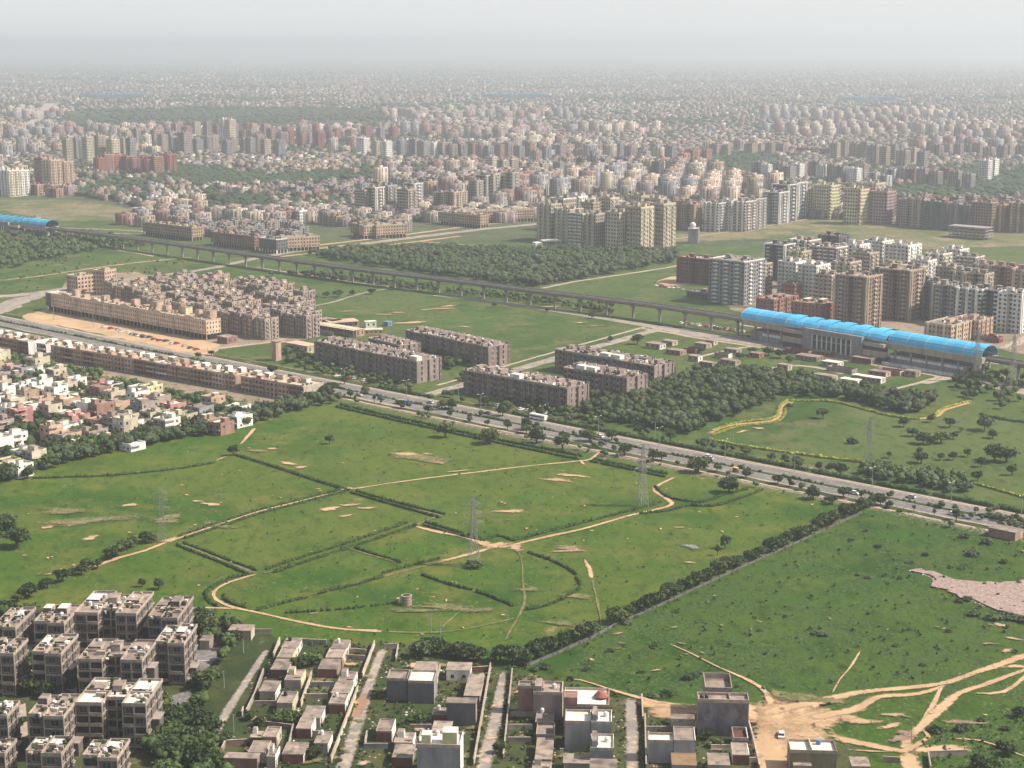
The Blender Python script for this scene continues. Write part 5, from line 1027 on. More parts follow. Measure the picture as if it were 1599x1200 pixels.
for v in range(7):
    row = sorted([c for c in cells if c[0] == v], key=lambda c: c[1])
    for j, (_, px, p) in enumerate(row):
        key = ('e2', rr.randrange(5))
        if key not in PROTO:
            K = Kit(); q = random.Random(key[1]); nf = 5; fh = 3.1; wm = W_[['tan', 'beige', 'concrete', 'mauve', 'peach'][key[1]]]; W2 = 11; D2 = 13
            grid(K, 0, W2 * .42, 1, D2 - 1, 0, nf, fh, 2.4, 2.6, wm, pier=.55, band=.5); grid(K, W2 * .58, W2, 0, D2, 0, nf, fh, 2.3, 2.6, wm, pier=.55, band=.5); grid(K, W2 * .42, W2 * .58, 3, D2 - 3, 0, nf, fh, 2, 2, wm, pier=.3)
            for k in range(nf):
                K('balcony', [M_SLAB]).box(W2 + .04, W2 + 1.1, 2, 4.4, k * fh + .3, k * fh + 1.25, 0, True); K('balcony').box(W2 + .04, W2 + 1.1, 8, 10.4, k * fh + .3, k * fh + 1.25, 0, True); K('balcony').box(W2 * .42, W2 * .58, .4, 2.9, k * fh + .3, k * fh + 1.2, 0, True)
            K('fin', [M_SLAB]).box(W2 + .04, W2 + .6, .3, 1.2, 0, nf * fh + .8).box(W2 + .04, W2 + .6, 6, 7, 0, nf * fh + .8).box(-.2, .6, .4, 1, 0, nf * fh + .8)
            roof(K, 0, W2 * .42, 1, D2 - 1, nf * fh, pm=M_PARA); roof(K, W2 * .58, W2, 0, D2, nf * fh, pm=M_PARA)
            K('stair_head', [wm, M_ROOF]).box(W2 * .36, W2 * .64, D2 * .35, D2 * .66, nf * fh, nf * fh + 3.2, (1, 0, 0, 0, 0))
            for _ in range(5): tank(K, q.uniform(1, W2 - 1), q.uniform(1.5, D2 - 1.5), nf * fh + .12, .6)
            clutter(K, .5, W2 - .8, 1.5, D2 - 2, nf * fh + .12, 10, wm, q, (.5, 1.8)); PROTO[key] = K.meshes()
        put(PROTO[key], 'apartment_block', f'grey-brown five-storey flats in the {nth(v + 1)} row behind the peach arcade, {nth(j + 1)} from the left', 'apartment block', tuple(p), ETH, 'dense flats behind the peach arcade', (1, 1, rr.uniform(.86, 1.12)))
# --- D: long three-storey terrace in front of the colony
D0, D1 = np.array(G(-40, 541)), np.array(G(472, 628)); DD = (D1 - D0) / np.linalg.norm(D1 - D0); DN = np.array((-DD[1], DD[0])); DTH = math.atan2(DD[1], DD[0]); DL = np.linalg.norm(D1 - D0)
rr = random.Random(12); u = 0; k = 0; units = []
while u < DL - 7:
    wdt = rr.uniform(8.5, 11.5); gap = 0
    if k in (7, 24): gap = 5
    if k == 6: gap = 9
    units.append((u + gap, wdt)); u += gap + wdt; k += 1
dcols = ['peach', 'sand', 'tan', 'beige', 'peach', 'dustbrick', 'sand', 'mauve']
for k, (u, wdt) in enumerate(units):
    K = Kit(); c = rr.choice(dcols) if k > 6 else rr.choice(['pink', 'dustbrick', 'red']); wm = W_[c]; fh = 2.9; nf = 3; Wd = 17 + rr.uniform(-1, 1); H = nf * fh; side = W_[rr.choice(['peach', 'cream', 'peach', 'tan', 'white'])] if k < len(units) - 2 else W_['cream']
    grid(K, .02, wdt - .02, 0, Wd, 0, nf, fh, 2.9, 3.2, wm, pier=.42, band=.38, off=.9)
    K('roof', [M_ROOFL, side, M_PARA]).box(0, wdt - .02, -.3, Wd, H, H + .15, (0, 2, 1, 1, 1)); r_ = K('roof')
    r_.box(.0, .2, -.3, Wd, H + .15, H + 1, 1).box(.2, wdt - .04, -.3, -.1, H + .15, H + .95, 1).box(.2, wdt - .04, Wd - .2, Wd, H + .15, H + .95, 1)
    rc = rr.choice(['peach', 'cream', 'white', 'peach', 'tan', 'cream', 'pink'])
    K('roof_room', [W_[rc], M_ROOFW if rr.random() < .4 else M_ROOF, W_['white']]).box(wdt * .15, wdt * .15 + rr.uniform(3, 5), Wd * .5, Wd * .5 + 4, H + .15, H + rr.uniform(2.4, 3), (1, 0, 2 if rr.random() < .6 else 0, 0, 0))
    if rr.random() < .7: K('roof_room').box(wdt * .3, wdt * .3 + rr.uniform(2.5, 4.5), .6, 4.2, H + .15, H + rr.uniform(2.0, 2.8), (1, 0, 0, 0, 0))
    tank(K, wdt * .8, rr.uniform(5, Wd - 1), H + .15, .6); clutter(K, .5, wdt - .8, 1, Wd - 1, H + .15, 5, wm, rr)
    for f2 in range(1, nf): K('balcony', [side, wm]).box(.5, wdt - .5, -.9, -.1, f2 * fh - .1, f2 * fh + .75, rr.randrange(2), True)
    if k in (0, 1, 5, 6, 23, len(units) - 1): K('end_wall', side).box(wdt, wdt + .2, 0, Wd, 0, H + .4)
    p = D0 + DD * u - 0 * DN; put(K.meshes(), 'row_house', f'{CN[c]} row house with {CN[rc]} roof room in the long terrace, {nth(k + 1)} from left', 'row house', tuple(p), DTH, 'long terrace between main road and crowded houses')
# --- C: crowded houses
def house(K, wdt, dep, nf, c, front, rr, rooms=1, fh=3.0, porch=True, roofw=False):
    """small urban house; sunny side is +x, camera side is -y"""
    H = nf * fh; wm = W_[c]
    K('wall', [wm, W_[front]]).box(0, wdt, 0, dep, 0, H, (0, 1, 0, 0, 0))
    K('roof', [M_ROOFW if roofw else M_ROOF, wm]).box(.18, wdt - .18, .18, dep - .18, H - .02, H + .06, 0).box(0, wdt, 0, .18, H, H + .95, 1).box(0, wdt, dep - .18, dep, H, H + .95, 1).box(0, .18, .18, dep - .18, H, H + .94, 1).box(wdt - .18, wdt, .18, dep - .18, H, H + .94, 1)
    for f in range(nf):
        for j in range(max(1, int(wdt / 3.2))):
            a = wdt * (j + .5) / max(1, int(wdt / 3.2)); 
            if rr.random() < .8: K('window', [M_GLASS]).box(a - .65, a + .65, -.03, 0, f * fh + .9, f * fh + 2.2)
        for j in range(max(1, int(dep / 4))):
            b = dep * (j + .5) / max(1, int(dep / 4))
            if rr.random() < .45: K('window', [M_GLASS]).box(wdt, wdt + .03, b - .6, b + .6, f * fh + .9, f * fh + 2.2)
    if porch:
        s = rr.choice([0, 1])
        for f in range(1, nf + (rr.random() < .3)):
            z = f * fh - .1
            if s == 0: K('balcony', [W_['white'], wm]).box(.3, wdt - .3, -1.2, -.04, z, z + .18, 0, True).box(.3, wdt - .3, -1.2, -1.05, z + .18, z + .95, 1)
            else: K('balcony', [W_['white'], wm]).box(wdt + .04, wdt + 1.3, .4, dep * .6, z, z + .18, 0, True).box(wdt + 1.15, wdt + 1.3, .4, dep * .6, z + .18, z + .95, 1)
    for j in range(rooms):
        a = rr.uniform(.3, wdt - 3.6); b = rr.uniform(.3, dep - 4); h = rr.uniform(2.2, 3.0)
        K('roof_room', [wm, M_ROOF if rr.random() < .6 else M_ROOFW]).box(a, a + rr.uniform(2.4, 3.4), b, b + rr.uniform(2.4, 4), H + .06, H + h, (1, 0, 0, 0, 0))
    if rr.random() < .8: tank(K, rr.uniform(1, wdt - 1), rr.uniform(1, dep - 1), H + .06, .55)
    return K
CPOLY = [(-40, 566), (40, 581), (130, 603), (250, 630), (330, 645), (400, 660), (385, 668), (290, 684), (210, 700), (120, 716), (60, 738), (-40, 765)]
rr = random.Random(77); rows = {}
ccols = ['white', 'cream', 'white', 'peach', 'paleyellow', 'peach', 'concrete', 'cream', 'white', 'tan', 'grey', 'white', 'cream', 'dustbrick', 'pink', 'white']
SPEC = []
for v in range(-17, 1):
    for u_ in range(0, 52):
        p = D0 + DD * (u_ * 10.2 + (v % 3) * 2) + DN * (v * 17.0 + rr.uniform(-2, 2) - 20); px, py = PX(p[0], p[1])
        if inpoly([px], [py], CPOLY)[0] and rr.random() < .72: rows.setdefault(-v, []).append((px, p))
CT = []
for v, L_ in sorted(rows.items()):
    L_.sort(key=lambda t: t[0])
    for j, (px, p) in enumerate(L_):
        c = rr.choice(ccols); nf = rr.choice([1, 2, 2, 2, 3, 3]); K = house(Kit(), rr.uniform(7, 9.6), rr.uniform(8.5, 12.5), nf, c, rr.choice([c, c, 'grey', 'concrete', 'white', c]), rr, rr.choice([0, 1, 1, 2]), roofw=rr.random() < .3)
        st = ['one-storey', 'two-storey', 'three-storey'][nf - 1]
        put(K.meshes(), 'house', f'{CN[c]} {st} house in the {nth(v + 1)} lane below the terrace, {nth(j + 1)} from left', 'house', tuple(p), DTH + rr.uniform(-.05, .05), 'crowded houses left of the lawn', (1, 1, rr.uniform(.9, 1.1)))
        if rr.random() < .2:
            q = p - DN * 5 + DD * rr.uniform(-3, 3); CT.append((q[0], q[1], rr.uniform(4.5, 7), rr.choice(['dark', 'dark', 'mid']), 1.2))
row_of(CT, 'green tree between the crowded houses, %s from the left', 'trees between the crowded houses', px=False)
mass('undergrowth', 'tree crowns filling the gaps between the crowded houses', CPOLY, 640, (3.5, 7.4), 21, (0, 1), 26)
mass('undergrowth', 'trees below the long terrace', [(-20, 552), (60, 570), (250, 611), (400, 643), (390, 655), (240, 628), (50, 590), (-20, 578)], 200, (4, 7.5), 22, (0, 1), 26)
# ---------------------------------------------------------------- foreground flats (lower left)
FR = math.radians(-3.0)
WINM = {}
def win_mesh(w_, h_, f=.08):
    k = (round(w_, 1), round(h_, 1))
    if k in WINM: return WINM[k]
    mb = MB(); a, b = w_ / 2, h_
    mb.box(-a, a, -.02, .04, 0, b, 1); mb.box(-a, -a + f, -.1, -.02, 0, b, 0).box(a - f, a, -.1, -.02, 0, b, 0).box(-a + f, a - f, -.1, -.02, b - f, b, 0).box(-a - .1, a + .1, -.22, .0, -.12, 0, 0)
    mb.box(-.05, .05, -.08, -.02, 0, b - f, 0)
    WINM[k] = mb.mesh('window', [M_SLAB, M_GLASS]); return WINM[k]
M_PANEL = mat('grey_brown_panel', (.135, .115, .105), (.09, .078, .074), .5, stretch=(1, 1, .3), rnd=.1)
def px_frame(x0, x1, yf, yb, h):
    a = np.array(G(x0, yf, h)); b = np.array(G(x1, yf, h)); c = G((x0 + x1) / 2, yb, h); return a, b[0] - a[0], c[1] - a[1]
def flats(x0, x1, yf, yb, label, wide=True, H=13.4, seed=0, whiteroof=False):
    a, Wt, Dp = px_frame(x0, x1, yf, yb, H); nf = 4; fh = 3.15; z0 = H - nf * fh - .0; rr = random.Random(seed); K = Kit(); wins = []
    segs = [(0, Wt * .38, 0), (Wt * .38, Wt * .66, 4.5), (Wt * .66, Wt, 0)] if wide else [(0, Wt * .45, 1.5), (Wt * .45, Wt, 0)]
    w = K('wall', [M_PANEL]); fr = K('frame', [M_SLAB]); ro = K('roof', [M_ROOF, M_PARA, M_ROOFW])
    def rim(xa, xb, ya, yb_, z, t=.22, h=.9, m=1, rm=None):
        ro.box(xa, xb, ya, yb_, z, z + .1, (rm if rm is not None else (2 if whiteroof and rr.random() < .45 else 0), 1, 1, 1, 1)); ro.box(xa, xb, ya, ya + t, z + .1, z + h, m).box(xa, xb, yb_ - t, yb_, z + .1, z + h, m); ro.box(xa, xa + t, ya + t, yb_ - t, z + .1, z + h - .01, m).box(xb - t, xb, ya + t, yb_ - t, z + .1, z + h - .01, m)
    for si, (xa, xb, rec) in enumerate(segs):
        stair = wide and si == 1; yb_ = Dp - rec * .8; top = H + (0 if not stair else rr.choice([.0, -.4])); dz = [-.6, 0, .3][si % 3] if not stair else 0
        w.box(xa + .3, xb - .3, rec + (2.0 if stair else .35), yb_ - .35, 0, H - .05)
        for i in range(nf + 1):
            z = z0 + i * fh; fr.box(xa + .02, xb - .02, rec, yb_, z - .22, z + (.16 if i < nf else 0), bot=True)
            if i < nf and stair:
                for j in range(2): c = xa + (xb - xa) * (j + .5) / 2; K('parapet', [M_SLAB, W_['dustbrick'], M_PANEL]).box(c - (xb - xa) * .21, c + (xb - xa) * .21, rec + .05, rec + .2, z + .17, z + 1.0, rr.randrange(3)) if rr.random() < .55 else None
        n = 2 if stair else max(1, round((xb - xa) / 4.4))
        for i in range(n + 1):
            c = xa + (xb - xa) * i / n; t = .24; fr.box(max(xa, c - t), min(xb, c + t), rec - .04, rec + .5, 0, H + .02)
            if not stair:
                for ys in (rec + (yb_ - rec) * .33, rec + (yb_ - rec) * .66): fr.box(xb - .45, xb + .04, ys - t, ys + t, 0, H + .02)
        for i in range(nf):
            z = z0 + i * fh + .17
            if stair: continue
            for j in range(n):
                c = xa + (xb - xa) * (j + .5) / n; ww = min(2.3, (xb - xa) / n * .58)
                if rr.random() < .25: # balcony: dark panel on the wall, painted as the shade of an opening
                    K('balcony', [M_SLAB, M_OPENSHADE]).box(c - ww * .8, c + ww * .8, rec + .3, rec + .34, z + .1, z + 2.4, 1).box(c - ww * .8, c + ww * .8, rec - .7, rec - .55, z, z + .95, 0).box(c - ww * .8, c + ww * .8, rec - .7, rec + .0, z - .16, z, 0, True)
                else: wins.append((win_mesh(ww, 1.75), (c + rr.choice([-.3, .3]), rec + .35, z + .6), 0))
            for j in range(3):
                yy = rec + (yb_ - rec) * (j + .5) / 3; wins.append((win_mesh(1.5, 1.4), (xb - .3, yy, z + .8), math.pi / 2)) if rr.random() < .8 and si == len(segs) - 1 or (wide and si == 0) else None
        # roof: front terrace, raised back room, side rooms
        rim(xa, xb, rec, yb_, H)
        if not stair:
            d = yb_ - rec; K('roof_room', [M_PARA, M_ROOF, M_PANEL, M_ROOFW]).box(xa + .4, xb - (xb - xa) * rr.uniform(.3, .45), rec + d * .55, rec + d * .82, H + .1, H + rr.choice([.9, 1.1, 2.3]), (rr.choice([1, 1, 3]), 2, 0, 0, 0))
            K('roof_room').box(xa + (xb - xa) * .55, xb - .6, rec + d * .30, rec + d * .36, H + .1, H + 1.3, 0).box(xa + .3, xb - .3, rec + d * .44, rec + d * .46, H + .1, H + 1.0, 0)
        else: K('stair_head', [M_PARA, M_ROOF]).box(xa + .5, xa + (xb - xa) * .55, Dp * .5, Dp * .72, H + .1, H + 2.2, (1, 0, 0, 0, 0)).box(xa + .3, xa + (xb - xa) * .6, Dp * .49, Dp * .73, H + 2.2, H + 2.35, (1, 0, 0, 0, 0), True)
    pots = K('roof_clutter', [M_TANK, L_DARK, M_PARA, M_ROOFW])
    for _ in range(30): x_, y_ = rr.uniform(.6, Wt - .8), rr.uniform(.5 if not wide else .5, Dp - 1); s = rr.uniform(.25, .55); pots.box(x_ - s, x_ + s, y_ - s, y_ + s, H + .1, H + rr.uniform(.5, 1.3), rr.choice([0, 1, 1, 2, 3]))
    for _ in range(4 if wide else 3): tank(K, rr.uniform(1, Wt - 1), rr.uniform(Dp * .3, Dp - 1.4), H + .1, .7)
    an = rr.choice([1.6, 2.2]); ah = H - rr.choice([4, 6.5, 9.6])
    K('side_annex', [M_PANEL, M_SLAB]).box(Wt, Wt + an, Dp * .3, Dp * .55, 0, ah, (1, 0, 0, 0, 0)).box(Wt - .02, Wt + an + .2, Dp * .28, Dp * .57, ah, ah + .35, 1, True)
    t = put(K.meshes(), 'apartment_block', label, 'apartment block', tuple(a), FR, 'grey four-storey flats at the lower left')
    for me, loc, rz in wins: o_('window', me, t, loc, rz)
    return t
flats(116, 214, 960, 926, 'wide grey flats with dark central stair recess, farthest from the camera at the lawn edge', seed=1)
flats(229, 278, 968, 934, 'narrow grey flats beside the dark trees, farther half of the right pair', False, seed=2)
flats(240, 288, 1008, 978, 'narrow grey flats with stacked balconies, nearer half of the right pair', False, seed=3)
flats(121, 223, 1033, 1001, 'wide grey flats in the middle of the central column', seed=4)
flats(117, 229, 1101, 1062, 'wide grey flats with whitewashed roof and tall dark stair recess, nearest full block', seed=5, whiteroof=True)
flats(50, 101, 976, 947, 'narrow grey flats in the second column, farthest of that column', False, seed=6)
flats(47, 96, 1024, 993, 'narrow grey flats in the second column, second from the far end', False, seed=7)
flats(-14, 25, 983, 951, 'pinkish grey flats cut by the left edge, farthest one', False, seed=8)
flats(-18, 22, 1024, 1000, 'pinkish grey flats cut by the left edge, second one', False, seed=9)
flats(41, 100, 1122, 1087, 'grey flats with pale yellow terrace in the second column, third from the far end', False, seed=10, whiteroof=True)
flats(37, 97, 1180, 1153, 'grey flats at the bottom of the second column', False, seed=11)
flats(126, 184, 1187, 1157, 'grey flats with white terrace cut by the bottom edge', False, seed=12, whiteroof=True)
flats(-22, 12, 1121, 1098, 'grey flats cut by the left edge below the yard', False, seed=13)
flats(-24, 8, 1180, 1157, 'grey flats at the lower left corner', False, seed=14)
# ---------------------------------------------------------------- building plots
PR = math.radians(-3.6)
LANE_O = {}
def plot(x0, x1, yf, yb, h, front, side, what, roofm=None, par=0, cat='house', name='house', win=1, hole=0, group='houses on the walled plots', extra=None, back=None):
    a, Wt, Dp = px_frame(x0, x1, yf, yb, h); K = Kit(); rr = random.Random(int(x0 * 7 + yf)); fm, sm = W_[front], W_[side]
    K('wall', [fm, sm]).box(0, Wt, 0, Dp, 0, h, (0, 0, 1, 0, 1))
    r_ = K('roof', [roofm or M_ROOF, M_PARA, sm]); o = .22 if not par else .02
    r_.box(-o, Wt + o, -o, Dp + o, h, h + .2, (0, 1, 1, 1, 1), True)
    if par:
        pm = 1; r_.box(-.03, Wt + .03, -.03, .2, h + .2, h + par, pm).box(-.03, Wt + .03, Dp - .2, Dp + .03, h + .2, h + par, pm).box(-.03, .2, .2, Dp - .2, h + .2, h + par, pm).box(Wt - .2, Wt + .03, .2, Dp - .2, h + .2, h + par, 2)
    if hole: r_.box(Wt * .4, Wt * .65, Dp * .5, Dp * .68, h + .2, h + .24, 1)
    wins = []
    if win:
        n = max(1, int(Wt / 3.4)); nf = max(1, int(h / 3))
        for f in range(nf):
            for j in range(n):
                if rr.random() < (.08 if win == 1 else .9): wins.append((win_mesh(1.1, 1.1), (Wt * (j + .5) / n, 0, f * 3 + 1.1), 0))
            for j in range(max(1, int(Dp / 3.6))):
                if rr.random() < .45: wins.append((win_mesh(1.1, 1.1), (Wt, Dp * (j + .5) / max(1, int(Dp / 3.6)), f * 3 + 1.1), math.pi / 2))
        K('door', W_['brown']).box(Wt, Wt + .06, Dp * .12, Dp * .12 + .95, 0, 2.1)
    if extra: extra(K, Wt, Dp, h, fm, sm)
    t = put(K.meshes(), name, what, cat, tuple(a), PR, group)
    for me, loc, rz in wins: o_('window', me, t, loc, rz)
def tank1(K, W, D, h, fm, sm): tank(K, W * .3, D * .7, h + .2, .6)
def shed1(K, W, D, h, fm, sm): K('stair_head', [sm, M_ROOF]).box(W * .1, W * .45, D * .5, D * .85, h + .2, h + 2.0, (1, 0, 0, 0, 0)); K('lumber', W_['brown']).box(W * .55, W * .9, D * .2, D * .3, h + .2, h + .5)
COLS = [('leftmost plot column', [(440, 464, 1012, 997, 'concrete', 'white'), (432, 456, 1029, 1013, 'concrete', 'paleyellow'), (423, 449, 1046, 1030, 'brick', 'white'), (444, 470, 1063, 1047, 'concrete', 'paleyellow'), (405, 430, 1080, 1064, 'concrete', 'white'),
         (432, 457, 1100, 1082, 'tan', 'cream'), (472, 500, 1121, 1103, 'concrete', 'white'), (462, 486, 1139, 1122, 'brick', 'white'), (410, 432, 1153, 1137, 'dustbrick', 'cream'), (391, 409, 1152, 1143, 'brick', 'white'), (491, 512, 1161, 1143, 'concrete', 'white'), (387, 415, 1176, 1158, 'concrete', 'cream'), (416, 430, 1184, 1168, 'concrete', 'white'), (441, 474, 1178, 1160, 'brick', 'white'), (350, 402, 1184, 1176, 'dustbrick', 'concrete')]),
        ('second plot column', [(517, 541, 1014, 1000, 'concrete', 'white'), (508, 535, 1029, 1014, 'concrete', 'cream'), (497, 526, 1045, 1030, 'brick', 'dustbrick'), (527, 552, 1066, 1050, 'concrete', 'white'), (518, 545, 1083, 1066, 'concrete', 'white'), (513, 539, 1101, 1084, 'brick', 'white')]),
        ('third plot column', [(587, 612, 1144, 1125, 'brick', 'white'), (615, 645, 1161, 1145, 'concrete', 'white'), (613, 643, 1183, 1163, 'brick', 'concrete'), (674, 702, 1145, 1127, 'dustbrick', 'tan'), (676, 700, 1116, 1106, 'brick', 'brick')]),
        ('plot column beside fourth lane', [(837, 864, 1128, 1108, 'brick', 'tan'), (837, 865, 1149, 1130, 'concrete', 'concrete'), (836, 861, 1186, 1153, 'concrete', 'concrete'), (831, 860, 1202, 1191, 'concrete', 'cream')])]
for cn, L_ in COLS:
    for i, (x0, x1, yf, yb, fr, sd_) in enumerate(sorted(L_, key=lambda t: t[2])):
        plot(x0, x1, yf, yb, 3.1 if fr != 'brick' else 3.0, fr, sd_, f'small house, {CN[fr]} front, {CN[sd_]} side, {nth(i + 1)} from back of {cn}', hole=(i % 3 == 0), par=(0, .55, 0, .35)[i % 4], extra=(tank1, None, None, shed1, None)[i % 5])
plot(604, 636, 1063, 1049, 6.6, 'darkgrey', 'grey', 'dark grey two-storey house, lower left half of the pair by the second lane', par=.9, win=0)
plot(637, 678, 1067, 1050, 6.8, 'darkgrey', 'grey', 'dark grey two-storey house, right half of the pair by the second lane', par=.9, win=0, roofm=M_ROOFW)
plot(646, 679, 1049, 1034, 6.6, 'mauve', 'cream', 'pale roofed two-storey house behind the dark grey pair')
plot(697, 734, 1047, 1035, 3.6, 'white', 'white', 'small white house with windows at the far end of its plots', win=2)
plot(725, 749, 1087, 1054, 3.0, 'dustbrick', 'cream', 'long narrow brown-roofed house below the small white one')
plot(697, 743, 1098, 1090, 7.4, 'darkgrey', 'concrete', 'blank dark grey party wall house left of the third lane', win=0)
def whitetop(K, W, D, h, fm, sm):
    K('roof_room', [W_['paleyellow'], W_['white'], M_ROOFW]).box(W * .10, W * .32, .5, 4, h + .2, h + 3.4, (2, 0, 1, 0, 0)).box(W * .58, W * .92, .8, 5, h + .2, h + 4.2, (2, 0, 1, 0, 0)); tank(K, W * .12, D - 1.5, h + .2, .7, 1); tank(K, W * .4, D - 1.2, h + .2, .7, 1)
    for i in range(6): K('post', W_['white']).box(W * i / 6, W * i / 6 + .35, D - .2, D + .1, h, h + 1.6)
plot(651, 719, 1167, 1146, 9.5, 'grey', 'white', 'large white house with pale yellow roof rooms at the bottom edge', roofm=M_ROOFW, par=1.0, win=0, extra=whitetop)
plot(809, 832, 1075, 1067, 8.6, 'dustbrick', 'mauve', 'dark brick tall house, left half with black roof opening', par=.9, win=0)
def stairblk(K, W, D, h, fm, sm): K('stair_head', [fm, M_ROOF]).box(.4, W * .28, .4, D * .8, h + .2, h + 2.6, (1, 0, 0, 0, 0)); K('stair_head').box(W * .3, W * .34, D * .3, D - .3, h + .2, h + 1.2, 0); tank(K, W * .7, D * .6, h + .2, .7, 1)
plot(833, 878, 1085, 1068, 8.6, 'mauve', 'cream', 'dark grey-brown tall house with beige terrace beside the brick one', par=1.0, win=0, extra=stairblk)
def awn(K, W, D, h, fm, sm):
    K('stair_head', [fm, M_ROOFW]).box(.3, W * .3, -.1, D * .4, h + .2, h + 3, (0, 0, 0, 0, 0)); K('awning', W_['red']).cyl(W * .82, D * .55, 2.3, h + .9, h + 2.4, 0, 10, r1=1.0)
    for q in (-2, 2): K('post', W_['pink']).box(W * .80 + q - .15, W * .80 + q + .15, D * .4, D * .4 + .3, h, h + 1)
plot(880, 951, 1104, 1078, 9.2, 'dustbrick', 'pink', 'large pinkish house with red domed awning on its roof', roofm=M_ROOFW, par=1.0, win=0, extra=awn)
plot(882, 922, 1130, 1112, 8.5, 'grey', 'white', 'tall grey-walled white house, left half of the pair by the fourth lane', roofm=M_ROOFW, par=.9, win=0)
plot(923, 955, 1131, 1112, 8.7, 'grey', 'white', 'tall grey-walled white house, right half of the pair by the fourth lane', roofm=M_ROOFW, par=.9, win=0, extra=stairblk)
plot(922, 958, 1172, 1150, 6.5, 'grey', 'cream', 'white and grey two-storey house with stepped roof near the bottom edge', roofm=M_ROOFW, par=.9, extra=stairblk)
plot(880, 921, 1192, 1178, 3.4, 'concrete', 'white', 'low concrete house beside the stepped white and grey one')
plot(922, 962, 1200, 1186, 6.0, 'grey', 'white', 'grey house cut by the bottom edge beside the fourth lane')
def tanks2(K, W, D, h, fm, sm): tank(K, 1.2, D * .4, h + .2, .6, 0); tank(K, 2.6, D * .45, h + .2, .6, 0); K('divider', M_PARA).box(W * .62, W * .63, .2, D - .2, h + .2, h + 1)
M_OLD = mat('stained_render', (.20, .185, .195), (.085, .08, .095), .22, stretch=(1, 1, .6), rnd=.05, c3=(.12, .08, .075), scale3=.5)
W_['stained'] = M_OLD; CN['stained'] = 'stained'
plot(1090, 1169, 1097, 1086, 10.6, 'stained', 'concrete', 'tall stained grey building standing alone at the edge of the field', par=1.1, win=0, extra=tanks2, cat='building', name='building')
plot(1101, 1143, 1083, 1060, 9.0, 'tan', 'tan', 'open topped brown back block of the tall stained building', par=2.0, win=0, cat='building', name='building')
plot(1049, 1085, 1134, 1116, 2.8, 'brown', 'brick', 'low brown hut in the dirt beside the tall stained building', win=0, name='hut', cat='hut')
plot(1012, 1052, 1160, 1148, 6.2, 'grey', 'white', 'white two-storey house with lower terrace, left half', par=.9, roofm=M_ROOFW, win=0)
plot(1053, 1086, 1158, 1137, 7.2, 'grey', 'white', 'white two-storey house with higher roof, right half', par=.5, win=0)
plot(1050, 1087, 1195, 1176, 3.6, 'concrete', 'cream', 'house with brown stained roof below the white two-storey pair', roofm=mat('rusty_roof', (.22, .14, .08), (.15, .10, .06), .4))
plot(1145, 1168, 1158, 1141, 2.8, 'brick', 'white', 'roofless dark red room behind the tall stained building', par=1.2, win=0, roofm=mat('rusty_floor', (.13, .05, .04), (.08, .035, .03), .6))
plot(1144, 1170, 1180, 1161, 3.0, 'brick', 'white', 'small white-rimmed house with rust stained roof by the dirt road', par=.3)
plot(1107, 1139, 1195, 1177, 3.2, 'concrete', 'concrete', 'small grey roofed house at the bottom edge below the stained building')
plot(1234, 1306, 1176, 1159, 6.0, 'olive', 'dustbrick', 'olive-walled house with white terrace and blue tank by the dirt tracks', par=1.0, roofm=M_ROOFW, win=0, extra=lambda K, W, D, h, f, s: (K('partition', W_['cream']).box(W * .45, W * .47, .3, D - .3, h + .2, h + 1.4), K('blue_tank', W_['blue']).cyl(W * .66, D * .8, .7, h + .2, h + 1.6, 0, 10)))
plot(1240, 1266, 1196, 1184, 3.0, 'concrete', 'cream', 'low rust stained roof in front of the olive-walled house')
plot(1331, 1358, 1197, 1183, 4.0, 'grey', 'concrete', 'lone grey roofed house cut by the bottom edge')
plot(357, 392, 985, 976, 3.6, 'tan', 'cream', 'tan pump house with bright end wall among the trees', win=0)
plot(312, 327, 1001, 992, 3.6, 'concrete', 'concrete', 'tiny grey hut with a door behind the parking yard', win=1)
# walls round the plots
def wall(pts, h, t, m, label, px=True, posts=0, cap=None, group='walls between the building plots', step=0):
    W = [np.array(G(*p)) if px else np.array(p) for p in pts]; o0 = W[0]; K = Kit(); A = []
    for a, b in zip(W, W[1:]):
        d = b - a; L = np.linalg.norm(d); d = d / L; n = np.array((-d[1], d[0])) * t / 2; P = [a - n - o0, b - n - o0, b + n - o0, a + n - o0]
        K('wall', m).prism([tuple(p) for p in P], 0, h)
        n2 = n * 1.5; P = [a - n2 - o0, b - n2 - o0, b + n2 - o0, a + n2 - o0]; K('coping', cap or M_PARA).prism([tuple(p) for p in P], h, h + .1)
        if posts:
            k = 0
            while k < L: q = a + d * k - o0; K('post', cap or M_PARA).cbox(q[0], q[1], t * 2.2, t * 2.2, 0, h + .35); k += posts
    t_ = thing('boundary_wall', label, 'wall', o0, 0, group)
    for k, me in K.meshes().items():
        o = o_(k, me, t_)
        if k == 'post': o['kind'] = 'stuff'
wh, cc = W_['cream'], W_['concrete']
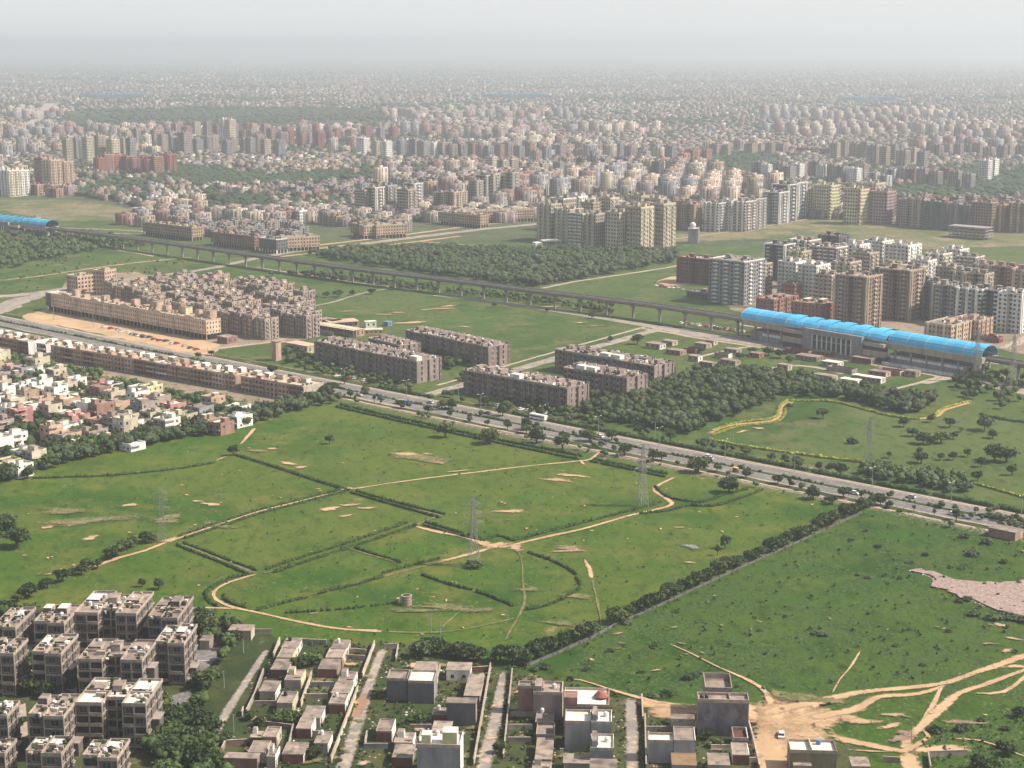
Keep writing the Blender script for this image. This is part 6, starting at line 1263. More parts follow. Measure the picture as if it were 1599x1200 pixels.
for i, (p, m, h) in enumerate([([(585, 1009), (566, 1060)], wh, 2), ([(559, 1080), (517, 1192)], wh, 2), ([(437, 1005), (427, 1030)], wh, 2.2), ([(487, 1057), (470, 1105)], W_['paleyellow'], 2), ([(412, 1052), (398, 1090), (385, 1117)], cc, 1.8), ([(687, 1047), (680, 1080)], wh, 2), ([(766, 1045), (740, 1197)], wh, 2.2),
        ([(800, 1052), (786, 1187)], cc, 1.8), ([(1002, 1093), (1004, 1129)], W_['peach'], 2), ([(1007, 1125), (1009, 1205)], cc, 2.2), ([(1169, 1135), (1177, 1165), (1186, 1205)], cc, 2), ([(458, 1140), (447, 1190)], W_['dustbrick'], 1.8), ([(573, 1150), (570, 1168)], wh, 1.8), ([(380, 1112), (378, 1120)], wh, 1.8), ([(345, 1180), (352, 1165), (400, 1162)], W_['dustbrick'], 1.7)]):
    wall(p, h, .3, m, f'thin wall running between plots away from the camera, {nth(i + 1)} of these')
for i, (p, m) in enumerate([([(484, 1073), (522, 1073)], W_['grey']), ([(474, 1092), (512, 1092)], cc), ([(535, 1082), (560, 1080)], cc), ([(466, 1005), (510, 1007)], W_['grey']), ([(543, 1020), (572, 1022)], cc), ([(541, 1030), (570, 1032)], cc), ([(702, 1062), (722, 1064)], cc), ([(736, 1050), (764, 1048)], W_['brick']), ([(750, 1065), (762, 1066)], wh),
        ([(794, 1140), (832, 1140)], wh), ([(793, 1160), (830, 1160)], cc), ([(796, 1120), (838, 1120)], cc), ([(568, 1170), (606, 1170)], W_['grey']), ([(640, 1140), (674, 1140)], cc), ([(674, 1125), (702, 1125)], W_['brick']), ([(1007, 1143), (1050, 1143)], cc), ([(1110, 1172), (1145, 1172)], wh), ([(1170, 1192), (1184, 1192)], wh), ([(874, 1178), (880, 1178)], wh), ([(600, 1013), (622, 1013)], wh), ([(622, 1014), (618, 1034)], wh), ([(470, 1150), (500, 1150)], cc), ([(398, 1103), (440, 1103)], cc), ([(415, 1135), (455, 1140)], W_['dustbrick']), ([(1449, 1182), (1510, 1180)], cc), ([(1449, 1182), (1453, 1205)], wh), ([(376, 990), (425, 990)], cc), ([(1378, 1190), (1405, 1192)], cc)]):
    wall(p, 1.7, .25, m, f'low {"brick" if m is W_["brick"] else "plastered"} cross wall of a plot, {nth(i + 1)} as counted in the cross walls', group='cross walls of the plots')
wall([(826, 1040), (870, 1022), (905, 1006), (935, 992), (960, 978)], .9, .2, W_['darkgrey'], 'low boundary wall of the park, near part by the open gateway', posts=6, cap=W_['darkgrey'], group='diagonal boundary wall of the park')
wall([(960, 978), (1010, 956), (1070, 928), (1130, 900), (1190, 873), (1250, 846), (1310, 818), (1345, 802)], .7, .2, W_['darkgrey'], 'low boundary wall of the park, long far part under the tree line', posts=6, cap=W_['darkgrey'], group='diagonal boundary wall of the park')
# loose rubble, bricks and sand on the plots
PLOTS_PX = [(395, 1060), (450, 1005), (600, 1010), (760, 1040), (800, 1060), (1000, 1100), (1090, 1150), (1180, 1160), (1200, 1230), (330, 1230)]
n = 5200; x = NR.uniform(330, 1200, n); y = NR.uniform(1005, 1215, n); k = inpoly(x, y, PLOTS_PX); gx, gy = G(x[k], y[k]); k = (np.sin(gx * .35) * np.cos(gy * .3) + NR.normal(0, .4, len(gx))) > .35; gx, gy = gx[k], gy[k]; n = len(gx)
s = NR.uniform(.12, .6, n); V, F = inst(ICO_V, ICO_F, np.column_stack([gx, gy, np.full(n, .05)]), np.column_stack([s, s * NR.uniform(.5, 1.3, n), s * .5]), NR.uniform(0, 6, n))
o_('rubble', mesh_np('rubble', V, F, [W_['dustbrick'], W_['concrete'], W_['cream'], W_['tan'], W_['white']], np.repeat(NR.choice(5, n, p=[.25, .3, .15, .22, .08]), 20)), kind='stuff')['label'] = 'loose bricks, sand and rubble on the building plots'
for i in range(60):
    x, y = R.uniform(360, 1190), R.uniform(1015, 1195)
    if inpoly(x, y, PLOTS_PX): patch(x, y, R.uniform(1.2, 3.4), R.uniform(1.0, 3.0), R.choice([M_DIRT, M_DIRT2, MATS['brown_soil'], M_PAVE]), seed=900 + i, rz=R.uniform(0, 3))
# ---------------------------------------------------------------- the brick drum, pylons, lamps, poles
K = Kit(); g = G(635, 945)
for i in range(7): K('brick_course', [W_['brown'], W_['mauve']]).cyl(0, 0, 1.9 - (i % 2) * .05, i * .5, i * .5 + .5, i % 2, 14)
K('rim', [M_PARA, M_OPENSHADE]).cyl(0, 0, 2.0, 3.5, 3.75, 0, 14).cyl(0, 0, 1.5, 3.75, 3.77, 1, 14)  # dark disc on the flat top, painted as shade inside the drum
o = put(K.meshes(), 'brick_drum', 'round brick drum standing alone in the lawn', 'brick drum', g)
for c in o.children:
    if c.name.startswith('brick_course'): c['kind'] = 'stuff'
def pylon(x, y, H, label, s=1.0, rz=.35):
    t = thing('transmission_tower', label, 'pylon', G(x, y), rz, 'lattice transmission towers', (s, s, s)); k = H / 29
    if 'pylon' not in PROTO:
        def wd(z): return 1.35 * (1 - z / 17) + .75 if z < 17 else .85 * (1 - (z - 17) / 14) + .12
        legs = []
        for sx in (-1, 1):
            for sy in (-1, 1):
                mb = MB(); zs = [0, 6, 12, 17, 23, 28.5]
                for a, b in zip(zs, zs[1:]): mb.bar((sx * wd(a), sy * wd(a), a), (sx * wd(b), sy * wd(b), b), .17)
                legs.append(mb.mesh('leg', M_STEEL))
        br = MB(); zs = [0, 3.4, 6.6, 9.4, 12, 14.4, 16.4, 18.2, 20, 21.8, 23.6, 25.4, 27]
        for a, b in zip(zs, zs[1:]):
            for q in range(4):
                P = lambda c, z: ((1, 1), (-1, 1), (-1, -1), (1, -1))[c % 4]
                p1, p2 = P(q, 0), P(q + 1, 0); br.bar((p1[0] * wd(a), p1[1] * wd(a), a), (p2[0] * wd(b), p2[1] * wd(b), b), .08).bar((p2[0] * wd(a), p2[1] * wd(a), a), (p1[0] * wd(b), p1[1] * wd(b), b), .08).bar((p1[0] * wd(b), p1[1] * wd(b), b), (p2[0] * wd(b), p2[1] * wd(b), b), .08)
        arms = []
        for z, L in ((17.6, 4.2), (21.4, 3.6), (25.0, 3.0)):
            for sx in (-1, 1):
                mb = MB(); w0 = wd(z)
                for sy in (-1, 1): mb.bar((sx * w0, sy * w0, z), (sx * L, 0, z + .1), .14).bar((sx * w0, sy * w0, z + 1.2), (sx * L, 0, z + .15), .12)
                mb.bar((sx * L, 0, z), (sx * L, 0, z - 1.7), .16); mb.bar((sx * L * .5, -.3, z), (sx * L * .5, .3, z + .7), .1); arms.append(mb.mesh('cross_arm', M_STEEL))
        PROTO['pylon'] = (legs, br.mesh('bracing', M_STEEL), arms)
    legs, br, arms = PROTO['pylon']
    for m in legs: o_('leg', m, t)
    o_('bracing', br, t)['kind'] = 'stuff'
    for m in arms: o_('cross_arm', m, t)
pylon(740, 884, 29, 'tall lattice pylon nearest the camera, standing in a bush on the lawn')
pylon(1003, 791, 29, 'tall lattice pylon by the road beside the winding path', 1.0, .5)
pylon(254, 846, 29, 'faint slim lattice pylon at the sandy crossing on the left lawn', .82, .2)
pylon(1356, 722, 29, 'faint slim lattice pylon in the right park', .8, .1)
pylon(1524, 596, 29, 'faint lattice pylon in front of the right end of the metro station', 1.15, .3)
pylon(1580, 606, 29, 'lattice pylon at the right edge before the metro line', 1.15, .3)
pylon(1108, 700, 29, 'small lattice pylon behind the far verge of the main road', .45, .3)
def lamp_m():
    mb = MB(); mb.bar((0, 0, 0), (0, 0, 9), .26, 0, .14); a = mb.mesh('pole', M_STEEL); mb = MB(); mb.bar((0, 0, 9), (0, -2, 9.5), .12).bar((0, 0, 9), (0, 1.6, 9.4), .12); b = mb.mesh('arm', M_STEEL)
    mb = MB(); mb.box(-.2, .2, -2.9, -1.9, 9.45, 9.6, 0, True); c = mb.mesh('lamp_head', M_PAINTW); mb = MB(); mb.box(-.2, .2, 1.5, 2.3, 9.35, 9.5, 0, True); return a, b, c, mb.mesh('lamp_head', M_PAINTW)
LM = lamp_m()
for i, x in enumerate([515, 612, 728, 825, 912, 1008, 1110, 1219, 1341, 1465, 1575]):
    p = road_pt(x, 11.9); t = thing('street_lamp', f'double-armed street lamp on the far kerb of the main road, {nth(i + 1)} from left', 'street lamp', p, TH, 'street lamps along the main road')
    for n_, m in zip(('pole', 'arm', 'lamp_head', 'lamp_head'), LM): o_(n_, m, t)
for i, (x, y, h) in enumerate([(84, 500, 12), (146, 510, 12), (325, 560, 7), (490, 545, 8), (470, 508, 12), (716, 622, 9), (1023, 684, 9), (848, 688, 9), (673, 989, 7), (688, 990, 5), (824, 1041, 6), (1423, 1163, 7), (314, 1150, 6), (350, 1075, 6), (380, 1020, 5), (365, 1145, 6), (912, 545, 9), (953, 505, 9), (975, 525, 9), (1145, 695, 7), (1140, 694, 7)]):
    K = Kit(); K('pole', M_STEEL).bar((0, 0, 0), (0, 0, h), .24, 0, .14); K('crossbar', M_STEEL).bar((-.6, 0, h - .4), (.6, 0, h - .4), .12)
    put(K.meshes(), 'utility_pole', f'thin pale utility pole in the open, {nth(i + 1)} as listed by nearness to the long arcade' if False else f'thin {"tall" if h > 8 else "short"} utility pole standing {["at the left end of the sandy forecourt", "in front of the long peach arcade", "by the road end of the sandy forecourt", "beside the long road flats", "at the right corner of the dense flats", "at the side street corner", "left of the second lamp before the wood", "before the blue-patched flats", "at the lawn edge path, left one of two", "at the lawn edge path, right one of two", "at the open gateway of the park wall", "at the meeting of dirt tracks lower right", "at the lower end of the plot road", "beside the upper plot road", "at the far end of the plot road", "on the left verge of the plot road", "behind the far right flats", "at the far side of the viaduct meadow", "beside the side street in the meadow", "in the wood edge, right of two", "in the wood edge, left of two"][i]}', 'pole', G(x, y), TH)
# ---------------------------------------------------------------- vehicles
def car_meshes(col):
    if ('car', col) in PROTO: return PROTO[('car', col)]
    pm = {'white': M_PAINTW, 'silver': mat('paint_silver', (.42, .43, .45), rough=.35, rnd=.05, spec=.5), 'dark': mat('paint_dark', (.04, .045, .06), rough=.3, rnd=.1, spec=.5), 'red': mat('paint_red', (.35, .03, .03), rough=.35, rnd=.05, spec=.5)}[col]
    mb = MB(); prof = [(-2.05, .35), (-2.1, .75), (-1.9, 1.0), (-1.1, 1.05), (1.0, 1.05), (1.75, .92), (2.05, .7), (2.05, .35)]
    def ext(mb, prof, w0, m=0, w1=None, zt=None):
        A = [(x, -w0 if not zt or z < zt else -(w1 or w0), z) for x, z in prof]; B = [(x, w0 if not zt or z < zt else (w1 or w0), z) for x, z in prof]
        mb.poly(A, m); mb.poly(B[::-1], m)
        for i in range(len(prof)): j = (i + 1) % len(prof); mb.poly([A[i], B[i], B[j], A[j]], m)
    ext(mb, prof, .84); body = mb.mesh('body', pm)
    mb = MB(); ext(mb, [(-1.75, 1.03), (-1.35, 1.45), (.45, 1.45), (1.1, 1.03)], .76, 0, .64, 1.2); cab = mb.mesh('window', M_GLASS)
    mb = MB(); mb.box(-1.25, .4, -.62, .62, 1.44, 1.5); top = mb.mesh('roof', pm); wh_ = []
    for x in (-1.3, 1.3):
        for y in (-.8, .8):
            mb = MB(); n = 8; A = [(x + .32 * math.cos(6.283 * i / n), y - .1, .32 + .32 * math.sin(6.283 * i / n)) for i in range(n)]; B = [(a, y + .1, c) for a, _, c in A]
            mb.poly(A); mb.poly(B[::-1])
            for i in range(n): mb.poly([A[i], B[i], B[(i + 1) % n], A[(i + 1) % n]])
            wh_.append(mb.mesh('wheel', M_TYRE))
    PROTO[('car', col)] = (body, cab, top, wh_); return PROTO[('car', col)]
def car(loc, rz, col, label, group=None, s=1.0, cat='car', z=.03):
    b, c, r_, W4 = car_meshes(col); t = thing('car', label, cat, (loc[0], loc[1], z), rz, group, (s, s, s)); o_('body', b, t); o_('window', c, t); o_('roof', r_, t)
    for m in W4: o_('wheel', m, t)
car(G(1220, 1151), 1.4, 'white', 'white car alone on the sandy dirt junction', s=1.15)
car(G(297, 1061), .1, 'white', 'white car parked in the yard right of the grey flats', s=1.15)
for i, (x, off, c) in enumerate([(575, -7, 'silver'), (606, -5.5, 'dark'), (660, 6, 'silver'), (748, 7, 'dark'), (928, 4.5, 'white'), (952, -6, 'dark'), (1092, 6.5, 'white'), (1100, 4.2, 'silver'), (1180, -6, 'dark'), (1344, -5.2, 'white'), (1412, 6, 'silver'), (1500, -7, 'white')]):
    p = road_pt(x, off); car(p, TH + (math.pi if off > 0 else 0), c, f'{c} car driving on the {"far" if off > 0 else "near"} carriageway of the main road, {nth(i + 1)} from the left', 'cars on the main road', 1.1, z=.1)
K = Kit(); K('cab', [W_['blue'], M_GLASS]).box(2.2, 4.2, -1.2, 1.2, .6, 2.9).box(4.2, 4.25, -1.0, 1.0, 1.6, 2.6, 1); K('cargo_bed', [W_['brown'], W_['concrete']]).box(-4.2, 2.0, -1.25, 1.25, .9, 2.6, (1, 0, 0, 0, 0))
for i in range(6): x_ = (-3.2, -2.1, 3.2)[i // 2]; K('wheel', M_TYRE).box(x_ - .45, x_ + .45, (-1.3 if i % 2 else 1.0), (-1.0 if i % 2 else 1.3), 0, .95)
put(K.meshes(), 'truck', 'blue-cabbed truck on the main road junction', 'truck', (*road_pt(640, -6.5), .1), TH)
K = Kit(); K('body', [M_PAINTW, M_GLASS]).box(-5.5, 5.5, -1.25, 1.25, .5, 3.1).box(-5.3, 5.3, -1.28, 1.28, 1.6, 2.4, 1); K('wheel', M_TYRE).box(-4, -3.1, -1.3, 1.3, 0, .9).box(3, 3.9, -1.3, 1.3, 0, .9)
put(K.meshes(), 'bus', 'long white bus on the far side of the main road before the blue-patched flats', 'bus', (*road_pt(812, 15), .1), TH)
K = Kit(); K('body', [W_['olive'], M_OPENSHADE]).prism([(-1.3, -.65), (.9, -.65), (1.4, -.2), (1.4, .2), (.9, .65), (-1.3, .65)], .35, 1.1, 0).box(-1.1, .7, -.6, .6, 1.1, 1.6, 1); K('canopy', mat('rickshaw_yellow', (.75, .5, .04), rnd=0)).box(-1.3, .9, -.68, .68, 1.6, 1.85, 0, True)
for a, b in ((-.9, -.6), (-.9, .5), (1.1, -.05)): K('wheel', M_TYRE).box(a - .25, a + .25, b, b + .12, 0, .5)
put(K.meshes(), 'auto_rickshaw', 'yellow-topped auto rickshaw on the near carriageway', 'auto rickshaw', (*road_pt(1163, -7.5), .1), TH, sc=(1.2, 1.2, 1.2))
def lot(pts, n, where, seed, cols=('white', 'silver', 'dark', 'white', 'red'), rz=TH + 1.57):
    r = random.Random(seed); P = []
    for i in range(n): t = (i + r.uniform(.2, .8)) / n; a, b = pts; P.append((a[0] + (b[0] - a[0]) * t, a[1] + (b[1] - a[1]) * t + r.uniform(-1.2, 1.2)))
    for i, (x, y) in enumerate(sorted(P)): c = r.choice(cols); car(G(x, y), rz + r.uniform(-.15, .15), c, f'{c} parked car {where}, {nth(i + 1)} from the left', 'parked cars ' + where, 1.1)
lot([(1062, 505), (1165, 520)], 14, 'under the metro viaduct left of the station', 1); lot([(1085, 508), (1190, 524)], 12, 'in the second line left of the station', 2)
lot([(160, 511), (310, 547)], 16, 'on the sandy forecourt of the peach arcade', 3); lot([(205, 524), (236, 529)], 6, 'in the tight bunch on the forecourt', 4)
lot([(520, 587), (625, 604)], 10, 'before the road flats left of the side street', 5); lot([(770, 633), (870, 650)], 8, 'before the flats with the blue patch', 6); lot([(1022, 448), (1070, 453)], 7, 'at the building site beside the tower group', 7)
lot([(1290, 548), (1430, 570)], 8, 'on the forecourt of the metro station', 8)
# ---------------------------------------------------------------- metro viaduct and station
VP = [np.array(G(x, y, 12)) for x, y in ((-90, 338), (84, 357), (220, 374), (351, 392), (540, 418), (700, 437), (834, 454), (1000, 474), (1070, 484), (1167, 499), (1330, 525), (1560, 562), (1720, 590))]
VC = smooth(VP, 2.0); vl = np.r_[0, np.cumsum(np.linalg.norm(np.diff(VC, axis=0), axis=1))]; SPAN = 25.0; nsp = int(vl[-1] // SPAN)
V0 = thing('metro_viaduct', 'long grey elevated metro line on concrete piers crossing the view', 'viaduct', VC[0])
M_DECK = mat('viaduct_concrete', (.30, .26, .25), (.21, .185, .18), .3, tex='P', rnd=0); M_BALL = mat('track_bed', (.13, .11, .10), (.085, .075, .07), .5, tex='P', rnd=0)
spm = None
for i in range(nsp):
    a = np.array([np.interp(i * SPAN + .12, vl, VC[:, k]) for k in (0, 1)]); b = np.array([np.interp((i + 1) * SPAN - .12, vl, VC[:, k]) for k in (0, 1)]); d = b - a; L = np.linalg.norm(d); th = math.atan2(d[1], d[0])
    if spm is None:
        mb = MB(); q = 4.6; sec = [(-q, 11.9), (-q, 12.1), (-2.6, 11.2), (-2.2, 10.0), (2.2, 10.0), (2.6, 11.2), (q, 12.1)]
        P0 = [(0, y, z) for y, z in [(-q, 12.0), (-q, 11.75), (-2.4, 11.1), (-1.9, 9.9), (1.9, 9.9), (2.4, 11.1), (q, 11.75), (q, 12.0)]]; P1 = [(24.76, y, z) for _, y, z in P0]
        for j in range(8): mb.poly([P0[j], P1[j], P1[(j + 1) % 8], P0[(j + 1) % 8]])
        mb.poly(P0); mb.poly(P1[::-1]); mb.box(0, 24.76, -q, -q + .25, 12, 13.0).box(0, 24.76, q - .25, q, 12, 13.0); girder = mb.mesh('girder', M_DECK)
        mb = MB(); mb.box(0, 24.76, -4.2, -.5, 12.0, 12.15).box(0, 24.76, .5, 4.2, 12.0, 12.15); bed = mb.mesh('track_bed', M_BALL)
        mb = MB()
        for y in (-3.1, -1.6, 1.6, 3.1): mb.box(0, 24.76, y - .08, y + .08, 12.15, 12.33)
        rail = mb.mesh('rail', M_STEEL); mb = MB(); mb.cyl(0, 0, 1.0, 0, 8.4, 0, 10).prism([(-.9, -1.2), (.9, -1.2), (.9, 1.2), (-.9, 1.2)], 8.4, 9.0).box(-1.1, 1.1, -2.6, 2.6, 9.0, 9.85, 0, True); pier = mb.mesh('pier', M_DECK); spm = 1
    lo = (*(a - VC[0]), 0)
    s_ = o_('girder', girder, V0, lo, th); o_('track_bed', bed, s_); o_('rail', rail, s_)['kind'] = 'stuff'
    c = np.array([np.interp(i * SPAN, vl, VC[:, k]) for k in (0, 1)]) - VC[0]; o_('pier', pier, V0, (*c, 0), th)
def station(p0, p1, label, blue, front=True, mods=(3, 6, 5), hs=1.0):
    d = p1 - p0; L = np.linalg.norm(d); d = d / L; th = math.atan2(d[1], d[0]); t = thing('metro_station', label, 'metro station', (*p0, 0), th)
    sf = 1.0; K = Kit(); q = 8.6
    K('platform', [M_DECK, W_['beige']]).box(0, L, -q, -4.65, 9.4, 13.0, (0, 1, 1, 1, 1), True).box(0, L, 4.65, q, 9.4, 13.0, (0, 1, 1, 1, 1), True)
    K('platform_screen', [W_['white'], M_GLASS]).box(0, L, -q - .1, -q, 13, 14.3, 0).box(0, L, q, q + .1, 13, 14.3, 0)
    def arch(x0, x1, r, z0, hz, a0=0, a1=180, n=10): return [[(x, -r * math.cos(math.radians(a)), z0 + hz * math.sin(math.radians(a))) for a in np.linspace(a0, a1, n + 1)] for x in (x0, x1)]
    def shell(mb, x0, x1, r, z0, hz, th_=.25, m=0, n=10):
        A, B = arch(x0, x1, r, z0, hz, n=n); C, D = arch(x0, x1, r - th_, z0, hz - th_, n=n)
        for i in range(n): mb.poly([A[i], B[i], B[i + 1], A[i + 1]], m); mb.poly([C[i + 1], D[i + 1], D[i], C[i]], m); mb.poly([A[i], A[i + 1], C[i + 1], C[i]], m); mb.poly([B[i + 1], B[i], D[i], D[i + 1]], m)
    tot = sum(mods); u = L / tot; x = 0; z0 = 13.6; pan = []
    for s, m in enumerate(mods):
        for k in range(m):
            mb = MB()
            if s != 1: shell(mb, x + .12, x + u - .12, 9.2, z0, 6.6)
            else: shell(mb, x + .12, x + u * .62, 11.4, z0 + .5, 6.5); shell(mb, x + u * .62, x + u - .12, 11.4, z0 + .5, 5.9); mb.box(x + u * .63, x + u - .15, 1.8, 3.0, z0 + 6.0, z0 + 6.9, 1)  # dark box between the humps, painted as the shade of a gap
            pan.append(mb.mesh('roof_panel', [blue, M_OPENSHADE])); mb = MB(); shell(mb, x - .2, x + .2, 9.35 if s != 1 else 11.75, z0 + (0 if s != 1 else .6), 6.75 if s != 1 else 6.2, .5); pan.append(mb.mesh('roof_rib', M_RIB)); x += u
    for m in pan: o_(m.name.split('.')[0], m, t)
    c = K('column', [M_DECK])
    for i in range(int(L / 12) + 1):
        for y in (-7.6, 7.6): c.box(i * 12 * .99, i * 12 * .99 + .9, y - .5, y + .5, 0, 9.4)
        K('canopy_post', M_RIB).box(i * 12 * .99, i * 12 * .99 + .3, -q - .05, -q + .25, 13, 14.4)
    a, b = u * mods[0], u * (mods[0] + mods[1])
    K('lower_hall', [W_['grey'], M_GLASS, W_['white']]).box(a * .2, a, -7, 7, 0, 6.5, 0).box(b, b + (L - b) * .85, -7, 7, 0, 6.2, 0).box(a * .45, b + (L - b) * .8, -7.3, -7, 3.6, 5.2, 2)
    if front:
        w0, w1 = a + (b - a) * .22, a + (b - a) * .80; yf = -14.5; H = 15.2
        K('hall_wall', [W_['grey'], M_PARA]).box(w0, w1, yf + .5, -q - .2, 0, H, (1, 0, 0, 0, 0))
        n = 8; s0, s1 = w0 + (w1 - w0) * .17, w0 + (w1 - w0) * .83
        K('hall_front', [W_['grey']]).box(w0, s0, yf, yf + .5, 0, H + .3).box(s1, w1, yf, yf + .5, 0, H + .3).box(s0, s1, yf, yf + .5, H - 3.2, H + .3).box(s0, s1, yf, yf + .5, 0, 2.4).box(s0, s1, yf + .1, yf + .5, 8.1, 8.9)
        K('window', M_GLASS).box(s0, s1, yf + .35, yf + .48, 2.4, H - 3.2)
        for i in range(n + 1): xx = s0 + (s1 - s0) * i / n; K('fin', W_['white']).box(xx - .35, xx + .35, yf - .5, yf + .35, 2.0, H - 3.0)
        for x0, x1 in ((a, w0 - .1), (w1 + .1, b)):
            K('concourse' if x0 == a else 'side_concourse', [W_['beige'], M_GLASS, W_['cream']]).box(x0, x1, yf + 2, -q - .2, 0, 3.8, (2, 1, 1, 1, 1)).box(x0, x1, yf + 1, -q - .2, 3.8, 7.6, 0).box(x0, x1, yf + 2, -q - .2, 7.6, 10.2, 1).box(x0, x1, yf + 1, -q - .2, 10.2, 12.4, 0)
        for i in range(7): xx = b + (L - b) * i / 9; K('forecourt_wall', W_['white']).box(xx, xx + (L - b) / 9 - .4, yf, yf + .3, 0, 2)
    for k, me in K.meshes().items():
        o = o_(k, me, t)
        if k in STUFFY or k in ('column', 'canopy_post'): o['kind'] = 'stuff'
station(np.array(G(1170, 499, 12)), np.array(G(1546, 560, 12)), 'metro station with long bright blue vaulted roof beside the viaduct road', M_BLUE)
p1 = np.array(G(82, 356, 12)); dd = (np.array(G(-90, 338, 12)) - p1); dd /= np.linalg.norm(dd)
station(p1 + dd * 190, p1, 'farther metro station with blue vaulted roof cut by the left edge', M_BLUE2, mods=(5, 6, 3))
for x0, x1, y, lb in ((125, 226, 156, 'tiny far metro station with blue roof, left one of three'), (754, 856, 156, 'tiny far metro station with blue roof, middle one of three'), (1308, 1396, 161, 'tiny far metro station with blue roof, right one of three')):
    a = np.array(G(x0, y)); b = np.array(G(x1, y)); L = b[0] - a[0]; K = Kit()
    K('roof', [M_BLUE2]).prism([(0, -9), (L * .45, -9), (L * .45, 9), (0, 9)], 13, 21).prism([(L * .55, -9), (L, -9), (L, 9), (L * .55, 9)], 13, 21).prism([(L * .45, -8), (L * .55, -8), (L * .55, 8), (L * .45, 8)], 13, 18)
    K('hall', W_['grey']).box(L * .3, L * .7, -12, 8.9, 0, 12.9); K('platform', M_DECK).box(0, L, -8, 8, 9, 12.9, 0, True)
    put(K.meshes(), 'metro_station', lb, 'metro station', tuple(a), 0, 'tiny far metro stations')
# ---------------------------------------------------------------- huts before the station
HUTS = [(1030, 547, 12, 7, 'tan', 'white'), (1050, 541, 9, 6, 'tan', 'cream'), (1062, 556, 12, 7, 'dustbrick', 'tan'), (1086, 553, 10, 6, 'brick', 'dustbrick'), (1103, 545, 10, 6, 'concrete', 'peach'), (1114, 540, 7, 5, 'tan', 'cream'), (1137, 562, 11, 5, 'concrete', 'white'), (1150, 554, 10, 6, 'mauve', 'concrete'), (1148, 572, 12, 6, 'concrete', 'concrete'), (1112, 575, 10, 5, 'dustbrick', 'tan'),
        (1185, 560, 8, 6, 'dustbrick', 'red'), (1262, 556, 18, 8, 'brick', 'dustbrick'), (1275, 566, 16, 8, 'concrete', 'dustbrick'), (1295, 558, 10, 6, 'brick', 'red'), (1308, 575, 12, 7, 'grey', 'white'), (1330, 585, 18, 7, 'mauve', 'concrete'), (1360, 570, 14, 8, 'brick', 'dustbrick'), (1338, 603, 12, 6, 'white', 'white'), (1375, 600, 20, 6, 'concrete', 'white'), (1383, 590, 12, 6, 'dustbrick', 'peach'), (1405, 588, 16, 7, 'dustbrick', 'peach'), (1430, 590, 8, 6, 'concrete', 'tan'), (1300, 598, 14, 6, 'peach', 'cream'), (1230, 580, 8, 5, 'tan', 'cream'), (1090, 566, 8, 5, 'tan', 'white')]
for i, (x, y, L, Wd, c, s) in enumerate(sorted(HUTS)):
    simple('hut', f'low {CN[c]} hut with flat roof before the metro station, {nth(i + 1)} from the left', 'hut', x, y, L, Wd, 3 if i % 4 else 3.6, c, M_ROOFW if s == 'white' and i % 2 else None, side=s, group='low huts before the metro station', open_=(i % 5 == 3))
simple('building', 'small yellow and white site building at the right end of the flats', 'building', 1048, 607, 14, 6, 3.4, 'yellow', M_ROOFW)
simple('building', 'tan building with terrace at the right edge beside the main road', 'building', 1585, 846, 12, 7, 3.6, 'dustbrick', side='tan', windows=False)
# ---------------------------------------------------------------- districts beyond the viaduct
def hcl(x0, y0, x1, y1, n, cols, hp, where, **k):
    """cluster whose towers are hp photo pixels tall"""
    nf = k.pop('nf', 10); sc_px = (((y0 + y1) / 2) - YH) * CP / CAM_H; k['sc'] = hp / sc_px / (nf * 3.1 + 3); k.setdefault('far', (y0 + y1) / 2 < 330); cluster(x0, y0, x1, y1, n, cols, nf, where, **k)
B = dict(W=26, D=14, styles=(1, 2), name='apartment_block', noun='low block', nf=4)
hcl(852, 374, 935, 387, 5, ['beige', 'concrete', 'cream'], 64, 'in front row of the cream group by petrol station', styles=(3, 1), accs=('cream', 'white'), W=20, D=22, seed=1)
hcl(955, 387, 1045, 386, 5, ['cream', 'beige', 'cream'], 66, 'at the right of the cream group, with rounded balconies', styles=(3,), accs=('cream', 'paleyellow'), W=18, D=22, seed=2)
hcl(862, 362, 1040, 366, 7, ['cream', 'white', 'beige'], 56, 'in the back row of the cream group', styles=(3, 0), seed=3)
hcl(1062, 359, 1092, 358, 2, ['dustbrick', 'tan'], 50, 'just right of the cream group', seed=4)
hcl(1112, 362, 1188, 357, 4, ['grey', 'white', 'concrete'], 52, 'before the dry field, left side', styles=(3, 1), accs=('white', 'cream'), W=20, D=22, seed=5)
hcl(1205, 350, 1252, 344, 3, ['grey', 'darkgrey'], 56, 'with white edges before the dry field', styles=(2,), accs=('white',), W=22, D=22, seed=6)
hcl(1272, 338, 1300, 338, 2, ['paleyellow'], 50, 'with pink base above the dry field', styles=(0,), accs=('cream',), seed=7, W=24, D=24)
hcl(1330, 345, 1382, 348, 3, ['paleyellow', 'cream', 'mauve'], 56, 'at the far corner of the dry field', styles=(0, 1), accs=('pink', 'cream'), seed=8, W=22, D=24)
hcl(1408, 353, 1440, 356, 2, ['mauve', 'concrete'], 44, 'right of the dry field corner', seed=9); hcl(1458, 357, 1505, 360, 3, ['darkgrey', 'mauve'], 46, 'in the dark row right of the dry field', styles=(1,), W=30, seed=10)
hcl(1525, 362, 1605, 360, 4, ['brown', 'dustbrick', 'tan'], 48, 'at the right edge above the green strip', styles=(1, 0), accs=('peach',), W=24, seed=11); hcl(1400, 340, 1600, 345, 8, ['grey', 'mauve', 'dustbrick'], 38, 'behind the dark row at the right', seed=12)
hcl(565, 338, 655, 338, 6, ['grey', 'concrete', 'grey'], 48, 'with cream edges behind the short arcade', styles=(2, 3), accs=('cream', 'white'), seed=13, W=18); hcl(685, 334, 722, 332, 3, ['concrete', 'tan'], 36, 'between the arcade blocks', accs=('cream',), styles=(2,), seed=14)
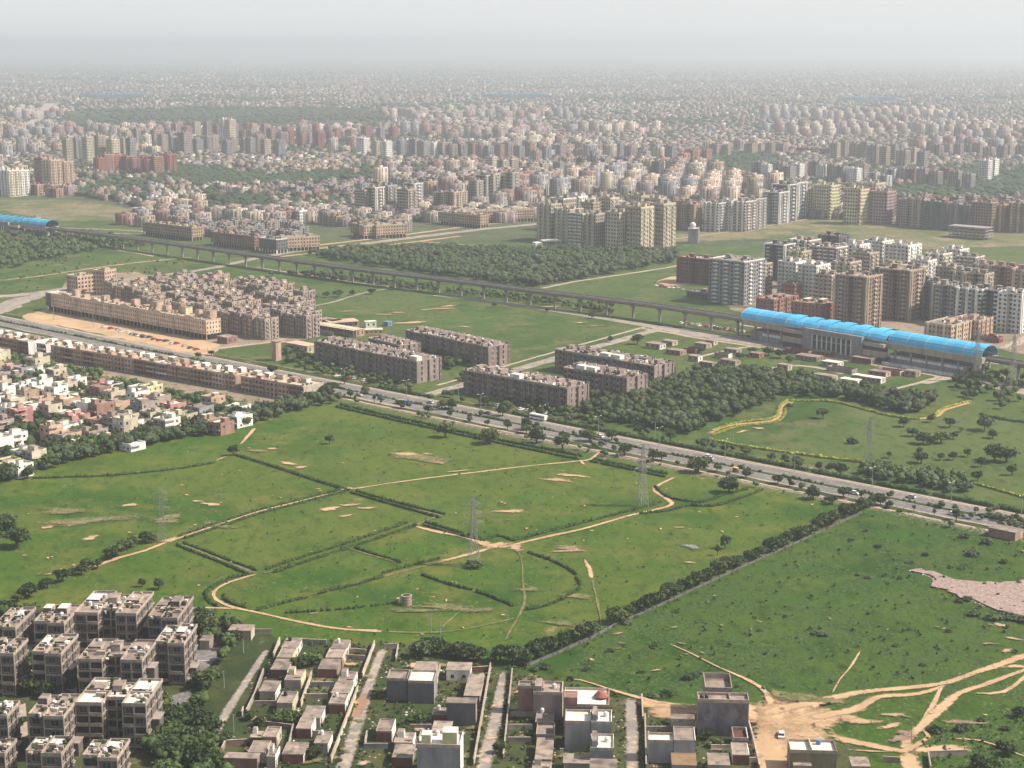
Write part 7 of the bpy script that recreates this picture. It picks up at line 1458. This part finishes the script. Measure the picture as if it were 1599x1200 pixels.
hcl(732, 324, 808, 322, 5, ['grey', 'darkgrey'], 50, 'with arched cream tops behind the long arcade', styles=(2,), accs=('cream',), seed=15); hcl(560, 318, 800, 304, 11, ['grey', 'concrete'], 32, 'in the second row behind the arcades', seed=16)
hcl(4, 303, 34, 303, 3, ['white', 'cream'], 44, 'white with stripes at the left edge', styles=(1,), accs=('white',), W=24, seed=17); hcl(62, 296, 112, 294, 4, ['pink', 'peach'], 46, 'pinkish group right of the white ones at the left', styles=(0, 1), accs=('cream',), W=22, seed=18)
hcl(55, 306, 108, 304, 4, ['dustbrick', 'mauve'], 18, 'before the pinkish towers at the left', accs=('peach',), seed=19, **B); hcl(125, 278, 165, 280, 3, ['concrete', 'cream'], 16, 'left of the red towers', seed=20, **B)
hcl(150, 274, 268, 276, 9, ['red', 'dustbrick', 'red'], 32, 'in the brick red group', styles=(0, 1), accs=('pink', 'peach'), seed=21, W=18); hcl(105, 256, 212, 258, 8, ['beige', 'grey', 'cream'], 42, 'behind the brick red group', seed=22)
hcl(195, 236, 300, 242, 8, ['beige', 'concrete'], 36, 'above the red group', seed=23, styles=(2, 0)); hcl(262, 243, 440, 245, 13, ['grey', 'concrete', 'beige'], 30, 'in the long grey row upper left', seed=24); hcl(340, 224, 366, 222, 2, ['white', 'cream'], 36, 'bright white in the upper left', styles=(1,), seed=25)
hcl(270, 216, 420, 214, 10, ['mauve', 'dustbrick', 'beige'], 24, 'in the far mauve row upper left', seed=26); hcl(375, 228, 520, 232, 10, ['dustbrick', 'mauve', 'red'], 26, 'in the far reddish row', seed=27); hcl(440, 212, 620, 222, 9, ['red', 'mauve'], 18, 'in the farthest red row', seed=28)
hcl(565, 246, 606, 248, 3, ['white', 'cream'], 34, 'white in the upper middle', styles=(0,), seed=29); hcl(615, 247, 698, 245, 6, ['grey', 'white', 'concrete'], 30, 'right of the white ones in the upper middle', seed=30)
hcl(672, 272, 742, 272, 4, ['dustbrick', 'peach', 'red'], 18, 'peach and red in the middle distance', seed=31, **B); hcl(758, 282, 850, 284, 6, ['cream', 'grey', 'beige'], 36, 'over the middle of the view', styles=(0, 2), accs=('cream',), seed=32)
hcl(860, 276, 1050, 280, 13, ['grey', 'concrete', 'cream', 'darkgrey'], 32, 'in the long middle row', seed=33); hcl(700, 246, 860, 255, 11, ['mauve', 'grey', 'dustbrick'], 26, 'behind the middle row', seed=34); hcl(870, 246, 1050, 250, 10, ['mauve', 'concrete', 'grey'], 24, 'in the far middle haze', seed=35)
hcl(1003, 262, 1050, 262, 3, ['grey', 'cream'], 32, 'grey and cream right of the middle', seed=36); hcl(1058, 258, 1104, 252, 4, ['pink', 'dustbrick'], 24, 'pinkish right of the middle', seed=37)
hcl(1112, 246, 1225, 240, 7, ['mauve', 'tan'], 20, 'hazy beyond the green belt', seed=38); hcl(1210, 236, 1300, 246, 5, ['dustbrick', 'red'], 11, 'in the far brick row', seed=39, **B)
hcl(1165, 284, 1262, 292, 6, ['dustbrick', 'peach', 'beige'], 12, 'under the concrete platform roofs', seed=40, **B); hcl(1180, 278, 1350, 286, 12, ['grey', 'white', 'concrete'], 28, 'in the grey and white row at the right', seed=41)
hcl(1300, 252, 1352, 254, 4, ['beige', 'concrete'], 32, 'slim beige at the upper right', seed=42); hcl(1355, 262, 1450, 264, 6, ['concrete', 'beige', 'grey'], 34, 'beige row at the upper right', seed=43); hcl(1455, 246, 1600, 250, 9, ['mauve', 'concrete'], 24, 'hazy at the far upper right', seed=44)
hcl(1532, 284, 1556, 282, 2, ['white'], 36, 'white pair at the right', seed=45); hcl(1400, 290, 1520, 294, 7, ['grey', 'dustbrick', 'mauve'], 30, 'before the white pair at the right', seed=46); hcl(1360, 296, 1400, 292, 3, ['grey'], 26, 'with arched white edges at the right', styles=(2,), accs=('white',), seed=47)
hcl(430, 266, 560, 270, 8, ['cream', 'peach'], 10, 'cream row in the green upper middle', seed=48, **B); hcl(425, 296, 560, 308, 9, ['grey', 'concrete'], 14, 'grey flats behind the arcade towers', seed=49, **B); hcl(845, 296, 1040, 306, 12, ['grey', 'concrete', 'mauve'], 13, 'grey flats behind the cream towers', seed=50, **B)
hcl(1055, 302, 1225, 308, 10, ['mauve', 'concrete', 'grey'], 12, 'low mauve flats right of the middle', seed=51, **B); hcl(435, 344, 530, 346, 5, ['dustbrick', 'white', 'cream'], 22, 'white and brick, left of the grey towers', seed=52, **{**B, 'W': 18})
hcl(250, 364, 470, 374, 12, ['grey', 'concrete'], 15, 'grey flats right behind the viaduct arcade', seed=53, **{**B, 'W': 15}); hcl(270, 354, 480, 362, 12, ['concrete', 'grey'], 15, 'second line of grey flats behind the viaduct arcade', seed=54, **{**B, 'W': 15})
hcl(500, 352, 640, 358, 9, ['concrete', 'tan'], 18, 'flats behind the short arcade', seed=55, **{**B, 'W': 16}); hcl(660, 340, 800, 336, 8, ['tan', 'concrete'], 15, 'flats behind the long arcade', seed=56, **{**B, 'W': 16})
hcl(330, 300, 385, 306, 3, ['cream', 'pink'], 15, 'white and pink blocks in the low town', accs=('white',), seed=57, **B); hcl(225, 322, 275, 320, 2, ['white'], 16, 'bright white boxes in the low town', accs=('white',), seed=58, **{**B, 'W': 16}); hcl(215, 337, 245, 336, 1, ['white'], 10, 'long white shed at the field edge', seed=59, **{**B, 'W': 40})
K = Kit(); 
for i in range(4): K('floor_slab', M_DECK).box(-22, 22, -9, 9, 2.6 + i * 3.2, 3.0 + i * 3.2, 0, True)
for a in range(-20, 21, 5):
    for b in (-8, 0, 8): K('column', M_DECK).box(a - .3, a + .3, b - .3, b + .3, 0, 12.6)
t = put(K.meshes(), 'unfinished_building', 'unfinished open concrete frame at the edge of the dry field', 'building', G(1515, 372), TH)
for c in t.children: c['kind'] = 'stuff'
hcl(590, 352, 600, 350, 1, ['white'], 10, 'in front of the arcade towers', seed=60, **B) if False else None
FW = {k: mat('old_town_' + k, tuple(x * .62 for x in WC[k]), tuple(x * .42 for x in WC[k]), .02, tex='P', rnd=0) for k in ('cream', 'tan', 'white', 'concrete', 'dustbrick', 'mauve', 'grey', 'peach', 'beige')}
FT = {k: mat('hazy_block_' + k, tuple(x * .95 for x in WC[k]), tuple(x * .7 for x in WC[k]), .02, tex='P', rnd=0) for k in ('beige', 'mauve', 'cream', 'concrete', 'dustbrick', 'grey', 'tan', 'sand')}
FW['leaf'] = mat('leaves_far', (.030, .052, .020), (.016, .030, .012), .03, tex='P', rnd=0); FW['leaf2'] = mat('leaves_far_dull', (.042, .064, .028), (.024, .04, .017), .03, tex='P', rnd=0)
FW['roofw'] = mat('old_town_pale_roof', (.42, .40, .37), (.25, .23, .21), .03, tex='P', rnd=0); FW['roof'] = mat('old_town_roof', (.17, .15, .14), (.10, .092, .088), .03, tex='P', rnd=0)
# slender blocks standing between the larger towers, past the number that are things of their own
def tower_mass(label, n, y0, y1, seed, hs, avoid=()):
    r = np.random.default_rng(seed); x = r.uniform(-30, 1630, n * 5); y = r.uniform(y0, y1, n * 5); k = np.ones(len(x), bool)
    for p in avoid: k &= ~inpoly(x, y, p)
    x, y = x[k], y[k]; gx, gy = G(x, y); cl = np.sin(gx * .006 + seed) + np.cos(gy * .007 + 2 * seed) + .7 * np.sin(gx * .017 + gy * .004); k = cl > .8; gx, gy, cl = gx[k][:n], gy[k][:n], cl[k][:n]; n = len(gx)
    g0 = 34.; a, b = gx * math.cos(-TH) - gy * math.sin(-TH), gx * math.sin(-TH) + gy * math.cos(-TH); a = np.round(a / g0) * g0 + r.uniform(-3, 3, n); b = np.round(b / (g0 * 1.5)) * g0 * 1.5 + r.uniform(-3, 3, n)
    gx, gy = a * math.cos(TH) - b * math.sin(TH), a * math.sin(TH) + b * math.cos(TH); h = r.uniform(*hs, n) * np.where(np.sin(a * .02) > 0, 1, .82)
    bv = []; bf = []; bm = []
    def bx(x0, x1, y0_, y1_, z0, z1, m):
        k = len(bv); bv.extend([(x0, y0_, z0), (x1, y0_, z0), (x1, y1_, z0), (x0, y1_, z0), (x0, y0_, z1), (x1, y0_, z1), (x1, y1_, z1), (x0, y1_, z1)]); bf.extend([[k + q for q in f] for f in BOX_F.tolist()]); bm.extend([9 if m == 0 else m] + [m] * 4)
    bx(-.62, .62, -1, 1, 0, 1, 0); bx(-1, 1, -.62, .62, 0, .985, 0); bx(-.3, .25, -.3, .3, 1, 1.09, 0)
    for s in (-.42, .1, .38): bx(s, s + .16, -1.02, 1.02, .03, .95, 8); bx(-1.02, 1.02, s, s + .16, .03, .95, 8)
    for z in (.12, .24, .36, .48, .6, .72, .84): bx(-.64, .64, -1.04, 1.04, z, z + .035, 0)
    w_ = r.uniform(7, 12, n); V, F = inst(np.array(bv), np.array(bf), np.column_stack([gx, gy, np.zeros(n)]), np.column_stack([w_, r.uniform(7, 11, n), h]), np.full(n, TH))
    base = r.choice(8, n); patchy = (np.sin(a * .006) * np.cos(b * .005) * 4 + 4).astype(int) % 8; base = np.where(r.random(n) < .65, patchy, base)
    bm = np.array(bm); mi = np.where(bm[None] == 0, base[:, None], bm[None]).ravel()
    o = o_('apartment_tower_mass', mesh_np('apartment_tower_mass', V, F, [FT[c] for c in ('beige', 'mauve', 'cream', 'concrete', 'dustbrick', 'grey', 'tan', 'sand')] + [M_GLASS, FW['roof']], mi), kind='stuff'); o['label'] = label
# low town carpet
def carpet(name, label, n, y0, y1, seed, tree=False, pw=1.0, avoid=(), only=None, x0=-260, x1=1860):
    r = np.random.default_rng(seed); x = r.uniform(x0, x1, n); y = y0 + (y1 - y0) * r.uniform(0, 1, n) ** pw
    k = np.ones(n, bool)
    for p in avoid: k &= ~inpoly(x, y, p)
    if only is not None:
        kk = np.zeros(n, bool)
        for p in only: kk |= inpoly(x, y, p)
        k &= kk
    x, y = x[k], y[k]; gx, gy = G(x, y)
    blk = np.sin(gx * .0042 + 1.3 * seed) * np.cos(gy * .0031 + seed) + .6 * np.sin(gx * .011) * np.sin(gy * .008); thr = r.normal(0, .45, len(gx))
    k = (blk + thr > .05) if tree else (blk + thr < .75)
    gx, gy = gx[k], gy[k]; n = len(gx); far = 1 + gy / 6500
    if tree:
        s = r.uniform(3, 6, n) * far ** .8; V, F = inst(TC_V, TC_F, np.column_stack([gx, gy, np.zeros(n)]), np.column_stack([s * r.uniform(1, 2.0, n), s, s * 1.15 / far ** .3]), r.uniform(0, 6, n)); V += r.normal(0, .6, V.shape)
        me = mesh_np(name, V, F, [FW['leaf'], FW['leaf2']], np.repeat(r.choice(2, n), len(TC_F)))
    else:
        w_ = r.uniform(4, 8.5, n) * far ** .7; d = r.uniform(4, 8.5, n) * far ** .7; h = r.choice([3.3, 3.6, 6.5, 7, 9.5], n) * r.uniform(.9, 1.1, n)
        V, F = inst(BOX_V, BOX_F, np.column_stack([gx, gy, np.zeros(n)]), np.column_stack([w_ / 2, d / 2, h]), np.full(n, TH) + r.choice([0, 0, 1.57, .2], n))
        V2, F2 = inst(BOX_V, BOX_F, np.column_stack([gx + r.uniform(-1, 1, n), gy + r.uniform(-1, 1, n), h]), np.column_stack([w_ / 7, d / 6, np.full(n, 1.8)]), np.full(n, TH))
        base = r.choice(8, n, p=[.08, .14, .06, .22, .16, .16, .13, .05]); mi = np.repeat(base, 5); roofi = np.where(r.random(n) < .10, 8, 9); mi[0::5] = roofi
        mi2 = np.repeat(np.where(r.random(n) < .15, 0, base), 5)
        if y1 < 300: V2 = V2[:0]; F2 = F2[:0]; mi2 = mi2[:0]
        me = mesh_np(name, np.vstack([V, V2]), np.vstack([F, F2 + len(V)]), [FW[c] for c in ('cream', 'tan', 'white', 'concrete', 'dustbrick', 'mauve', 'grey', 'peach')] + [FW['roofw'], FW['roof']], np.r_[mi, mi2])
    o = o_(name, me, kind='stuff'); o['label'] = label
TC_V = np.array([(1, 0, .45), (.5, .87, .5), (-.5, .87, .42), (-1, 0, .5), (-.5, -.87, .45), (.5, -.87, .5), (.1, .1, 1), (0, 0, 0)], float); TC_F = np.array([(i, (i + 1) % 6, 6) for i in range(6)] + [((i + 1) % 6, i, 7) for i in range(6)])
BOX_V = np.array([(-1, -1, 0), (1, -1, 0), (1, 1, 0), (-1, 1, 0), (-1, -1, 1), (1, -1, 1), (1, 1, 1), (-1, 1, 1)], float)
BOX_F = np.array([(4, 5, 6, 7), (0, 1, 5, 4), (1, 2, 6, 5), (2, 3, 7, 6), (3, 0, 4, 7)])
FOREST = [[(85, 206), (100, 174), (330, 168), (560, 172), (620, 186), (600, 196), (440, 200), (340, 200), (200, 208)], [(240, 262), (300, 262), (420, 280), (560, 262), (690, 262), (700, 285), (560, 282), (430, 292), (300, 292)], [(1100, 245), (1200, 238), (1230, 262), (1200, 275), (1105, 270)], [(1390, 296), (1599, 285), (1630, 300), (1560, 318), (1400, 318)], [(310, 305), (420, 308), (440, 335), (380, 340), (300, 330)], [(545, 296), (700, 288), (700, 296), (560, 306)], [(150, 285), (230, 290), (220, 300), (150, 300)]]
FIELDS = [[(470, 190), (585, 190), (585, 203), (480, 201)], [(560, 262), (680, 262), (690, 280), (570, 284)], [(1130, 250), (1190, 250), (1190, 262), (1130, 262)], [(-40, 305), (120, 305), (230, 328), (210, 352), (-40, 350)], [(480, 395), (560, 352), (640, 366), (840, 346), (1060, 372), (1010, 380), (1230, 340), (1630, 360), (1630, 400), (400, 400)], [(20, 210), (50, 185), (75, 158), (100, 158), (75, 185), (60, 210)], [(170, 330), (235, 322), (420, 340), (600, 350), (850, 335), (850, 400), (170, 400)]]
sheet('far_field', FIELDS[0], GM_MID); sheet('far_field', FIELDS[1], GM_MID); sheet('far_field', FIELDS[2], GM_MID); sheet('far_field', [(330, 318), (400, 320), (430, 335), (360, 338)], GM_MID)
tower_mass('slender mid-rise flats crowded between the larger towers', 520, 236, 330, 1, (17, 33), FIELDS + FOREST)
tower_mass('hazy mid-rise flats of the far districts', 1100, 176, 240, 2, (15, 32), FIELDS + FOREST[:1])
tower_mass('four-storey flats crowded behind the arcades', 330, 300, 352, 3, (12, 16), FIELDS[:3] + FIELDS[3:5] + FOREST)
for i, p in enumerate(FOREST): sheet('far_field', p, GM_SCRUB)
AV = FIELDS + FOREST
carpet('low_houses', 'countless low houses of the town in the middle distance', 8000, 250, 352, 1, avoid=AV, pw=1.0)
carpet('low_houses', 'countless pale houses filling the hazy plain', 31000, 140, 262, 2, avoid=AV, pw=1.0)
carpet('low_houses', 'farthest houses dissolving in haze', 19000, 93, 150, 3, pw=.8)
carpet('tree_cover', 'trees between the houses of the middle distance', 42000, 240, 350, 4, True, avoid=FIELDS)
carpet('tree_cover', 'tree cover of the hazy plain', 40000, 110, 250, 5, True, avoid=FIELDS)
carpet('tree_cover', 'dark woods between the far districts', 90000, 165, 345, 6, True, only=FOREST)
# ---------------------------------------------------------------- haze
hm = bpy.data.materials.new('haze'); hm.use_nodes = True; nt = hm.node_tree; nt.nodes.clear()
pv = nt.nodes.new('ShaderNodeVolumePrincipled'); pv.inputs['Color'].default_value = (*HAZE_COL, 1); pv.inputs['Density'].default_value = HAZE_DENS; pv.inputs['Anisotropy'].default_value = .3
mo = nt.nodes.new('ShaderNodeOutputMaterial'); nt.links.new(pv.outputs[0], mo.inputs['Volume'])
mb = MB().box(-S - 100, S + 100, -S / 8 - 100, S + 100, -1, CAM_H + 70, 0, True)
o_('haze', mb.mesh('haze', hm), kind='stuff')
